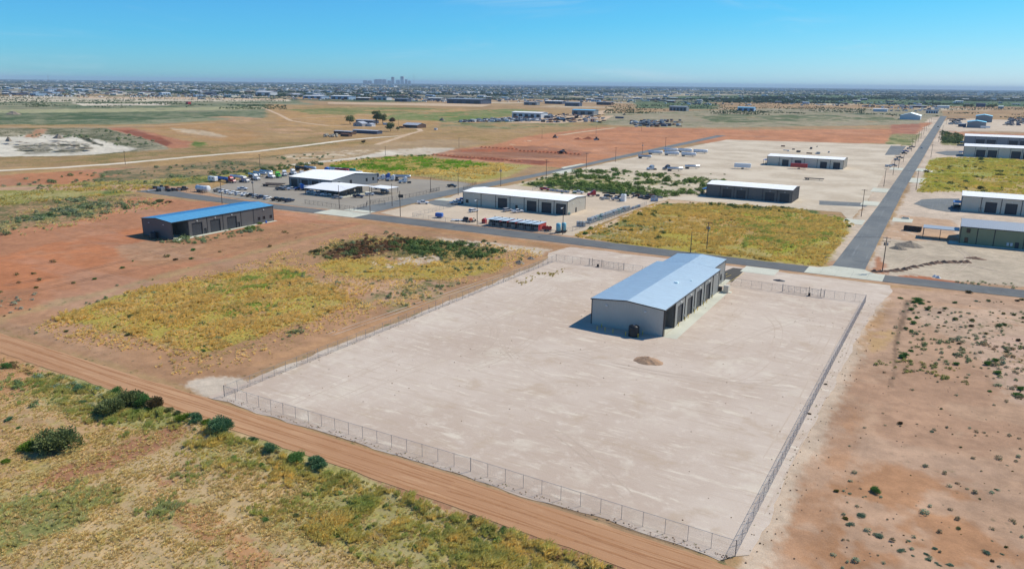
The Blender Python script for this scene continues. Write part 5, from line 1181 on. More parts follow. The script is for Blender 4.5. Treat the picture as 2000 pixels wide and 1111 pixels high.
def pickup(c):
    root = empty('pickup_truck')
    b = MB(); body_section(b, [(-2.95, .55), (-2.95, 1.05), (2.75, 1.1), (2.9, .95), (2.9, .5)], .97, .99)
    body_section(b, [(1.2, 1.05), (1.05, 1.22), (2.6, 1.16), (2.8, 1.02)], .95, .88)
    b.box(-2.95, -.99, 1.0, -1.0, -.86, 1.38); b.box(-2.95, .86, 1.0, -1.0, .99, 1.38); b.box(-2.95, -.9, 1.0, -2.85, .9, 1.36); b.box(-1.1, -.9, 1.0, -.98, .9, 1.38)
    b.build('body', PM[c], root)
    g = MB(); body_section(g, [(-1.0, 1.15), (-.85, 1.72), (.55, 1.74), (1.25, 1.15)], .93, .76); g.build('cab_glass', M_glass, root)
    r = MB(); body_section(r, [(-.88, 1.70), (-.8, 1.84), (.42, 1.84), (.6, 1.71)], .79, .72)
    for y in (-.85, .78): r.box(-.1, y, 1.15, .02, y + .07, 1.75); 
    r.build('roof', PM[c], root)
    MB().box(-2.84, -.85, .98, -1.12, .85, 1.02).build('bed', M_darkmetal, root)
    MB().box(2.86, -.95, .45, 3.02, .95, .72).build('bumper', M_steel, root); MB().box(2.87, -.6, .74, 2.93, .6, 1.0).build('grille', M_darkmetal, root)
    for s in (-1, 1): MB().box(2.85, s * .82 - .14, .8, 2.94, s * .82 + .14, .98).build('headlight', M_lamp, root)
    for x in (1.85, -1.85):
        for y in (-.88, .88): wheel(root, x, y)
    return root
def suv(c):
    root = empty('suv')
    b = MB(); body_section(b, [(-2.5, .45), (-2.5, 1.05), (2.3, 1.08), (2.45, .9), (2.45, .45)], .95, .97); body_section(b, [(1.0, 1.02), (1.0, 1.2), (2.2, 1.12), (2.35, 1.0)], .93, .86); b.build('body', PM[c], root)
    g = MB(); body_section(g, [(-2.45, 1.1), (-2.25, 1.62), (.35, 1.66), (1.1, 1.15)], .92, .76); g.build('cab_glass', M_glass, root)
    r = MB(); body_section(r, [(-2.3, 1.62), (-2.15, 1.76), (.2, 1.76), (.42, 1.63)], .79, .72); r.build('roof', PM[c], root)
    for x in (1.55, -1.55):
        for y in (-.86, .86): wheel(root, x, y, .38)
    MB().box(2.42, -.9, .42, 2.55, .9, .65).build('bumper', M_darkmetal, root)
    for s in (-1, 1): MB().box(2.42, s * .75 - .15, .75, 2.5, s * .75 + .15, .92).build('headlight', M_lamp, root)
    return root
def tractor(c, tankcol=None):
    root = empty('semi_truck')
    b = MB(); body_section(b, [(1.6, 1.0), (1.6, 2.1), (3.3, 1.75), (3.55, 1.45), (3.55, .8), (1.6, .8)], 1.0, .85); b.build('hood', PM[c], root)
    b = MB(); body_section(b, [(-1.6, 1.0), (-1.6, 3.5), (-.6, 3.85), (.5, 3.3), (1.0, 2.75), (1.65, 2.05), (1.65, 1.0)], 1.22, 1.1); b.build('cab', PM[c], root)
    g = MB(); body_section(g, [(.95, 2.1), (1.06, 2.78), (1.12, 2.76), (1.72, 2.08)], 1.12, 1.04); g.box(.3, -1.235, 1.95, .95, -1.18, 2.6); g.box(.3, 1.18, 1.95, .95, 1.235, 2.6); g.build('windscreen', M_glass, root)
    f = MB(); f.box(-4.2, -.45, .75, 3.0, -.25, 1.0); f.box(-4.2, .25, .75, 3.0, .45, 1.0); f.box(-3.8, -.6, 1.0, -2.2, .6, 1.15); f.build('chassis', M_darkmetal, root)
    for s in (-1, 1):
        MB().tube((-.9, s * .95, .7), (.7, s * .95, .7), .32, n=12).build('fuel_tank', M_steel, root); MB().tube((-1.75, s * 1.0, 1.0), (-1.75, s * 1.0, 3.6), .09, n=8).build('exhaust', M_steel, root)
    MB().box(3.5, -1.1, .4, 3.72, 1.1, .85).build('bumper', M_steel, root); MB().box(3.54, -.45, .9, 3.6, .45, 1.5).build('grille', M_steel, root)
    for s in (-1, 1): wheel(root, 2.7, s * 1.02, .5, .3)
    for x in (-2.4, -3.6):
        for s in (-1, 1): wheel(root, x, s * .92, .5, .5)
    return root
def tanker(c, L_=11.5, r=.95, zc=2.0):
    root = empty('tank_trailer')
    MB().lathe([(-L_ / 2, r * .35), (-L_ / 2 + .12, r * .8), (-L_ / 2 + .3, r), (L_ / 2 - .3, r), (L_ / 2 - .12, r * .8), (L_ / 2, r * .35)], (0, 0, zc), 'x', 20).build('tank', PM[c] if c != 'steel' else mat('tank_steel', (.62, .64, .66), .25, .7), root, True)
    for k in range(4):
        x = -L_ / 2 + L_ * (k + .5) / 4; MB().lathe([(x - .05, r + .03), (x + .05, r + .03)], (0, 0, zc), 'x', 20).build('tank_ring', M_steel, root)
    MB().box(-L_ * .3, -.3, zc + r - .03, L_ * .3, .3, zc + r + .07).build('walkway', M_darkmetal, root)
    f = MB(); f.box(-L_ / 2 + .3, -.45, .85, -L_ / 2 + 3.6, .45, 1.15); f.box(L_ / 2 - 2.2, -.45, .95, L_ / 2 - .3, .45, 1.2); f.build('frame', M_darkmetal, root)
    for x in (-L_ / 2 + 1.2, -L_ / 2 + 2.5):
        for s in (-1, 1): wheel(root, x, s * .95, .5, .5)
    for s in (-1, 1): MB().box(L_ / 2 - 3.0, s * .6 - .06, 0, L_ / 2 - 2.85, s * .6 + .06, 1.1).build('landing_leg', M_darkmetal, root)
    return root
def flatbed(): 
    root = empty('flatbed_trailer'); MB().box(-6.2, -1.22, 1.15, 6.2, 1.22, 1.32).build('deck', M_wood, root); f = MB(); f.box(-6, -.5, .8, 6, -.35, 1.15); f.box(-6, .35, .8, 6, .5, 1.15); f.build('frame', M_darkmetal, root)
    for x in (-5, -3.7):
        for s in (-1, 1): wheel(root, x, s * .95, .5, .5)
    for s in (-1, 1): MB().box(3.2, s * .6 - .06, 0, 3.35, s * .6 + .06, 1.1).build('landing_leg', M_darkmetal, root)
    return root
def box_trailer(c, L_=5, H=2.6, W_=2.3, z0=.7, name='box_trailer', win=False):
    root = empty(name); b = MB(); b.prism([(-L_ / 2, z0), (L_ / 2, z0), (L_ / 2, z0 + H - .3), (L_ / 2 - .3, z0 + H), (-L_ / 2 + .15, z0 + H), (-L_ / 2, z0 + H - .15)], -W_ / 2, W_ / 2, 'x') if False else None
    n = [(-L_ / 2, z0), (-L_ / 2, z0 + H - .15), (-L_ / 2 + .15, z0 + H), (L_ / 2 - .3, z0 + H), (L_ / 2, z0 + H - .3), (L_ / 2, z0)]; body_section(b, n, W_ / 2, W_ / 2 - .04); b.build('body', PM[c], root)
    g = MB()
    for s in (-1, 1):
        for x in ((-L_ * .25, L_ * .2) if win else ()): g.box(x - .35, s * W_ / 2 - .02, z0 + 1.2, x + .35, s * W_ / 2 + .02, z0 + 1.9)
    g.box(-L_ / 2 - .02, -.5, z0 + .2, -L_ / 2 + .01, .5, z0 + H * .8); g.build('openings', M_darkmetal, root)
    MB().tube((L_ / 2, 0, .5), (L_ / 2 + 1.1, 0, .5), .05, n=6).build('drawbar', M_darkmetal, root)
    for x in (-.45, .45):
        for s in (-1, 1): wheel(root, x, s * (W_ / 2 - .12), .36)
    return root
PROTO = {}
def place(kind, c, u, v, rz, label, cat, group=None, z=0.0, scale=None, **k):
    key = (kind, c, tuple(sorted(k.items())))
    x, y = at(u, v)
    fn = dict(pickup=lambda: pickup(c), suv=lambda: suv(c), tractor=lambda: tractor(c), tanker=lambda: tanker(c, **k), flatbed=flatbed, box=lambda: box_trailer(c, **k))[kind]
    if key not in PROTO:
        o = PROTO[key] = fn()
    else: o = clone(PROTO[key], (0, 0, 0))
    o.location = (x, y, z + .03); o.rotation_euler = (0, 0, rz); o.scale = scale or (1, 1, 1)
    for p in ('label', 'category', 'group'):
        if p in o: del o[p]
    tag(o, label, cat, group); return o
UP, DN, RT, LF = PI / 2, -PI / 2, 0.0, PI
row = [(427, 374.5, 'pickup', 'grey'), (436, 376, 'pickup', 'white'), (447, 378, 'suv', 'white'), (457, 379.6, 'pickup', 'white'), (467, 381, 'suv', 'white'), (479, 382.6, 'pickup', 'white'), (490, 384.2, 'pickup', 'black'),
       (501, 385.8, 'suv', 'silver'), (511, 387.4, 'pickup', 'navy'), (522, 389, 'suv', 'white'), (540, 391.5, 'pickup', 'black'), (552, 393, 'pickup', 'black'), (565, 394.5, 'pickup', 'navy')]
ordn = ['first', 'second', 'third', 'fourth', 'fifth', 'sixth', 'seventh', 'eighth', 'ninth', 'tenth', 'eleventh', 'twelfth', 'thirteenth']
for i, (u, v, k, c) in enumerate(row):
    place(k, c, u, v, UP + random.uniform(-.08, .08) + (.25 if i % 4 == 1 else 0), '%s %s, %s from the left in the row beside the truck yard road' % (c, 'pickup' if k == 'pickup' else 'sport utility car', ordn[i]), 'pickup truck' if k == 'pickup' else 'car', 'vehicles parked along the truck yard road')
for u, v, k, c, rz, lab, cat in [
    (558, 370.5, 'pickup', 'silver', .9, 'silver pickup leftmost in front of the truck shop doors', 'pickup truck'), (571, 371.5, 'pickup', 'white', .9, 'white pickup left of the blue truck at the shop doors', 'pickup truck'),
    (586, 371, 'pickup', 'blue', .9, 'blue pickup between white pickup and small tank truck', 'pickup truck'), (609, 378, 'pickup', 'white', .5, 'white pickup with toolbox right of the small tank truck', 'pickup truck'),
    (624, 381.5, 'pickup', 'silver', .6, 'silver pickup left of the low office porch', 'pickup truck'), (637, 382.5, 'pickup', 'white', .6, 'white pickup at the shaded corner of the low office porch', 'pickup truck'),
    (722, 382, 'suv', 'white', .9, 'white off-road car with dark wheels right of the porch office', 'car'), (752, 376, 'suv', 'silver', .1, 'silver car on the gravel right of the carport', 'car'),
    (741, 370, 'pickup', 'black', .4, 'black pickup in the shade of the carport', 'pickup truck'), (883, 365.5, 'pickup', 'black', .15, 'black pickup alone in the east corner of the truck yard', 'pickup truck'),
    (826, 398.5, 'pickup', 'white', .5, 'white pickup standing on the sandy corner by the side road', 'pickup truck'), (889, 398.5, 'pickup', 'pale', .9, 'pale blue pickup left of the stone grey hall', 'pickup truck'),
    (896, 396, 'pickup', 'white', .9, 'white pickup between the two blue ones left of the stone grey hall', 'pickup truck'), (902, 393, 'pickup', 'blue', .9, 'blue pickup nearest the corner of the stone grey hall', 'pickup truck'),
    (991, 413, 'suv', 'silver', 1.2, 'silver car in front of the second roller door of the stone grey hall', 'car'), (1011, 415.5, 'pickup', 'white', 1.0, 'white pickup in front of the stone grey hall by its small door', 'pickup truck'),
    (1064, 372, 'pickup', 'red', .1, 'red pickup behind the stone grey hall', 'pickup truck'), (1832, 248.8, 'suv', 'black', UP, 'black car driving away on the far end of the long road', 'car'),
    (1781, 288.5, 'pickup', 'navy', .3, 'navy pickup farthest in the angled parking row by the long road', 'pickup truck'), (1776, 292, 'suv', 'silver', .3, 'silver car second in the angled parking row by the long road', 'car'),
    (1769, 297, 'pickup', 'blue', .3, 'blue pickup third in the angled parking row by the long road', 'pickup truck'), (1766, 301, 'suv', 'black', .3, 'black car fourth in the angled parking row by the long road', 'car'),
    (1757, 309.5, 'pickup', 'grey', .3, 'grey pickup second from the near end of the angled parking row', 'pickup truck'), (1752, 314, 'suv', 'silver', .3, 'silver car at the near end of the angled parking row', 'car'),
    (1745, 325, 'pickup', 'silver', .6, 'silver pickup between roadside poles by the long road', 'pickup truck'), (1735, 326.5, 'suv', 'white', .6, 'white car beside the tanker yard fence', 'car'),
    (1872, 406, 'suv', 'black', .3, 'black car on the pad by the blue entrance canopy', 'car'), (1204, 391.5, 'pickup', 'silver', .6, 'silver flatbed pickup beside the single white tote in the workshop yard', 'pickup truck'),
    (1800, 290, 'suv', 'white', UP, 'white car on the long road at the first slab crossing', 'car'),
    (474, 371, 'pickup', 'white', .4, 'white pickup alone behind the row at the leaning pole', 'pickup truck'), (600, 362, 'suv', 'white', 1.2, 'white car close under the shop wall', 'car'), (548, 371.5, 'pickup', 'grey', .5, 'grey pickup at the left end of the shop parking', 'pickup truck'),
    (660, 388, 'suv', 'silver', .4, 'silver car under the porch office roof edge', 'car'), (700, 386, 'pickup', 'navy', .4, 'navy pickup right of the porch posts', 'pickup truck'), (925, 414, 'suv', 'white', 1.3, 'white car in front of the first roller door bay of the stone grey hall', 'car'),
    (1130, 378, 'pickup', 'white', .2, 'white pickup by the back fence of the workshop yard', 'pickup truck'), (1188, 386, 'suv', 'black', .9, 'black car by the pipe racks', 'car')]:
    place(k, c, u, v, rz, lab, cat)
for u, v, c, rz, lab in [(452, 357, 'red', -.08, 'dark red semi truck coupled to the blue tank trailer'), (529, 348.2, 'white', -.12, 'white semi truck coupled to the long silver tanker'), (543, 347, 'green', -.35, 'bright green semi truck in the back row'),
                         (556, 344, 'white', -.6, 'white semi truck right of the green one'), (573, 341.5, 'white', -.3, 'white semi truck at the far left corner of the truck shop'), (640, 337.5, 'blue', .3, 'blue semi truck behind the truck shop roof'),
                         (747, 352.5, 'white', -2.5, 'left white semi truck right of the truck shop'), (757, 350, 'blue', -2.6, 'blue topped semi truck between two white ones'), (766, 353.6, 'white', -2.7, 'right white semi truck coupled to a silver tanker'),
                         (1272, 332.5, 'pale', -2.2, 'bluish semi truck on the white caliche yard, left one of two'), (1303, 332, 'grey', -2.2, 'grey semi truck on the white caliche yard, right one of two'),
                         (1158, 383.5, 'red', -2.6, 'red and black truck loaded on a trailer behind the hall corner'), (592, 371.5, 'blue', 1.0, 'blue service truck parked nose-in at the truck shop'),
                         (500, 352, 'white', -.2, 'white semi truck at the left end of the silver tankers'), (590, 345, 'silver', -.5, 'silver semi truck left of the shop corner'), (664, 352, 'white', 0, 'white semi truck hidden behind the shop ridge'), (790, 358, 'white', -2.6, 'white semi truck by the silver tanker east of the shop'), (478, 356, 'silver', -.1, 'silver semi truck right of the dark red one'), (735, 350, 'grey', -2.5, 'grey semi truck nearest the shop on its east side')]:
    place('tractor', c, u, v, rz, lab, 'semi truck', scale=(.9, .9, .9) if c == 'red' and u > 1000 else None)
for u, v, c, rz, lab, k in [(434, 354.5, 'blue', -.08, 'blue tank trailer behind the dark red tractor', {}), (463, 351, 'white', .0, 'white tank trailer partly behind the dark red tractor', {}), (497, 347.5, 'steel', -.12, 'long silver tank trailer at the left of the back row', {}),
                            (508, 344, 'steel', .0, 'second silver tank trailer behind the first', {}), (520, 341, 'steel', .0, 'third silver tank trailer of the back row', {}), (588, 333.5, 'black', -.1, 'black tank trailer parked along the back fence', {}), (606, 333, 'pale', -.1, 'pale blue tank trailer right of the black one', {}),
                            (655, 335.5, 'white', .1, 'white tank trailer behind the truck shop', {}), (668, 337.5, 'red', .1, 'dark red tank trailer behind the truck shop', {}), (680, 337, 'teal', .2, 'teal tank trailer behind the truck shop', {}),
                            (692, 342.5, 'white', .35, 'long white tank trailer rising over the truck shop corner', {}), (708, 350, 'white', .1, 'low white tank beside the right wall of the truck shop', {}), (785, 350.5, 'steel', .45, 'silver tanker behind the right white semi truck', {}),
                            (604, 372, 'white', .9, 'small cream tank truck body among the pickups at the shop doors', dict(L_=6.0)), (1259, 310, 'steel', .1, 'unhitched silver tank trailer on the white caliche yard', {}),
                            (1318, 334.5, 'steel', .6, 'silver tanker right of the two parked semi trucks', {}), (1352, 330, 'steel', .6, 'second silver tanker on the white caliche yard', {}),
                            (1280, 302, 'white', .1, 'white frac tank in the front row at the side road, leftmost', dict(L_=13, r=1.5, zc=2.2)), (1312, 304, 'white', .1, 'white frac tank in the front row at the side road, second', dict(L_=13, r=1.5, zc=2.2)),
                            (1345, 306, 'white', .1, 'white frac tank in the front row at the side road, third', dict(L_=13, r=1.5, zc=2.2)), (1310, 297, 'white', .1, 'white frac tank in the back row at the side road, leftmost', dict(L_=13, r=1.5, zc=2.2)),
                            (1338, 298, 'white', .1, 'white frac tank in the back row at the side road, second', dict(L_=13, r=1.5, zc=2.2)), (1368, 300, 'white', .1, 'white frac tank in the back row at the side road, third', dict(L_=13, r=1.5, zc=2.2)),
                            (397, 375, 'white', .1, 'fat white tank at the left end of the pickup row', dict(L_=9, r=1.6, zc=2.1))]:
    place('tanker', c, u, v, rz, lab, 'tank trailer', **k)
for u, v, rz, lab in [(538, 362, .35, 'upper flatbed trailer left of the truck shop'), (532, 364.5, .3, 'lower flatbed trailer left of the truck shop'), (1590, 352, .1, 'flatbed trailer in the tanker yard')]: place('flatbed', None, u, v, rz, lab, 'trailer')
for u, v, c, rz, lab, k in [(416, 355, 'white', .0, 'white travel trailer left of the blue tank trailer', dict(L_=6.5, H=2.5, win=True)), (858, 425.3, 'blue', .2, 'small bright blue enclosed trailer in the workshop yard', dict(L_=3.4, H=1.7, W_=1.8, z0=.5)),
                            (1924, 251.5, 'white', 0, 'long white semi trailer in front of the blue roofed shop', dict(L_=13, H=2.9, W_=2.5, z0=1.1)), (1450, 330, 'white', .1, 'white box trailer in the tanker yard', dict(L_=12, H=2.9, W_=2.5, z0=1.1)), (1560, 330, 'red', .1, 'red box trailer in the tanker yard', dict(L_=12, H=2.9, W_=2.5, z0=1.1))]:
    place('box', c, u, v, rz, lab, 'trailer', **k)

# ---- the row of skid houses with pitched-out roofs
def skid(c, side):
    root = empty('equipment_skid'); W_, L_ = 3.0, 7.2
    r = MB(); q = [(-.15, -.2, 2.75), (W_ + .15, -.2, 2.95), (W_ + .15, L_ + .2, 2.95), (-.15, L_ + .2, 2.75)]; q2 = [(x, y, z + .1) for x, y, z in q]; r.add(q + q2, [(3, 2, 1, 0), (4, 5, 6, 7), (0, 1, 5, 4), (1, 2, 6, 5), (2, 3, 7, 6), (3, 0, 4, 7)]); r.build('roof', mat('skid_roof', (.62, .72, .76), .45, .2), root)
    MB().box(W_ - .1, .1, .3, W_, L_, 2.8).build('side_panel', PM[side if side == 'red' and c == 'navy' else 'black'] if side != 'last' else PM['red'], root); MB().box(W_, .1, 2.25, W_ + .04, L_, 2.8).build('side_strip', PM['red' if side != 'black' else 'black'], root); MB().box(.0, L_ - .1, .3, W_, L_, 2.8).build('side_panel', PM[c], root); MB().box(0, 2.2, .3, .1, L_, 2.7).build('side_panel', PM[c], root)
    fr = MB()
    for x in (0, W_ * .33, W_ * .66, W_ - .1): fr.box(x, -.05, .2, x + .09, .05, 2.75)
    fr.box(0, -.05, .15, W_, .05, .3); fr.box(0, -.04, 1.45, W_, .04, 1.53); fr.build('front_frame', M_steel, root)
    MB().box(0, 0, .1, W_, L_, .28).build('base', M_darkmetal, root)
    m_ = MB(); m_.box(.5, 1.0, .3, 2.2, 3.4, 1.5); m_.tube((1.3, 4.5, .3), (1.3, 4.5, 1.9), .5, n=10); m_.build('machine', M_stonegrey, root)
    MB().tube((1.2, 5.2, 2.8), (1.2, 5.2, 3.5), .07, n=6).build('exhaust', M_darkmetal, root); MB().box(1.0, 5.0, 3.4, 1.6, 5.3, 3.55).build('exhaust_cap', M_darkmetal, root)
    return root
un = [(950, 440.5, 'black', 'black'), (964, 442, 'black', 'red'), (978, 443.5, 'black', 'red'), (994, 445.5, 'black', 'red'), (1010, 447.2, 'black', 'black'), (1024, 449, 'black', 'black'), (1039, 450.6, 'black', 'last')]
sk = {}
for i, (u, v, c, s) in enumerate(un):
    x, y = at(u, v)
    if (c, s) in sk: o = clone(sk[(c, s)], (x, y, 0))
    else: o = sk[(c, s)] = skid(c, s); o.location = (x, y, 0)
    tag(o, '%s equipment skid with light blue roof and %s side, by the main road' % (ordn[i], {'black': 'black', 'red': 'red edged black', 'last': 'bright red'}[s]), 'equipment skid', 'roofed equipment skids along the main road')
M_redm = PM['red']
def small_machine(u, v, rz, label, cols, reels=False):
    x, y = at(u, v); root = empty('trailer_machine', (x, y, 0), rz, label=label, cat='machine')
    MB().box(-2.2, -.9, .5, 2.2, .9, .65).build('deck', M_darkmetal, root)
    for q in (-.7, .5):
        for s in (-1, 1): wheel(root, q, s * .95, .38)
    if reels:
        for q in (-1.3, 0, 1.3):
            MB().lathe([(-.7, .75), (-.66, .75), (-.66, .35), (.66, .35), (.66, .75), (.7, .75)], (q, 0, 1.45), 'y', 14).build('reel', cols[0], root)
    else:
        MB().prism([(-1.6, .65), (.4, .65), (.4, 1.5), (-.2, 1.9), (-1.5, 1.7)], -.6, .6, 'x').build('engine_cover', cols[0], root); a = MB(); a.tube((.6, 0, .7), (1.2, 0, 2.0), .1, n=6); a.tube((1.2, 0, 2.0), (2.0, 0, 1.2), .08, n=6); a.build('arm', cols[1], root); MB().box(1.7, -.4, .65, 2.2, .4, 1.2).build('bucket', cols[1], root)
    MB().tube((2.2, 0, .5), (3.3, 0, .45), .05, n=5).build('drawbar', M_darkmetal, root); return root
small_machine(1068, 451.5, .2, 'red hose reel trailer right of the last roofed skid', [M_redm], True)
small_machine(908, 432, 2.4, 'black compact machine on a trailer left of the lamp pole', [M_darkmetal, M_darkmetal])
small_machine(920, 433.5, .4, 'orange compact machine on a trailer left of the lamp pole', [PM['orange'], M_darkmetal])
x, y = at(893, 432); r_ = empty('empty_trailer', (x, y, 0), .5, label='low empty white utility trailer left of the compact machines', cat='trailer'); MB().box(-2.6, -1, .55, 2.6, 1, .68).build('deck', PM['white'], r_)
for q in (-.4, .5):
    for s in (-1, 1): wheel(r_, q, s * 1.08, .36)
x, y = at(946, 436); r_ = empty('red_hut', (x, y, 0), .1, label='small red cabin left of the roofed skids', cat='cabin'); MB().box(-.9, -.9, 0, .9, .9, 1.7).build('wall', M_redm, r_); MB().prism([(-1, 1.7), (1, 1.7), (0, 2.3)], -1, 1, 'y').build('roof', M_redm, r_)
for i, (u, v, lab) in enumerate([(1090.5, 455, 'left of the two light blue tank trailers by the lamp pole'), (1101, 454, 'right of the two light blue tank trailers by the lamp pole')]):
    x, y = at(u, v); r_ = empty('upright_tank_trailer', (x, y, 0), .1, label=lab, cat='tank trailer'); b = MB(); b.lathe([(.9, 1.0), (3.9, 1.0), (4.1, .8), (4.2, .3)], n=4 if False else 16); b.build('tank', mat('aqua_tank', (.22, .50, .58), .35), r_, True); MB().box(-1.2, -1.1, .55, 1.2, 1.1, .85).build('frame', M_darkmetal, r_)
    for q in (-.5, .5):
        for s in (-1, 1): wheel(r_, q, s * 1.0, .36)
# ---- totes
M_tote = mat('tote_plastic', (.66, .70, .70), .4); M_tote_b = mat('tote_plastic_blue', (.30, .42, .62), .4); M_tote_g = mat('tote_plastic_green', (.36, .62, .55), .4)
def tote(m):
    root = empty('liquid_tote'); MB().box(-.5, -.6, 0, .5, .6, .14).build('pallet', M_wood, root); MB().box(-.47, -.57, .16, .47, .57, 1.1).lathe([(1.1, .2), (1.16, .2)], n=8).build('tank', m, root)
    c = MB()
    for x in (-.5, -.17, .17, .5):
        for y in (-.6, .6): c.box(x - .02, y - .02, .14, x + .02, y + .02, 1.15)
    for y in (-.3, .0, .3):
        for x in (-.5, .5): c.box(x - .02, y - .02, .14, x + .02, y + .02, 1.15)
    for z in (.4, .75, 1.12):
        for y in (-.6, .6): c.box(-.5, y - .02, z, .5, y + .02, z + .03)
        for x in (-.5, .5): c.box(x - .02, -.6, z, x + .02, .6, z + .03)
    k = c.build('cage', M_steel, root); k['kind'] = 'stuff' ; del k['kind']; return root
T = [tote(M_tote), tote(M_tote_b), tote(M_tote_g)]; used = [False] * 3
a, b = at(1152, 437), at(1248, 404.5); n = 36
def put_tote(k, x, y, z, rz, label, group='white totes stacked along the yard fence'):
    if used[k]: o = clone(T[k], (x, y, z), rz)
    else: o = T[k]; used[k] = True; o.location = (x, y, z); o.rotation_euler = (0, 0, rz)
    tag(o, label, 'tote', group)
random.seed(5)
for i in range(n):
    t = i / (n - 1)
    if .60 < t < .64 or .8 < t < .85: continue
    for j in range(2 if t < .75 else 1):
        x = a[0] + (b[0] - a[0]) * t + j * -1.3 + random.uniform(-.1, .1); y = a[1] + (b[1] - a[1]) * t + random.uniform(-.1, .1); k = 1 if t > .8 and random.random() < .7 else (2 if random.random() < .15 else 0)
        for l in range(2 if t < .78 and random.random() < .92 else 1):
            put_tote(k, x, y, l * 1.17, random.uniform(-.06, .06), ['white caged tote', 'bluish caged tote', 'pale green caged tote'][k] + (' on top' if l else ' on the ground') + ' in the %s line of the tote row' % ('back' if j else 'fence'))
for i in range(3):
    for l in range(2): x, y = at(1129, 442); put_tote(0, x + i * 1.25, y + .4 * i, l * 1.17, 0, 'caged tote in the separate front stack of six at the tote row end', 'front stack of totes')
x, y = at(1112, 419.5); put_tote(2, x, y, 0, .4, 'single pale green tote at the corner of the stone grey hall', None)
x, y = at(1217.5, 393); r_ = empty('white_tank', (x, y, 0), label='tall white square tank standing alone in the workshop yard', cat='tank'); MB().prism([(-1.2, 0), (1.2, 0), (1.2, 3.3), (.9, 3.7), (-.9, 3.7), (-1.2, 3.3)], -1.2, 1.2, 'y').build('tank_body', PM['white'], r_); MB().lathe([(3.7, .4), (3.85, .4)], n=10).build('lid', M_steel, r_)
for i in range(6):
    x, y = at(1273 + (i % 3) * 5, 393.5 - (i // 3) * 2.5); put_tote(1, x, y, 0, .1, 'wrapped bluish tote in the block at the far right of the workshop yard', 'block of wrapped totes'); 
for i in range(9):
    u = 1075 + i * 4.4; x, y = at(u, 373 + i * .45); put_tote(1 if i % 2 else 0, x, y, 0, .2, ['white', 'blue'][i % 2] + ' tote in the short row behind the stone grey hall roof', 'totes behind the stone grey hall')
# pipes and scrap at the back of the workshop yard
def clutter(name, u0, u1, v0, v1, n, label, cols, smax=3.0, group=None, zs=1.5):
    mbs = MB(); ms = cols
    for i in range(n):
        u = random.uniform(u0, u1); v = v0(u) if callable(v0) else random.uniform(v0, v1); x, y = at(u, v); k = random.random(); rz = random.choice([0, PI / 2, .3, -.2]); mi = random.randrange(len(ms)); L_ = random.uniform(.6, 1) * smax
        if k < .35: 
            d = (math.cos(rz) * L_, math.sin(rz) * L_); mbs.tube((x - d[0], y - d[1], .5), (x + d[0], y + d[1], .5), random.uniform(.2, .5) * zs / 1.5, n=6, mi=mi)
        else: mbs.box(x - L_ / 2, y - L_ / 4, 0, x + L_ / 2, y + L_ / 4, random.uniform(.4, 1) * zs, mi, rz)
    o = mbs.build(name, ms); tag(o, label, 'clutter', kind='stuff'); return o
clutter('pipe_racks', 1172, 1285, 379, 390, 34, 'dark pipes, pumps and scrap along the back fence of the workshop yard', [M_darkmetal, M_steel, M_black, M_rust], 3.4)
clutter('yard_scrap', 292, 366, 369, 374, 26, 'dark scrap and frames at the far left of the truck yard', [M_darkmetal, M_steel, M_rust], 3, zs=2.2)
clutter('skid_parts', 1232, 1330, 236, 248, 120, 'machine parts and trucks in the back yard above the red field', [M_darkmetal, M_steel, M_wall_white, M_rust, M_dblue], 7, zs=3)
clutter('yard_equipment', 900, 1055, lambda u: 239 - (u - 900) * .01 - random.uniform(0, 10) * (u - 880) / 170, None, 320, 'dense rows of trucks, tanks and containers in the equipment yard left of the white hall', [M_wall_white, M_steel, M_darkmetal, M_dblue, M_wall_white, M_wall_slate, M_rust], 8, zs=3.4)
clutter('yard_equipment', 1060, 1180, 224, 240, 110, 'scattered machines on the pale yard right of the white hall', [M_wall_white, M_steel, M_darkmetal, M_dblue, M_rust], 7, zs=3)
clutter('yard_equipment', 1856, 1880, 232, 244, 26, 'dark machines beside the end of the long road', [M_darkmetal, M_steel], 8, zs=3)
clutter('yard_equipment', 1965, 2000, 232, 246, 50, 'dark machines in the yard right of the blue roofed shops', [M_darkmetal, M_steel, M_dblue], 8, zs=3)
clutter('yard_equipment', 1520, 1640, 286, 330, 26, 'pallets and machines in the tanker yard', [M_darkmetal, M_steel, M_wall_white, M_rust], 4, zs=2)
# dumpster
x, y = at(1782, 451); r_ = empty('dumpster', (x, y, 0), -.1, label='long open black roll-off container left of the olive hall', cat='container')
b = MB(); b.box(-3.4, -1.2, .3, 3.4, -1.1, 2.0); b.box(-3.4, 1.1, .3, 3.4, 1.2, 2.0); b.box(-3.4, -1.1, .3, -3.3, 1.1, 2.0); b.box(3.3, -1.1, .3, 3.4, 1.1, 1.8); b.build('walls', M_black, r_); MB().box(-3.3, -1.1, .3, 3.3, 1.1, .8).build('rubbish', M_wood, r_)
for i in range(6): MB().box(-3.0 + i * 1.2, -1.28, .3, -2.85 + i * 1.2, -1.2, 2.0).build('rib', M_darkmetal, r_)
x, y = at(1768.5, 427); r_ = empty('access_pad', (x, y, 0), label='small concrete box pad beyond the black roll-off container', cat='pad'); MB().box(-1.6, -1.5, 0, 1.6, 1.5, .5).build('base', M_conc_plain, r_); MB().box(-1.3, -1.2, .5, 1.3, 1.2, .55).build('grate', M_darkmetal, r_)
for u, v, lab in [(1826, 541, 'left white bag heap at the kerb of the torn-up lot'), (1832, 543, 'right white bag heap at the kerb of the torn-up lot')]: mound('white_bags', u, v, 12, .8, M_lamp, lab, int(u), .6, 'bags')
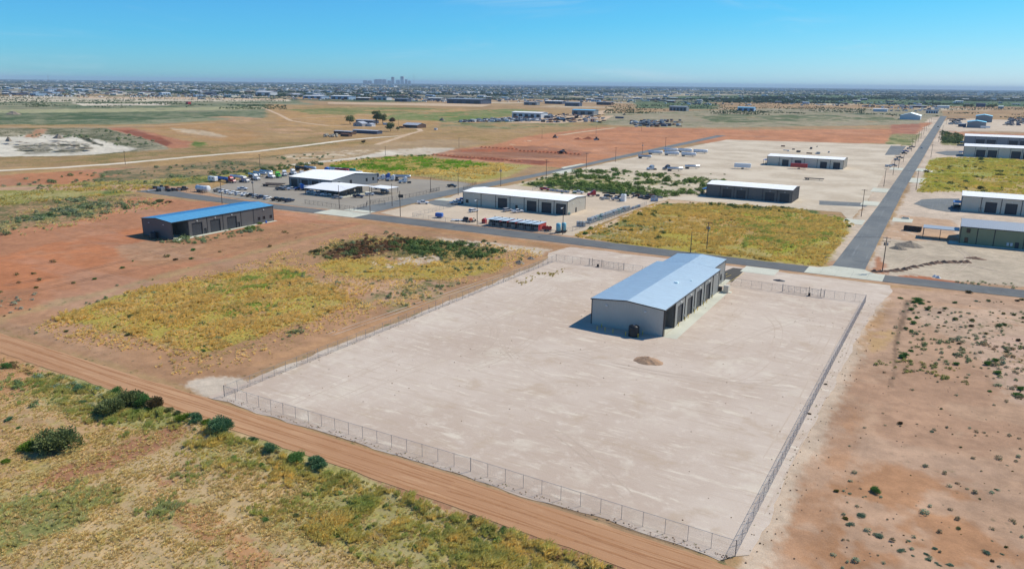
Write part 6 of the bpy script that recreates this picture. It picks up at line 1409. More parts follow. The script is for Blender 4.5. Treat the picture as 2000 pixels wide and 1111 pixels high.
# ---- earth movers on the red field
def loader(u, v, rz, label, c, kind):
    x, y = at(u, v); root = empty({'dozer': 'bulldozer', 'loader': 'wheel_loader', 'dump': 'dump_truck'}[kind], (x, y, 0), rz, label=label, cat={'dozer': 'bulldozer', 'loader': 'loader', 'dump': 'dump truck'}[kind])
    MB().prism([(-3, 1.2), (1.6, 1.2), (1.6, 2.2), (-.2, 2.4), (-3, 2.3)], -1.1, 1.1, 'x').build('body', c, root); MB().box(-.6, -.85, 2.3, 1.0, .85, 3.5).build('cab', M_glass, root); MB().box(-.8, -1, 3.5, 1.2, 1, 3.62).build('cab_roof', c, root)
    if kind == 'dozer':
        for s in (-1, 1): MB().prism([(-3.0, .5), (-2.5, 0), (2.0, 0), (2.6, .6), (2.0, 1.2), (-2.5, 1.2)], s * 1.45 - .3, s * 1.45 + .3, 'x').build('track', M_darkmetal, root)
        MB().box(3.0, -2, .1, 3.25, 2, 1.5).build('blade', M_steel, root)
    else:
        for q in (-2, 1.8):
            for s in (-1, 1): wheel(root, q, s * 1.5, .85, .6)
        if kind == 'loader': MB().prism([(3.2, .1), (4.6, .2), (4.4, 1.3), (3.2, 1.2)], -1.6, 1.6, 'x').build('bucket', M_steel, root); MB().box(1.5, -.6, 1.2, 3.4, .6, 1.6).build('boom', c, root)
        else: MB().prism([(-6.2, 2.6), (-5.8, 1.3), (-.9, 1.3), (-.9, 3.1)], -1.5, 1.5, 'x').build('dump_body', c, root); [wheel(root, -4.6, s * 1.5, .85, .6) for s in (-1, 1)]
    return root
loader(1084, 269.5, .1, 'dark bulldozer at the back left of the red dozed field', M_darkmetal, 'dozer'); loader(1165, 274, 3.3, 'dark wheel loader in the middle of the red dozed field', M_darkmetal, 'loader'); loader(1100, 300, .1, 'dark articulated dump truck beside the red soil windrow', M_darkmetal, 'dump')
loader(1219, 225, .5, 'tractor raising the pale dust cloud', M_darkmetal, 'loader'); 
x, y = at(368, 204); r_ = empty('red_shed', (x, y, 0), label='small bright red box standing alone in the green scrub', cat='shed'); MB().box(-5, -4, 0, 5, 4, 6).build('wall', PM['red'], r_); MB().box(-5.2, -4.2, 6, 5.2, 4.2, 6.4).build('roof', M_redm, r_)
x, y = at(1210, 231.5); r_ = empty('dark_container', (x, y, 0), label='dark blue container standing in scrub below the dust cloud', cat='container'); MB().box(-8, -1.5, 0, 8, 1.5, 3).build('box', M_dblue, r_); MB().box(-8.1, -1.6, 3, 8.1, 1.6, 3.15).build('lid', M_steel, r_)
# drilling rig
x, y = at(391, 194); r_ = empty('drilling_rig', (x, y, 0), label='thin drilling rig mast over the pale yards on the left', cat='drilling rig'); mt_ = MB()
for sx in (-2, 2):
    for sy in (-2, 2): mt_.tube((sx, sy, 6), (sx * .4, sy * .4, 42), .25, n=4)
for k in range(9):
    z = 8 + k * 4; w = 2 * (1 - .6 * (z - 6) / 36); mt_.tube((-w, -w, z), (w, -w, z + 4), .15, n=3); mt_.tube((w, w, z), (-w, w, z + 4), .15, n=3); mt_.tube((-w, -w, z), (w, -w, z), .15, n=3)
mt_.build('mast', M_darkmetal, r_); MB().box(-6, -5, 0, 6, 5, 6).build('substructure', M_steel, r_); MB().box(8, -3, 0, 24, 3, 4).build('pump_house', M_wall_slate, r_)
# litter in the lot and verge marker
x, y = at(468, 889) ; r_ = empty('marker_post', (*at(449, 833.5), 0), label='yellow marker post at the field edge of the dirt road', cat='marker post'); MB().box(-.06, -.06, 0, .06, .06, .9).build('post', M_yellow, r_); MB().box(-.14, -.02, .9, .14, .02, 1.25).build('cap', M_yellow, r_)
# ------------------------------------------------------------------ vegetation
def leaf_mat(name, cols, rough=.75, inst=True, trans=.25):
    mt = bpy.data.materials.new(name); mt.use_nodes = True; t = mt.node_tree; b = t.nodes['Principled BSDF']; b.inputs['Roughness'].default_value = rough; b.inputs['Specular IOR Level'].default_value = .15
    if inst:
        a = t.nodes.new('ShaderNodeAttribute'); a.attribute_type = 'INSTANCER'; a.attribute_name = 'tint'; t.links.new(a.outputs['Color'], b.inputs['Base Color'])
    else:
        geo = t.nodes.new('ShaderNodeNewGeometry'); oi = t.nodes.new('ShaderNodeObjectInfo'); cr = t.nodes.new('ShaderNodeValToRGB'); e = cr.color_ramp.elements
        e[0].color = (*cols[0], 1); e[1].color = (*cols[1], 1); ad = t.nodes.new('ShaderNodeMath'); ad.operation = 'ADD'
        mm = t.nodes.new('ShaderNodeMath'); mm.operation = 'MULTIPLY'; mm.inputs[1].default_value = .5; t.links.new(geo.outputs['Random Per Island'], mm.inputs[0])
        m3 = t.nodes.new('ShaderNodeMath'); m3.operation = 'MULTIPLY'; m3.inputs[1].default_value = .5; t.links.new(oi.outputs['Random'], m3.inputs[0])
        t.links.new(mm.outputs[0], ad.inputs[0]); t.links.new(m3.outputs[0], ad.inputs[1]); t.links.new(ad.outputs[0], cr.inputs[0]); t.links.new(cr.outputs[0], b.inputs['Base Color'])
    tr = t.nodes.new('ShaderNodeBsdfTranslucent'); mx = t.nodes.new('ShaderNodeMixShader'); mx.inputs[0].default_value = trans
    src = b.inputs['Base Color'].links[0].from_socket; t.links.new(src, tr.inputs[0])
    t.links.new(b.outputs[0], mx.inputs[1]); t.links.new(tr.outputs[0], mx.inputs[2]); t.links.new(mx.outputs[0], t.nodes['Material Output'].inputs[0]); return mt
M_tuft = leaf_mat('grass_blades', None, trans=.35); M_scrub = leaf_mat('scrub_leaves', None, trans=.2); M_tree_far = leaf_mat('far_tree_leaves', None, trans=.1)
def src_obj(mb, name, m):
    me = bpy.data.meshes.new(name); me.from_pydata(mb.v, [], mb.f); me.materials.append(m); return bpy.data.objects.new(name, me)   # never linked: only instanced
def tuft(nb, R, H, w, lean=(.25, .1), seed=0):
    r = random.Random(seed); mb = MB()
    for i in range(nb):
        a = r.random() * 2 * PI; q = R * math.sqrt(r.random()) * .5; x, y = math.cos(a) * q, math.sin(a) * q; h = H * r.uniform(.55, 1.05); sp = r.uniform(.25, .9) * R
        tx, ty = x + math.cos(a) * sp + lean[0] * h, y + math.sin(a) * sp + lean[1] * h; b = r.random() * PI; dx, dy = math.cos(b) * w, math.sin(b) * w
        mx, my, mz = x + (tx - x) * .4, y + (ty - y) * .4, h * .65
        mb.add([(x - dx * .4, y - dy * .4, 0), (x + dx * .4, y + dy * .4, 0), (mx + dx, my + dy, mz), (mx - dx, my - dy, mz), (tx, ty, h)], [(0, 1, 2, 3), (3, 2, 4)])
    return mb
def leafball(nl, size, seed, flat=.8, twig=0, sq=1.0):
    r = random.Random(seed); mb = MB(); lobes = [(r.uniform(-.45, .45), r.uniform(-.45, .45), r.uniform(.15, .55), r.uniform(.35, .6)) for _ in range(7)] + [(0, 0, .4, .6)]
    for i in range(nl):
        lx, ly, lz, lr = lobes[r.randrange(len(lobes))]; th = r.random() * 2 * PI; ph = math.acos(r.uniform(-.35, 1)); k = lr * r.uniform(.7, 1.05) ** .6
        p = Vector((lx + k * math.sin(ph) * math.cos(th), ly + k * math.sin(ph) * math.sin(th), max(.02, (lz + k * math.cos(ph)) * flat)))
        n = Vector((math.sin(ph) * math.cos(th), math.sin(ph) * math.sin(th), math.cos(ph) + .5)) + Vector((r.uniform(-.7, .7), r.uniform(-.7, .7), r.uniform(-.7, .7))); n.normalize()
        u = n.orthogonal().normalized(); v = n.cross(u); c, s = math.cos(i), math.sin(i); u, v = u * c + v * s, v * c - u * s; z = size * r.uniform(.6, 1.3)
        mb.add([tuple(p - u * z), tuple(p + v * z * .55 * sq), tuple(p + u * z), tuple(p - v * z * .55 * sq)], [(0, 1, 2, 3)])
    return mb
SRC = dict(dry=[src_obj(tuft(16, .34, .42, .05, (.16, .10), k), 'grass_source', M_tuft) for k in range(4)],
           tall=[src_obj(tuft(26, .5, .8, .055, (.34, .16), 10 + k), 'grass_source', M_tuft) for k in range(4)],
           low=[src_obj(tuft(10, .3, .22, .05, (.05, .03), 20 + k), 'grass_source', M_tuft) for k in range(3)],
           scrub=[src_obj(leafball(90, .17, 30 + k, .75), 'scrub_source', M_scrub) for k in range(4)],
           ftree=[src_obj(leafball(60, .28, 50 + k, 1.0), 'tree_source', M_tree_far) for k in range(3)])
def instancer(name, pts, scl, tint, kind, label, cat=None, zoff=0.0, rotlean=True):
    n = len(pts); me = bpy.data.meshes.new(name); me.vertices.add(n); me.vertices.foreach_set('co', np.asarray(pts, np.float32).ravel())
    a = me.attributes.new('scl', 'FLOAT_VECTOR', 'POINT'); a.data.foreach_set('vector', np.asarray(scl, np.float32).ravel())
    a = me.attributes.new('rot', 'FLOAT_VECTOR', 'POINT'); rot = np.zeros((n, 3), np.float32)
    rot[:, 2] = rng.uniform(-.5, .5, n) if kind in ('tall', 'dry') else rng.uniform(0, 6.28, n); a.data.foreach_set('vector', rot.ravel())
    a = me.attributes.new('tint', 'FLOAT_COLOR', 'POINT'); a.data.foreach_set('color', np.concatenate([tint, np.ones((n, 1))], 1).astype(np.float32).ravel())
    a = me.attributes.new('pick', 'INT', 'POINT'); srcs = SRC[kind]; a.data.foreach_set('value', rng.integers(0, len(srcs), n).astype(np.int32))
    o = bpy.data.objects.new(name, me); COL.objects.link(o); tag(o, label, cat, kind='stuff')
    ng = bpy.data.node_groups.new(name + '_scatter', 'GeometryNodeTree'); ng.interface.new_socket('Geometry', in_out='INPUT', socket_type='NodeSocketGeometry'); ng.interface.new_socket('Geometry', in_out='OUTPUT', socket_type='NodeSocketGeometry')
    N = ng.nodes.new; gi = N('NodeGroupInput'); go = N('NodeGroupOutput'); jn = N('GeometryNodeJoinGeometry')
    def na(nm, ty): q = N('GeometryNodeInputNamedAttribute'); q.data_type = ty; q.inputs['Name'].default_value = nm; return next(s for s in q.outputs if s.enabled and s.name == 'Attribute')
    rs, ss, ps = na('rot', 'FLOAT_VECTOR'), na('scl', 'FLOAT_VECTOR'), na('pick', 'INT')
    for k, so in enumerate(srcs):
        cmp = N('FunctionNodeCompare'); cmp.data_type = 'INT'; cmp.operation = 'EQUAL'; ins = [s for s in cmp.inputs if s.enabled]; ng.links.new(ps, ins[0]); ins[1].default_value = k
        ip = N('GeometryNodeInstanceOnPoints'); oi = N('GeometryNodeObjectInfo'); oi.inputs['Object'].default_value = so
        ng.links.new(gi.outputs[0], ip.inputs['Points']); ng.links.new(cmp.outputs[0], ip.inputs['Selection']); ng.links.new(oi.outputs['Geometry'], ip.inputs['Instance']); ng.links.new(rs, ip.inputs['Rotation']); ng.links.new(ss, ip.inputs['Scale'])
        ng.links.new(ip.outputs[0], jn.inputs[0])
    ng.links.new(jn.outputs[0], go.inputs[0]); md = o.modifiers.new('scatter', 'NODES'); md.node_group = ng; return o
def scatter(zones, kind, name, label, cat=None):
    """zones: (poly px, per m2, size lo, size hi, tint A, tint B, patch scale, patch level)"""
    P_, S_, T_ = [], [], []
    for i, (poly, den, s0, s1, ca, cb, ps, lvl) in enumerate(zones):
        Pw = W(poly); xs = [p[0] for p in Pw]; ys = [p[1] for p in Pw]; x0, x1, y0, y1 = min(xs), max(xs), min(ys), max(ys)
        n = int((x1 - x0) * (y1 - y0) * den); x = rng.uniform(x0, x1, n); y = rng.uniform(y0, y1, n)
        wx = x + 2.5 * (fbm(x, y, 5, 700 + i, 3) - .5) * 2 + rng.normal(0, 1.6, n); wy = y + 2.5 * (fbm(x, y, 5, 710 + i, 3) - .5) * 2 + rng.normal(0, 1.6, n)
        nz = fbm(x, y, ps, 720 + i * 3, 4); keep = inpoly(wx, wy, Pw) & (nz + rng.normal(0, .07, n) > lvl)
        # nothing grows on the roads or in the yards
        bad = ((y > 79.4) & (y < 89.2)) | ((x > -122) & (x < -9) & (y > 89) & (y < 257.5)) | ((y > 256) & (y < 272.5) & (x > -385))
        keep &= ~bad; x, y, nz = x[keep], y[keep], nz[keep]; n = len(x)
        z = relief(x, y); s = rng.uniform(s0, s1, n) * (.75 + .6 * (nz - lvl) / .25).clip(.7, 1.5)
        t = np.clip(fbm(x, y, ps * .8, 900 + i, 3) * 1.6 - .3 + rng.uniform(-.15, .15, n), 0, 1)[:, None]
        col = (np.array(alb(ca, 1.0)) * (1 - t) + np.array(alb(cb, 1.0)) * t) * rng.uniform(.8, 1.2, n)[:, None] * {'scrub': 1.25, 'dry': 1.32}.get(kind, 1.62)
        P_.append(np.stack([x, y, z], 1)); S_.append(np.stack([s, s, s * rng.uniform(.8, 1.2, n)], 1)); T_.append(col)
    return instancer(name, np.concatenate(P_), np.concatenate(S_), np.concatenate(T_), kind, label, cat)
STRAW = (208, 190, 132); STRAW2 = (186, 174, 114); YEL = (200, 178, 112); GRN = (148, 158, 92); GRN2 = (118, 138, 80); GGR = (166, 168, 124); DRYT = (212, 192, 150)
def P2(x, y):
    p = RC.T @ np.array([x, y, -CAM_H]); return (1000 + FPX * p[0] / -p[2], 555.5 - FPX * p[1] / -p[2])
FG = [(-60,700),(60,720),(330,815),(420,840),(700,935),(1000,1035),(1240,1125),(-60,1125)]
scatter([([P2(-24, 40), P2(-24, 78), P2(70, 78), P2(70, 40)], 1.5, .4, .8, DRYT, STRAW, 3.0, .46), (FG, 5.2, .35, .8, DRYT, STRAW, 3.0, .44), (FG, 1.2, .5, .9, STRAW, (186,178,124), 5.0, .5),
         ([(250,860),(420,900),(760,1060),(800,1125),(-60,1125),(-60,900)], 2.0, .5, .9, DRYT, STRAW, 2.0, .40)], 'dry', 'dry_grass', 'short dry straw coloured grass tufts in the foreground pasture')
scatter([([(60,735),(150,728),(340,798),(350,838),(250,850),(100,805)], 3.5, .5, 1.0, GRN, STRAW2, 3, .42), ([(350,862),(470,850),(660,905),(820,975),(1000,1040),(1230,1125),(860,1130),(720,1090),(600,1050),(500,1010),(600,960),(500,920),(400,900)], 4.2, .5, 1.05, GRN, YEL, 4, .40),
         ([(-60,1020),(0,985),(130,955),(235,950),(150,1030),(0,1085),(-60,1120)], 2.6, .45, .85, (184,180,130), (168,170,112), 3, .45), ([(280,975),(350,970),(340,1010),(270,1010)], 3, .5, .9, GGR, GRN, 3, .42), ([(360,905),(420,905),(430,960),(370,950)], 3, .4, .9, GGR, GRN, 3, .42),
         ([(820,975),(1010,1045),(1240,1125),(1240,1140),(1000,1085)], 2.6, .5, 1.0, STRAW, YEL, 3, .42), ([(0,730),(80,740),(90,790),(0,780)], 1.6, .5, .9, GGR, GRN, 3, .5)], 'tall', 'tall_grass', 'tall leaning green and yellow grass beside the dirt road')
scatter([([(100,625),(230,575),(420,540),(560,522),(640,552),(690,588),(640,615),(520,650),(410,690),(300,668),(200,640)], 1.9, .55, 1.1, YEL, (202,178,122), 5, .45), ([(410,560),(470,545),(560,530),(590,535),(520,560),(430,575)], 2.2, .6, 1.1, (164,176,96), GRN, 5, .4),
         ([(620,515),(700,500),(800,518),(900,508),(1000,508),(960,530),(860,548),(740,545),(650,536)], 1.6, .5, 1.0, YEL, STRAW, 4, .475), ([(430,600),(490,585),(560,590),(500,612),(440,618)], 1.4, .6, 1.0, GRN, YEL, 4, .48),
         ([(60,640),(300,560),(600,480),(700,455),(1000,480),(1060,500),(400,730),(100,660)], .9, .35, .8, DRYT, STRAW, 7, .47), ([(60,640),(230,570),(560,515),(720,560),(700,620),(520,670),(380,710),(140,660)], .7, .4, .9, YEL, DRYT, 6, .45)], 'tall', 'field_grass', 'clumpy yellow grass covering the middle of the empty lot')
scatter([([(1120,462),(1200,432),(1280,398),(1420,400),(1560,408),(1655,432),(1662,444),(1605,520),(1480,512),(1330,494),(1200,474)], 1.1, .65, 1.3, (202,178,112), (190,172,108), 7, .43), ([(1400,405),(1640,425),(1620,470),(1500,500),(1380,470)], .6, .7, 1.3, (168,172,92), GRN, 6, .50),
         ([(650,318),(800,306),(1020,325),(930,350),(800,342),(690,334)], .35, .9, 1.8, YEL, STRAW, 10, .42), ([(640,326),(700,316),(790,306),(850,312),(960,322),(880,332),(760,336)], .6, .9, 1.7, (110,150,50), (150,175,60), 9, .40),
         ([(1795,376),(1815,315),(1850,308),(2060,315),(2060,392),(1870,374)], .4, .9, 1.6, (176,176,80), YEL, 10, .42)], 'tall', 'yellow_grass', 'waving yellow grass of the fields beyond the main road')
scatter([([(-60,400),(120,362),(260,354),(430,346),(470,340),(300,370),(160,388),(0,404)], .25, 1.0, 1.8, YEL, GGR, 10, .42), ([(160,385),(270,382),(330,400),(200,430),(0,468),(-40,440)], .2, .8, 1.5, DRYT, GGR, 6, .45)], 'tall', 'roadside_grass', 'pale yellow green grass between red soil and the truck yard')
DG, DG2, BR, SG = (80, 102, 60), (104, 124, 72), (116, 86, 64), (132, 144, 122)
scatter([([(590,495),(650,475),(740,460),(800,464),(760,490),(700,500),(640,508)], .22, .7, 1.6, DG, BR, 5, .48), ([(640,492),(700,470),(790,462),(815,472),(750,495),(690,510),(645,505)], .4, .6, 1.2, BR, (120,84,60), 5, .45), ([(780,472),(860,468),(950,482),(985,500),(900,508),(820,498),(770,494)], .45, .8, 1.6, DG, DG2, 5, .46),
         ([(540,560),(640,480),(760,455),(1060,492),(1000,520),(860,560),(700,600)], .05, .5, 1.1, DG2, SG, 9, .46), ([(740,590),(800,560),(900,545),(880,570),(800,600)], .22, .5, 1.0, DG2, SG, 5, .46), ([(0,660),(200,560),(600,500),(660,640),(420,720),(200,690)], .02, .4, .9, DG2, SG, 9, .44)], 'scrub', 'lot_scrub', 'dark low scrub patches at the road side of the empty lot')
scatter([([(1010,362),(1080,345),(1110,335),(1200,332),(1330,345),(1420,355),(1400,375),(1300,386),(1180,380),(1050,368)], .11, 1.3, 2.8, (84,108,56), (116,138,72), 8, .53), ([(1030,362),(1090,352),(1300,376),(1290,384),(1180,378)], .16, 1.3, 2.6, (80,106,54), (116,138,72), 7, .50), ([(1120,462),(1200,432),(1290,400),(1330,420),(1290,470),(1200,472)], .04, .8, 1.8, (66,90,44), DG2, 7, .47), ([(1285,397),(1420,399),(1600,413),(1600,418),(1400,408)], .2, .8, 1.6, (66,90,44), DG2, 6, .44),
         ([(640,316),(700,312),(800,303),(860,302),(700,330)], .05, .8, 1.8, DG2, (110,140,60), 7, .47), ([(1800,372),(1830,314),(2060,330),(2060,392)], .012, .9, 2.2, (60,80,44), DG2, 9, .48), ([(1838,256),(1880,266),(1880,282),(1840,280)], .05, 1.5, 3, (60,80,44), DG2, 9, .42)], 'scrub', 'brush_thicket', 'dense green brush on the sandy lot behind the stone grey hall')
scatter([([(-60,440),(160,386),(330,398),(0,466)], .05, .8, 2.0, SG, DG2, 8, .46), ([(40,434),(120,408),(200,392),(205,402),(120,424)], .16, .8, 1.8, DG, SG, 6, .42), ([(300,470),(400,462),(500,442),(512,448),(440,466),(330,480)], .35, .5, 1.1, GRN2, SG, 5, .42), ([(-60,360),(200,335),(640,300),(660,320),(420,350),(100,372)], .012, 1, 2.2, SG, DG2, 18, .47), ([(400,340),(560,322),(640,320),(560,334),(420,350)], .05, 1, 2.4, DG, DG2, 14, .45),
         ([(-60,600),(0,575),(90,568),(60,600),(-60,640)], .09, .6, 1.3, SG, (150,156,150), 5, .44), ([(-60,500),(400,470),(600,440),(600,470),(0,630),(-60,640)], .006, .5, 1.2, DG2, BR, 9, .44), ([(0,262),(200,252),(300,276),(310,288),(230,280),(100,264)], .008, 1.2, 3.0, DG2, SG, 18, .44)], 'scrub', 'field_scrub', 'grey green scrub scattered over the red fields on the left')
scatter([([(1780,600),(2050,612),(2050,800),(1900,740),(1760,700)], .16, .3, .75, SG, DG2, 4, .44), ([(1740,700),(2050,760),(2050,1111),(1640,1111),(1640,900)], .05, .22, .6, SG, (130,110,84), 5, .46), ([(1640,940),(2050,930),(2050,1111),(1600,1111)], .09, .3, .7, (112,138,118), SG, 4, .50), ([(1700,700),(1770,700),(1890,730),(1930,760),(1780,735)], .4, .3, .7, (168,160,90), DG2, 4, .44), ([(1900,660),(2050,690),(2050,820),(1960,780)], .25, .3, .8, (150,116,84), SG, 3, .45),
         ([(1860,545),(2050,560),(2050,572),(1880,556)], .3, .3, .8, SG, (150,160,110), 4, .45), ([(1760,585),(1800,590),(1760,700),(1740,700)], .15, .3, .7, DG2, SG, 3, .45)], 'scrub', 'desert_weeds', 'small grey green weeds dotted over the sandy desert lot')
scatter([([(0,690),(300,792),(700,922),(1250,1125),(1200,1130),(690,940),(300,812),(0,712)], .35, .3, .8, BR, DG2, 4, .44), ([(60,735),(150,728),(260,770),(200,800)], .3, .5, 1.1, (124,146,116), SG, 4, .44), ([(350,862),(560,880),(820,985),(1000,1045),(900,1100),(600,1000)], .12, .4, .8, (84,116,48), GRN2, 4, .5), ([(0,740),(100,740),(100,800),(0,820)], .15, .4, .9, (124,146,116), DG2, 4, .46)], 'scrub', 'verge_weeds', 'mixed weeds on the bank between pasture and dirt road')
# straw tufts inside the caliche yard
pts = []; 
for i in range(46):
    t = i / 45; u = 1100 - 88 * t + random.uniform(-8, 8); v = 528 + 22 * t + random.uniform(-3, 3) + (6 * math.sin(t * 9)); x, y = at(u, v); pts.append((x, y, .0))
s = rng.uniform(.4, .9, len(pts)); instancer('yard_weeds', pts, np.stack([s, s, s], 1), np.tile(alb((200, 184, 110), 1), (len(pts), 1)), 'tall', 'thin straw coloured weeds in the back left corner of the caliche yard')
pts = [(-117.2 + random.gauss(0, .5), random.uniform(92, 228), 0) for _ in range(120)] + [(random.uniform(-117, -18), 89.9 + random.gauss(0, .3), 0) for _ in range(50)] + [(-16.6 + random.gauss(0, .4), random.uniform(92, 228), 0) for _ in range(50)]
s = rng.uniform(.2, .5, len(pts)); instancer('fence_weeds', pts, np.stack([s, s, s], 1), np.array(alb((150, 150, 96), 1)) * rng.uniform(.7, 1.3, (len(pts), 1)), 'dry', 'sparse small weeds along the foot of the yard fences')
# stones along fences and road edges
pts = []
st = MB(); st.lathe([(-.5, .2), (-.2, .5), (.2, .5), (.5, .2)], n=5); SRC['stone'] = [src_obj(st, 'stone_source', leaf_mat('stone_surface', None, .9, True, 0.0))]
for (x0, y0, x1, y1, n, w) in [(-118, 89.6, -17, 89.4, 220, .9), (-15, 92, -14, 240, 160, 2.5), (-300, 79.4, -20, 79.4, 260, .9), (-115, 95, -20, 225, 260, 30), (-10, 60, 20, 240, 200, 14), (-118.5, 95, -117.5, 228, 120, .9)]:
    for i in range(n): t = random.random(); pts.append((x0 + (x1 - x0) * t + random.gauss(0, w), y0 + (y1 - y0) * t + random.gauss(0, w * .3), .03))
s = rng.uniform(.08, .28, len(pts)); instancer('loose_stones', pts, np.stack([s, s, s * .7], 1), np.array(alb((180, 152, 132), 1)) * rng.uniform(.35, 1.1, (len(pts), 1)), 'stone', 'loose stones and clods along fences and verges')

# ---- single bushes that can be told apart
BM = {}
def shrubmesh(nl, size, seed):
    r = random.Random(seed); mb = MB(); lobes = []
    for _ in range(11):
        a = r.random() * 2 * PI; q = r.uniform(.1, .72); lobes.append((q * math.cos(a), q * math.sin(a) * .85, r.uniform(.12, .5), r.uniform(.2, .42)))
    lobes.append((0, 0, .4, .42))
    for i in range(nl):
        lx, ly, lz, lr = lobes[r.randrange(len(lobes))]; th = r.random() * 2 * PI; ph = math.acos(r.uniform(-.3, 1)); k = lr * (r.uniform(.35, 1.0) if r.random() < .8 else r.uniform(1.0, 1.35))
        d = Vector((math.sin(ph) * math.cos(th), math.sin(ph) * math.sin(th), math.cos(ph))); p = Vector((lx, ly, lz)) + d * k; p.z = max(.02, p.z)
        up = (d + Vector((r.uniform(-.6, .6), r.uniform(-.6, .6), r.uniform(0, .9)))).normalized(); sd_ = up.cross(Vector((r.uniform(-1, 1), r.uniform(-1, 1), r.uniform(-1, 1)))).normalized(); L_ = size * r.uniform(.7, 1.9); w = size * r.uniform(.25, .5)
        mb.add([tuple(p - sd_ * w * .3), tuple(p + up * L_ * .5 - sd_ * w), tuple(p + up * L_), tuple(p + up * L_ * .5 + sd_ * w)], [(0, 1, 2, 3)])
    return mb
def bush_mat(key, a, b): return leaf_mat('bush_' + key, (alb(a, 1), alb(b, 1)), .75, False, .2)
BMAT = dict(dark=bush_mat('dark', (96, 112, 74), (138, 146, 98)), green=bush_mat('green', (78, 126, 70), (122, 158, 88)), blue=bush_mat('blue', (78, 122, 94), (120, 152, 112)), olive=bush_mat('olive', (112, 110, 56), (142, 134, 70)), brown=bush_mat('brown', (96, 84, 60), (118, 104, 76)), sage=bush_mat('sage', (104, 130, 112), (136, 156, 136)), bright=bush_mat('bright', (96, 128, 48), (128, 150, 58)))
def bush(u, v, w, kind='dark', hs=.75, label='', group=None, n=900, var=0, name='bush', cat='bush'):
    key = (kind, n, var)
    s = depth_scale(u, v); R = w * s / 2
    if key not in BM:
        o = shrubmesh(int(n * 1.5), .085 if n >= 2000 else (.12 if n >= 900 else .2), 60 + var * 7 + len(kind)).build(name, BMAT[kind]); BM[key] = o
    else: o = BM[key].copy(); COL.objects.link(o); o.name = name
    x, y = at(u, v); k = R / .92; o.location = (x, y + R * .4, float(relief(np.array([x]), np.array([y]))[0]) - .05); o.rotation_euler = (0, 0, random.uniform(0, 6.28)); o.scale = (k * random.uniform(.9, 1.1), k * random.uniform(.8, 1.05), k * hs)
    for p in ('label', 'category', 'group'):
        if p in o: del o[p]
    tag(o, label, cat, group); return o
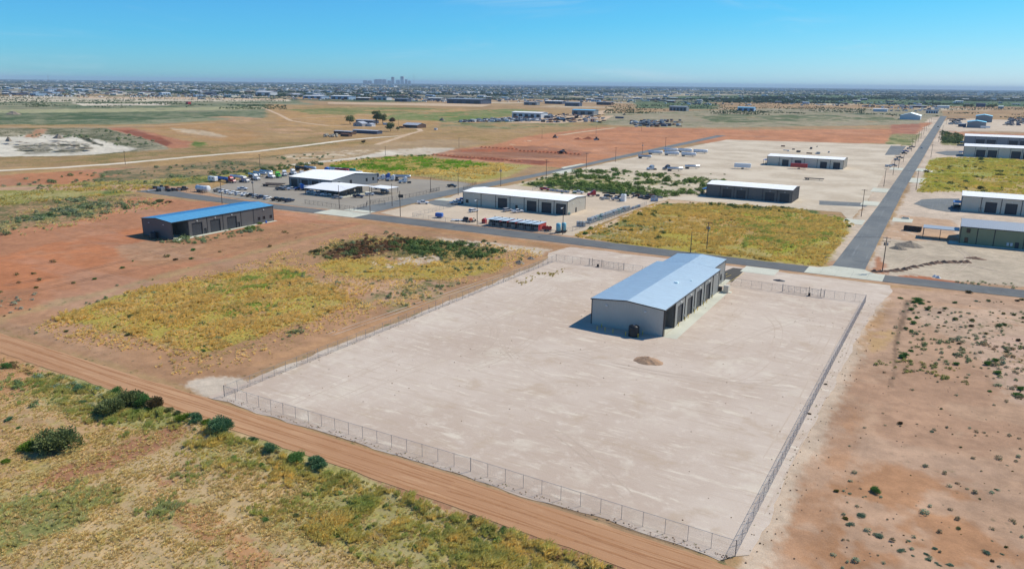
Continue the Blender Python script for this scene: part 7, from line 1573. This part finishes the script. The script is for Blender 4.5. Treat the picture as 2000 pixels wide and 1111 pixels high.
for i, (u, v, w, k, hs, lab) in enumerate([
    (105, 882, 96, 'dark', .8, 'largest dark mesquite bush alone in the foreground pasture at left'), (50, 882, 60, 'bright', .5, 'low lighter green bush left against the largest mesquite'),
    (205, 812, 72, 'dark', .8, 'wide dark bush of the roadside group, lower left lobe'), (238, 797, 66, 'dark', .9, 'tall dark bush in the middle of the roadside group'), (268, 796, 54, 'green', .8, 'green bush right of the middle of the roadside group'),
    (298, 801, 50, 'brown', .9, 'brownish bush at the right of the big roadside group'), (272, 812, 36, 'bright', .6, 'bright green low bush under the brownish one'), (324, 806, 24, 'dark', .9, 'small round bush right of the brownish bush'), (342, 812, 24, 'dark', .8, 'second small round bush right of the brownish bush'),
    (354, 826, 36, 'bright', .7, 'bright green bush left of the blue green pair'), (375, 828, 40, 'blue', .9, 'blue green bush between two bright green ones'), (398, 830, 28, 'bright', .7, 'bright green bush right of the blue green one'), (418, 848, 58, 'blue', .95, 'big blue green bush beside the yellow marker post'),
    (490, 862, 22, 'blue', .8, 'small dark bush on the road bank right of the marker post'), (523, 888, 38, 'blue', .9, 'round blue green bush, first of three along the dirt road'), (577, 906, 44, 'green', .8, 'wide green bush, second of three along the dirt road'), (613, 916, 46, 'blue', .75, 'wide blue green bush, third of three along the dirt road'),
    (218, 772, 34, 'green', .7, 'dark green bush at the top of the roadside group'), (150, 766, 34, 'blue', .7, 'blue green bush left of the roadside group'), (156, 788, 22, 'blue', .6, 'small blue green bush in pale grass'), (187, 764, 20, 'green', .6, 'small green bush on the dirt road edge at left'),
    (8, 720, 24, 'green', .9, 'dark bush cut by the left picture edge'), (14, 822, 18, 'blue', .6, 'small blue bush near the left picture edge'), (5, 905, 24, 'bright', .6, 'bright green bush low at the left picture edge'), (32, 838, 12, 'green', .6, 'tiny green bush in the left pasture'),
    (919, 1022, 24, 'dark', .8, 'grey green bush on the bank of the dirt road'), (980, 1048, 26, 'green', .9, 'dark green bush by itself near the dirt road, right of the grassy rows'), (1185, 1112, 20, 'green', .8, 'green bush at the lower picture edge by the dirt road'), (1148, 1106, 12, 'olive', .9, 'small olive bush near the lower edge left of the green one'),
    (575, 1010, 16, 'dark', .7, 'small dark bush in the tall grass patch'), (640, 1025, 18, 'dark', .7, 'second small dark bush in the tall grass patch'), (655, 1050, 22, 'green', .6, 'dark clump at the lower edge of the tall grass patch'), (515, 1018, 22, 'green', .6, 'dark clump at the left tip of the tall grass patch'),
    (1710, 962, 24, 'green', 1.0, 'vivid green round bush alone in the sandy desert lot'), (1633, 960, 11, 'olive', .9, 'small olive bush left of the vivid green one'), (1759, 829, 13, 'brown', .8, 'brown round bush in the upper desert lot'),
    (1683, 1010, 22, 'sage', .4, 'flat blue green plant, upper one in the lower desert lot'), (1660, 1026, 18, 'sage', .5, 'flat blue green plant left of centre in the lower desert lot'), (1716, 1049, 24, 'sage', .4, 'wide flat blue green plant in the lower desert lot'), (1651, 1014, 11, 'olive', .8, 'olive dome beside two flat blue green plants'),
    (1760, 1077, 20, 'sage', .4, 'flat blue green plant beside orange weeds'), (1826, 1072, 14, 'sage', .4, 'flat blue green plant right of the orange weeds'), (1925, 1080, 18, 'sage', .5, 'darker flat blue green plant at the lower right'), (1809, 1083, 11, 'sage', .5, 'first of two small blue green domes'), (1812, 1093, 13, 'sage', .4, 'second of two small blue green domes'),
    (1871, 1033, 10, 'dark', .8, 'tiny dark bush in the lower right desert'), (1834, 1104, 10, 'sage', .4, 'flat plant at the lower picture edge'), (1856, 1104, 16, 'sage', .3, 'spreading plant at the lower picture edge'), (1819, 844, 11, 'sage', .4, 'lone flat plant right of the brown round bush'),
    (1767, 696, 16, 'green', .9, 'upper of two round green bushes at the old fence line'), (1760, 700, 16, 'green', .9, 'lower of two round green bushes at the old fence line'), (1779, 687, 10, 'green', .7, 'small green bush right of the two round ones'), (1867, 713, 14, 'green', .8, 'green bush in the middle of the upper desert lot'),
    (1927, 713, 20, 'green', .95, 'big green bush at the right of the upper desert lot'), (1945, 706, 14, 'green', .8, 'green bush right behind the big one'), (1948, 731, 17, 'green', .8, 'green bush below the big one'), (1992, 762, 20, 'green', .8, 'upper bush of the pair at the right picture edge'), (1987, 774, 18, 'green', .8, 'lower bush of the pair at the right picture edge'),
    (1793, 590, 24, 'green', .7, 'top bush of the cluster at the near corner of the desert lot'), (1786, 592, 14, 'green', .7, 'left bush of the cluster at the near corner of the desert lot'), (1800, 594, 12, 'green', .7, 'right bush of the cluster at the near corner of the desert lot'),
    (1779, 606, 13, 'green', .8, 'bush below the corner cluster'), (1811, 606, 12, 'dark', .8, 'dark bush right of the corner cluster'), (1815, 601, 9, 'dark', .8, 'second dark bush right of the corner cluster'), (1784, 633, 14, 'green', .8, 'bush on the old fence line, third pair'), (1790, 622, 11, 'green', .8, 'bush above the third pair on the old fence line'), (1777, 624, 9, 'green', .8, 'small bush on the old fence line'),
    (1780, 648, 10, 'green', .8, 'bush lower on the old fence line'), (1769, 642, 10, 'dark', .7, 'dark bush lower on the old fence line'), (1759, 583.5, 9, 'green', .7, 'small bush on bare ground left of the corner cluster'), (1865, 592, 10, 'green', .7, 'dark bush on the weedy strip right of the corner cluster'), (1836, 612, 10, 'brown', .8, 'brown bush in the upper desert lot'),
    (1867, 625, 12, 'dark', .8, 'upper dark bush in the middle right of the desert lot'), (1899, 627, 10, 'olive', .8, 'olive bush in the middle right of the desert lot'), (1896, 638, 11, 'brown', .8, 'brown bush below the olive one'), (1949, 638, 13, 'dark', .7, 'dark bush at right, left of its pair'), (1961, 635, 12, 'dark', .7, 'dark bush at right, right of its pair'),
    (1981, 616, 9, 'dark', .8, 'small dark bush near the right edge'), (1998, 622, 10, 'dark', .8, 'dark bush at the right picture edge'), (1966, 688, 10, 'dark', .7, 'dark bush above the big green pair'), (1990, 666, 12, 'brown', .8, 'brown bush near the right picture edge'), (1934, 765, 9, 'green', .6, 'small bush beside pale rubble'),
    (1892, 572, 16, 'brown', .5, 'dry brown shrub beside the road at right'), (1988, 588, 12, 'brown', .5, 'dry brown shrub near the right edge by the road'), (1580, 808.5, 8, 'brown', .8, 'tumbleweed caught at the right fence, lower one'), (1612, 751, 7, 'brown', .8, 'tumbleweed caught at the right fence, upper one'),
    (1653, 432, 9, 'green', .8, 'round bush at the upper right corner of the yellow field'), (1658, 443, 11, 'green', .7, 'bush right of the yellow field corner'), (1634, 431, 7, 'green', .7, 'small bush at the corner of the yellow field'), (1638, 462, 9, 'green', .7, 'bush at the right edge of the yellow field'), (1631, 474, 8, 'green', .7, 'lower bush at the right edge of the yellow field'),
    (1142, 458, 14, 'green', .7, 'bush at the near left tip of the yellow field'), (1153, 450, 12, 'green', .8, 'upper bush at the near left tip of the yellow field'), (1130, 460, 10, 'green', .7, 'smallest bush at the near left tip of the yellow field'), (1153.5, 448, 12, 'green', .8, 'round bush just above the left tip of the yellow field'), (1189, 453, 9, 'green', .8, 'single round bush inside the left part of the yellow field'), (1179, 455, 9, 'green', .8, 'left neighbour of the single round bush in the yellow field'),
    (1442, 493, 10, 'dark', .6, 'dark bush in the yellow field behind the pale hall'), (222, 641, 9, 'dark', .8, 'dark bush in the left part of the empty lot'), (253, 620, 14, 'dark', .7, 'larger dark bush in the yellow grass of the empty lot'), (250, 656, 14, 'dark', .7, 'dark bush low in the empty lot'), (293, 621, 9, 'dark', .7, 'small dark bush in the yellow grass of the empty lot'), (396, 687, 11, 'green', .8, 'dark green bush near the bottom of the empty lot'), (398, 678, 9, 'green', .6, 'small green bush above the dark one low in the empty lot'),
    (128, 649, 9, 'dark', .8, 'small dark bush at the left of the empty lot'), (238, 524, 9, 'green', .8, 'lone bush in the red field'), (183, 546, 9, 'green', .8, 'second lone bush in the red field'), (69, 563, 10, 'olive', .8, 'bush at the edge of the red field'), (375, 489.5, 10, 'green', .8, 'bush in front of the charcoal hall'), (372, 506, 9, 'green', .7, 'lower bush in front of the charcoal hall'), (340, 508, 12, 'brown', .6, 'dry shrub in front of the charcoal hall'),
    (483, 449, 26, 'bright', .5, 'yellow green weeds heap in front of the charcoal hall'), (505, 438, 12, 'bright', .6, 'small yellow green weeds heap near the barrel'), (308, 395, 22, 'dark', .5, 'grey brush heap above the blue roof'), (328, 396, 14, 'brown', .5, 'brown brush heap above the blue roof')]):
    n = 4200 if w > 45 else (2000 if w > 18 else 420); bush(u, v, w, k, hs, lab, n=n, var=i % 3)
random.seed(21)
SCB = [(1792, 586, 2000, 640, 40, 'dark', 7), (1790, 640, 2000, 720, 30, 'sage', 7), (1650, 900, 2000, 1100, 46, 'sage', 7), (1640, 760, 2000, 900, 24, 'dark', 5), (620, 470, 980, 505, 34, 'dark', 9), (1340, 340, 1420, 372, 10, 'green', 8), (1060, 340, 1320, 380, 50, 'green', 9), (1800, 312, 1990, 370, 18, 'dark', 9)]
for (u0, v0, u1, v1, n, k0, w) in SCB:
    for i in range(n):
        u = random.uniform(u0, u1); v = random.uniform(v0, v1); k = k0 if u < 1600 else random.choice([k0, k0, 'dark', 'brown', 'olive', 'sage']); bush(u, v, random.choice([.5, .6, .8, 1.0, 1.5]) * w, k, .35 if k == 'sage' else .7, 'small %s bush scattered over %s' % ({'dark': 'dark', 'green': 'green', 'sage': 'flat grey green', 'brown': 'brown', 'olive': 'olive'}[k], 'the sandy desert lot' if v > 560 else ('the front of the empty lot' if u < 1000 else 'the lots beyond the main road')), 'small scattered %s bushes' % k + (' in the desert lot' if v > 560 else (' in the empty lot' if u < 1000 else ' beyond the road')), n=260, var=i % 3)

# ---- ranch trees
M_bark = mat('tree_bark', (.11, .085, .065), .9, var=.3, vscale=2)
def tree(u, v, w, h, label, seed, kind='dark', loc=None):
    s = depth_scale(u, v); W_ = w * s; H = h * s; x, y = at(u, v); root = empty('tree', (x, y, 0), label=label, cat='tree'); r = random.Random(seed); tr = MB(); tr.tube((0, 0, 0), (.1 * W_ * r.uniform(-.5, .5), 0, H * .35), H * .035, H * .026, n=8); cr = MB(); n = 14
    for i in range(n):
        a = i * 2.4; q = Vector((math.cos(a) * W_ * .28 * r.uniform(.3, 1.1), math.sin(a) * W_ * .28 * r.uniform(.4, 1.1), H * r.uniform(.42, .85))); tr.tube((0, 0, H * .3), tuple(q), H * .018, H * .006, n=5)
        lb = leafball(130, .16, seed * 31 + i, 1.0); k = W_ * r.uniform(.24, .36)
        cr.add([(q.x + a_ * k, q.y + b_ * k, q.z + (c_ - .4) * k * 1.1) for a_, b_, c_ in lb.v], lb.f)
    tr.build('trunk', M_bark, root); cr.build('crown', BMAT[kind], root); return root
tree(684, 243.5, 21, 19, 'round dark tree at the left of the ranch house', 1); tree(735, 243, 20, 26, 'tallest ranch tree, left half of the big clump', 2, 'dark'); tree(748, 243.5, 18, 21, 'right half of the big ranch tree clump', 3, 'dark'); tree(766, 241.5, 14, 11, 'pale thin tree right of the big ranch clump', 4, 'brown')
tree(763, 257, 20, 16, 'dark tree in front of the ranch yard', 5); tree(777, 256.5, 9, 9, 'small tree beside the dark front tree', 6); tree(710, 281, 9, 7, 'thin shrub tree alone by the gravel track', 7, 'brown'); tree(822, 249, 8, 6, 'green shrub tree right of the barn', 8, 'green')
for i, (u, v) in enumerate([(1884, 211.5), (1890, 211), (1897, 210.5), (1930, 211.5), (1937, 212), (1943, 211)]): tree(u, v, 9, 7, 'dark tree by the sheds near the right horizon, number %s from the left' % ['one', 'two', 'three', 'four', 'five', 'six'][i], 20 + i)

# ------------------------------------------------------------------ the far town
random.seed(33)
WM = [M_wall_white, M_wall_slate, M_wall_grey, M_lblue, M_dblue, M_brown, M_wall_dark, mat('tan_wall', (.42, .36, .28), .7), M_wall_white]
RM = [M_white_roof, M_grey_roof, M_white_roof, M_galv, M_tin, M_wall_slate, mat('tan_roof', (.34, .27, .20), .7), M_rust]
ND = [  # (u range, rows below the horizon, count, size factor)
    (0, 480, 20, 34, 92, 1.0), (480, 660, 20, 30, 22, 1.0), (560, 1000, 18, 30, 52, .9), (1000, 1330, 14, 34, 46, .8), (1330, 1840, 16, 36, 60, .7), (1850, 2000, 18, 34, 13, .8)]
protos = {}
def box_building(wi, ri, asp):
    key = (wi, ri, asp)
    if key in protos: o = protos[key].copy(); COL.objects.link(o); return o
    mb = MB(); L_, D = 1.0, asp; mb.box(0, 0, 0, L_, D, .24, 0); mb.add([(0, 0, .24), (L_, 0, .24), (L_, D / 2, .29), (0, D / 2, .29), (L_, D, .24), (0, D, .24)], [(0, 1, 2, 3), (3, 2, 4, 5)], 1); mb.add([(0, 0, .24), (0, D, .24), (0, D / 2, .29)], [(0, 2, 1)], 0)
    mb.box(-.01, -.01, .235, L_ + .01, D + .01, .245, 1)
    for k in range(3): mb.box(.18 + k * .27, -.01, 0, .28 + k * .27, 0, .15, 2)
    o = mb.build('far_building', [WM[wi], RM[ri], M_door]); protos[key] = o; return o
cn = 0
for (u0, u1, a, b, n, sf) in ND:
    for i in range(n):
        u = random.uniform(u0, u1); d = a + (b - a) * random.random() ** 1.3; v = hzl(u) + d; 
        x, y = at(u, v); wi = random.randrange(len(WM)); ri = random.randrange(len(RM)); o = box_building(wi, ri, random.choice([.5, .7, 1.0]))
        L_ = random.uniform(16, 46) * sf; o.location = (x, y, 0); o.scale = (L_, L_, L_ * random.uniform(.6, 1.0) if L_ > 24 else L_); o.rotation_euler = (0, 0, random.choice([0, 0, PI / 2, .1]))
        tag(o, 'far %s building with %s roof at the town edge' % (['white', 'slate', 'stone grey', 'light blue', 'dark blue', 'brown', 'charcoal', 'tan', 'white'][wi], ['white', 'dark grey', 'white', 'silver', 'old tin', 'slate', 'tan', 'rusty'][ri]), 'building', 'far buildings of the town edge'); cn += 1
# the rest of the town, too many to count
def town(name, n, r0, r1, smin, smax, label, cols, seed, h=.3):
    r = np.random.default_rng(seed); mb = MB(); k = 0
    while k < n:
        u = r.uniform(-150, 2150); d = r0 + (r1 - r0) * r.random(); x, y = at(u, hzl(u) + d)
        if fbm(np.array([x]), np.array([y]), 1100, 44, 3)[0] < .5 and r.random() < .93: continue
        L_ = r.uniform(smin, smax); D = L_ * r.uniform(.4, 1); H = min(12, max(4, L_ * h * r.uniform(.5, 1))); mi = int(r.integers(0, len(cols)))
        mb.box(x, y, 0, x + L_, y + D, H, mi); mb.box(x - .3, y - .3, H, x + L_ + .3, y + D + .3, H + .5, int(r.integers(0, len(cols)))); k += 1
    o = mb.build(name, cols); tag(o, label, 'town', kind='stuff')
bright = [M_wall_white, M_white_roof, M_wall_grey, M_tin, M_lblue, M_wall_slate, _M['tan_wall'], M_dblue, _M['tan_roof']]
town('distant_houses', 1500, 9, 22, 12, 34, 'countless small houses and sheds of the town in the haze', bright, 3)
town('distant_houses', 700, 4, 10, 20, 80, 'faint roofs of the town below the horizon', bright, 4)
# parked rows and machines in the far yards at the left
r = np.random.default_rng(9); mb = MB()
for (u0, u1, a, b, n) in [(0, 480, 24, 36, 900), (480, 1000, 26, 36, 500), (780, 930, 30, 38, 200), (1000, 1330, 24, 36, 260), (1330, 1830, 22, 38, 420), (1720, 1830, 36, 46, 60)]:
    for i in range(n):
        u = r.uniform(u0, u1); d = r.uniform(a, b); x, y = at(u, hzl(u) + d)
        if fbm(np.array([x]), np.array([y]), 130, 45, 3)[0] < .46: continue
        L_ = r.uniform(3, 12); mb.box(x, y, 0, x + L_, y + r.uniform(2, 5), r.uniform(1.5, 4), int(r.integers(0, 8)))
o = mb.build('far_yard_equipment', [M_wall_white, M_darkmetal, M_steel, M_dblue, M_white_roof, M_rust, M_wall_slate, M_lamp]); tag(o, 'speckle of parked trucks and machines in the far yards', 'equipment', kind='stuff')
# far trees
n = 34000; u = rng.uniform(-250, 2250, n); k = rng.random(n); d = 3.0 + 30 * k ** 1.0; P = np.array([at(a, hzl(a) + b) for a, b in zip(u, d)])
nz = fbm(P[:, 0], P[:, 1], 800, 61, 5); lvl = np.clip((d - 6) / 30, 0, 1) * .2 + .42; lvl = np.where((u > 1000) & (d > 14), lvl + .03, lvl); lvl = np.where((d > 17) & (u < 500), lvl + .02, lvl)
kp = nz > lvl; P = P[kp]; d = d[kp]; s = rng.uniform(3.2, 6.5, len(P)) * np.where(d < 10, 1.5, 1.0); tn = np.array(alb((58, 84, 54), 1)) * rng.uniform(.7, 1.3, (len(P), 1))
instancer('distant_trees', np.concatenate([P, np.zeros((len(P), 1))], 1), np.stack([s * 1.2, s * 1.2, s * 1.1], 1), tn, 'ftree', 'dark tree canopy spread through the distant town')
bp_ = []
for i in range(34):
    u0 = rng.uniform(-100, 2000); d0 = rng.uniform(4.5, 26); wd = rng.uniform(40, 260); 
    for k in range(int(wd * 1.1)): u_ = u0 + wd * rng.random(); bp_.append(at(u_, hzl(u_) + d0 * (1 + .04 * rng.normal())))
P = np.array(bp_); s = rng.uniform(3.5, 7, len(P)); tn = np.array(alb((54, 80, 50), 1)) * rng.uniform(.7, 1.2, (len(P), 1))
instancer('tree_belts', np.concatenate([P, np.zeros((len(P), 1))], 1), np.stack([s * 1.3, s * 1.3, s * 1.2], 1), tn, 'ftree', 'dark tree belts drawn across the distant plain')
# mid distance scrub clumps on the fields
n = 26000; u = rng.uniform(-200, 2200, n); d = 30 * rng.random(n) ** .9 * 1.0 + 26; v_ = np.array([hzl(a) for a in u]) + d; P = np.array([at(a, b) for a, b in zip(u, v_)])
nz = fbm(P[:, 0], P[:, 1], 90, 71, 4); ok = (nz > .53) & ((u < 560) & (v_ < 246) | (u > 1180) & (v_ < 236) | (u > 1840)); P = P[ok]; s = rng.uniform(1.0, 2.6, len(P)); tn = np.array(alb((84, 106, 66), 1)) * rng.uniform(.7, 1.3, (len(P), 1))
instancer('distant_scrub', np.concatenate([P, np.zeros((len(P), 1))], 1), np.stack([s, s, s], 1), tn, 'ftree', 'dark scrub dotted over the distant fields')

# downtown towers on the horizon
def tower(u, w, top, label, style=0, dist=24000.0):
    d = RC @ np.array([u - 1000., -(hzl(u) - 555.5), -FPX]); k = dist / math.hypot(d[0], d[1]); x, y = d[0] * k, d[1] * k
    dep = dist * math.cos(math.atan2(x, y) + math.radians(31)); s = dep / FPX; H = CAM_H + (hzl(u) - top) * s * 1.03; Wd = w * s
    root = empty('tower_block', (x, y, 0), math.atan2(-x, y) * 0 + .5, label=label, cat='tower'); m_ = [M_wall_slate, M_wall_white, M_dblue, M_lblue][style % 4]; mb = MB(); mb.box(-Wd / 2, -Wd / 2, 0, Wd / 2, Wd / 2, H); mb.build('shaft', m_, root)
    for i in range(5): MB().box(-Wd / 2 + Wd * (i + .2) / 5, -Wd / 2 - .6, 8, -Wd / 2 + Wd * (i + .65) / 5, -Wd / 2, H - 6).build('window_strip', M_glass, root)
    MB().box(-Wd * .3, -Wd * .3, H, Wd * .3, Wd * .3, H + 5).build('roof_plant', m_, root)
    return root
for i, (u, w, t, lab, st_) in enumerate([(714, 8, 158, 'low leftmost block of the downtown skyline', 0), (722.5, 7, 158.5, 'second low block from the left of the downtown skyline', 2), (735, 7, 156.5, 'left part of the broad dark downtown block', 2), (742, 8, 156, 'right part of the broad dark downtown block', 0), (751, 7, 156.3, 'grey tower right of the broad dark block', 0), (761, 7, 158.5, 'low block between the broad block and the rounded tower', 0),
                                     (767.5, 5, 152, 'tall rounded topped tower of the skyline', 0), (777.5, 7, 157.4, 'pale block between the two tallest towers', 1), (786, 6, 151, 'tallest pale tower with dark edge of the skyline', 1), (793.5, 4, 156.3, 'dark tower right of the tallest', 2), (799.5, 5, 158.8, 'last low block at the right end of the skyline', 2)]): tower(u, w, t, lab, st_)
def mast(u, top, label, dist=6000., r=.9):
    d = RC @ np.array([u - 1000., -(hzl(u) - 555.5), -FPX]); k = dist / math.hypot(d[0], d[1]); x, y = d[0] * k, d[1] * k; s = dist * math.cos(math.atan2(x, y) + math.radians(31)) / FPX; H = CAM_H + (hzl(u) - top) * s
    r_ = empty('radio_mast', (x, y, 0), label=label, cat='mast'); MB().tube((0, 0, 0), (0, 0, H), r, r * .6, n=5).build('lattice', M_steel, r_); MB().tube((0, 0, H * .8), (0, 0, H * .8 + 3), r * 2, n=6).build('antenna', M_steel, r_)
mast(808.5, 145, 'tall thin radio mast right of the downtown towers'); mast(94, 145.5, 'thin radio mast above the left town'); mast(975, 155, 'thin mast right of the skyline', 6500, .7); mast(1232, 163, 'faint mast over the middle horizon', 6500, .7); mast(872, 158.5, 'short mast between skyline and middle horizon', 6500, .6)
# large pale roofs far out
for (u, d, L_, lab) in [(838, 5.2, 150, 'long pale roof right of the skyline, left one'), (866, 4.8, 90, 'pale roof right of the long one'), (1770, 6.5, 70, 'bright white roof below the right horizon'), (1700, 6.2, 60, 'pale roof left of the bright white one'), (1580, 7, 90, 'long pale roof in the hazy plain'), (1010, 6, 70, 'pale roof in the middle haze'), (1420, 8, 110, 'pale roofs left of the right hazy plain'), (640, 5.4, 80, 'pale roof left of the skyline')]:
    x, y = at(u, hzl(u) + d); r_ = empty('warehouse', (x, y, 0), label=lab, cat='warehouse'); MB().box(0, 0, 0, L_, L_ * .5, 12).build('wall', _M['tan_wall'], r_); MB().box(-.5, -.5, 12, L_ + .5, L_ * .5 + .5, 13.2).build('roof', M_white_roof, r_)

# labels that would repeat get their place counted from the left of the picture
def ordinal(n): return '%d%s' % (n, 'th' if 10 <= n % 100 <= 20 else {1: 'st', 2: 'nd', 3: 'rd'}.get(n % 10, 'th'))
same = {}
for o in scene.objects:
    if o.parent is None and 'label' in o and o.get('kind') is None: same.setdefault(o['label'], []).append(o)
for lab, os_ in same.items():
    if len(os_) < 2: continue
    def key(o): p = RC.T @ (np.array(o.location) - np.array([0, 0, CAM_H])); return p[0] / -p[2]
    for i, o in enumerate(sorted(os_, key=key)): o['label'] = ' '.join(lab.split()[:12]) + ', %s from the left' % ordinal(i + 1)

# ------------------------------------------------------------------ air
hz = MB(); hz.box(-34000, -4000, -8, 16000, 46000, 140); o = None
me = bpy.data.meshes.new('haze'); me.from_pydata(hz.v, [], hz.f); ho = bpy.data.objects.new('haze', me); COL.objects.link(ho); ho['kind'] = 'stuff'
vm = bpy.data.materials.new('haze_air'); vm.use_nodes = True; t = vm.node_tree; t.nodes.clear(); vo = t.nodes.new('ShaderNodeOutputMaterial'); pv = t.nodes.new('ShaderNodeVolumePrincipled')
pv.inputs['Color'].default_value = (.62, .80, 1, 1); pv.inputs['Density'].default_value = HAZE; pv.inputs['Anisotropy'].default_value = .0; t.links.new(pv.outputs[0], vo.inputs['Volume']); me.materials.append(vm)
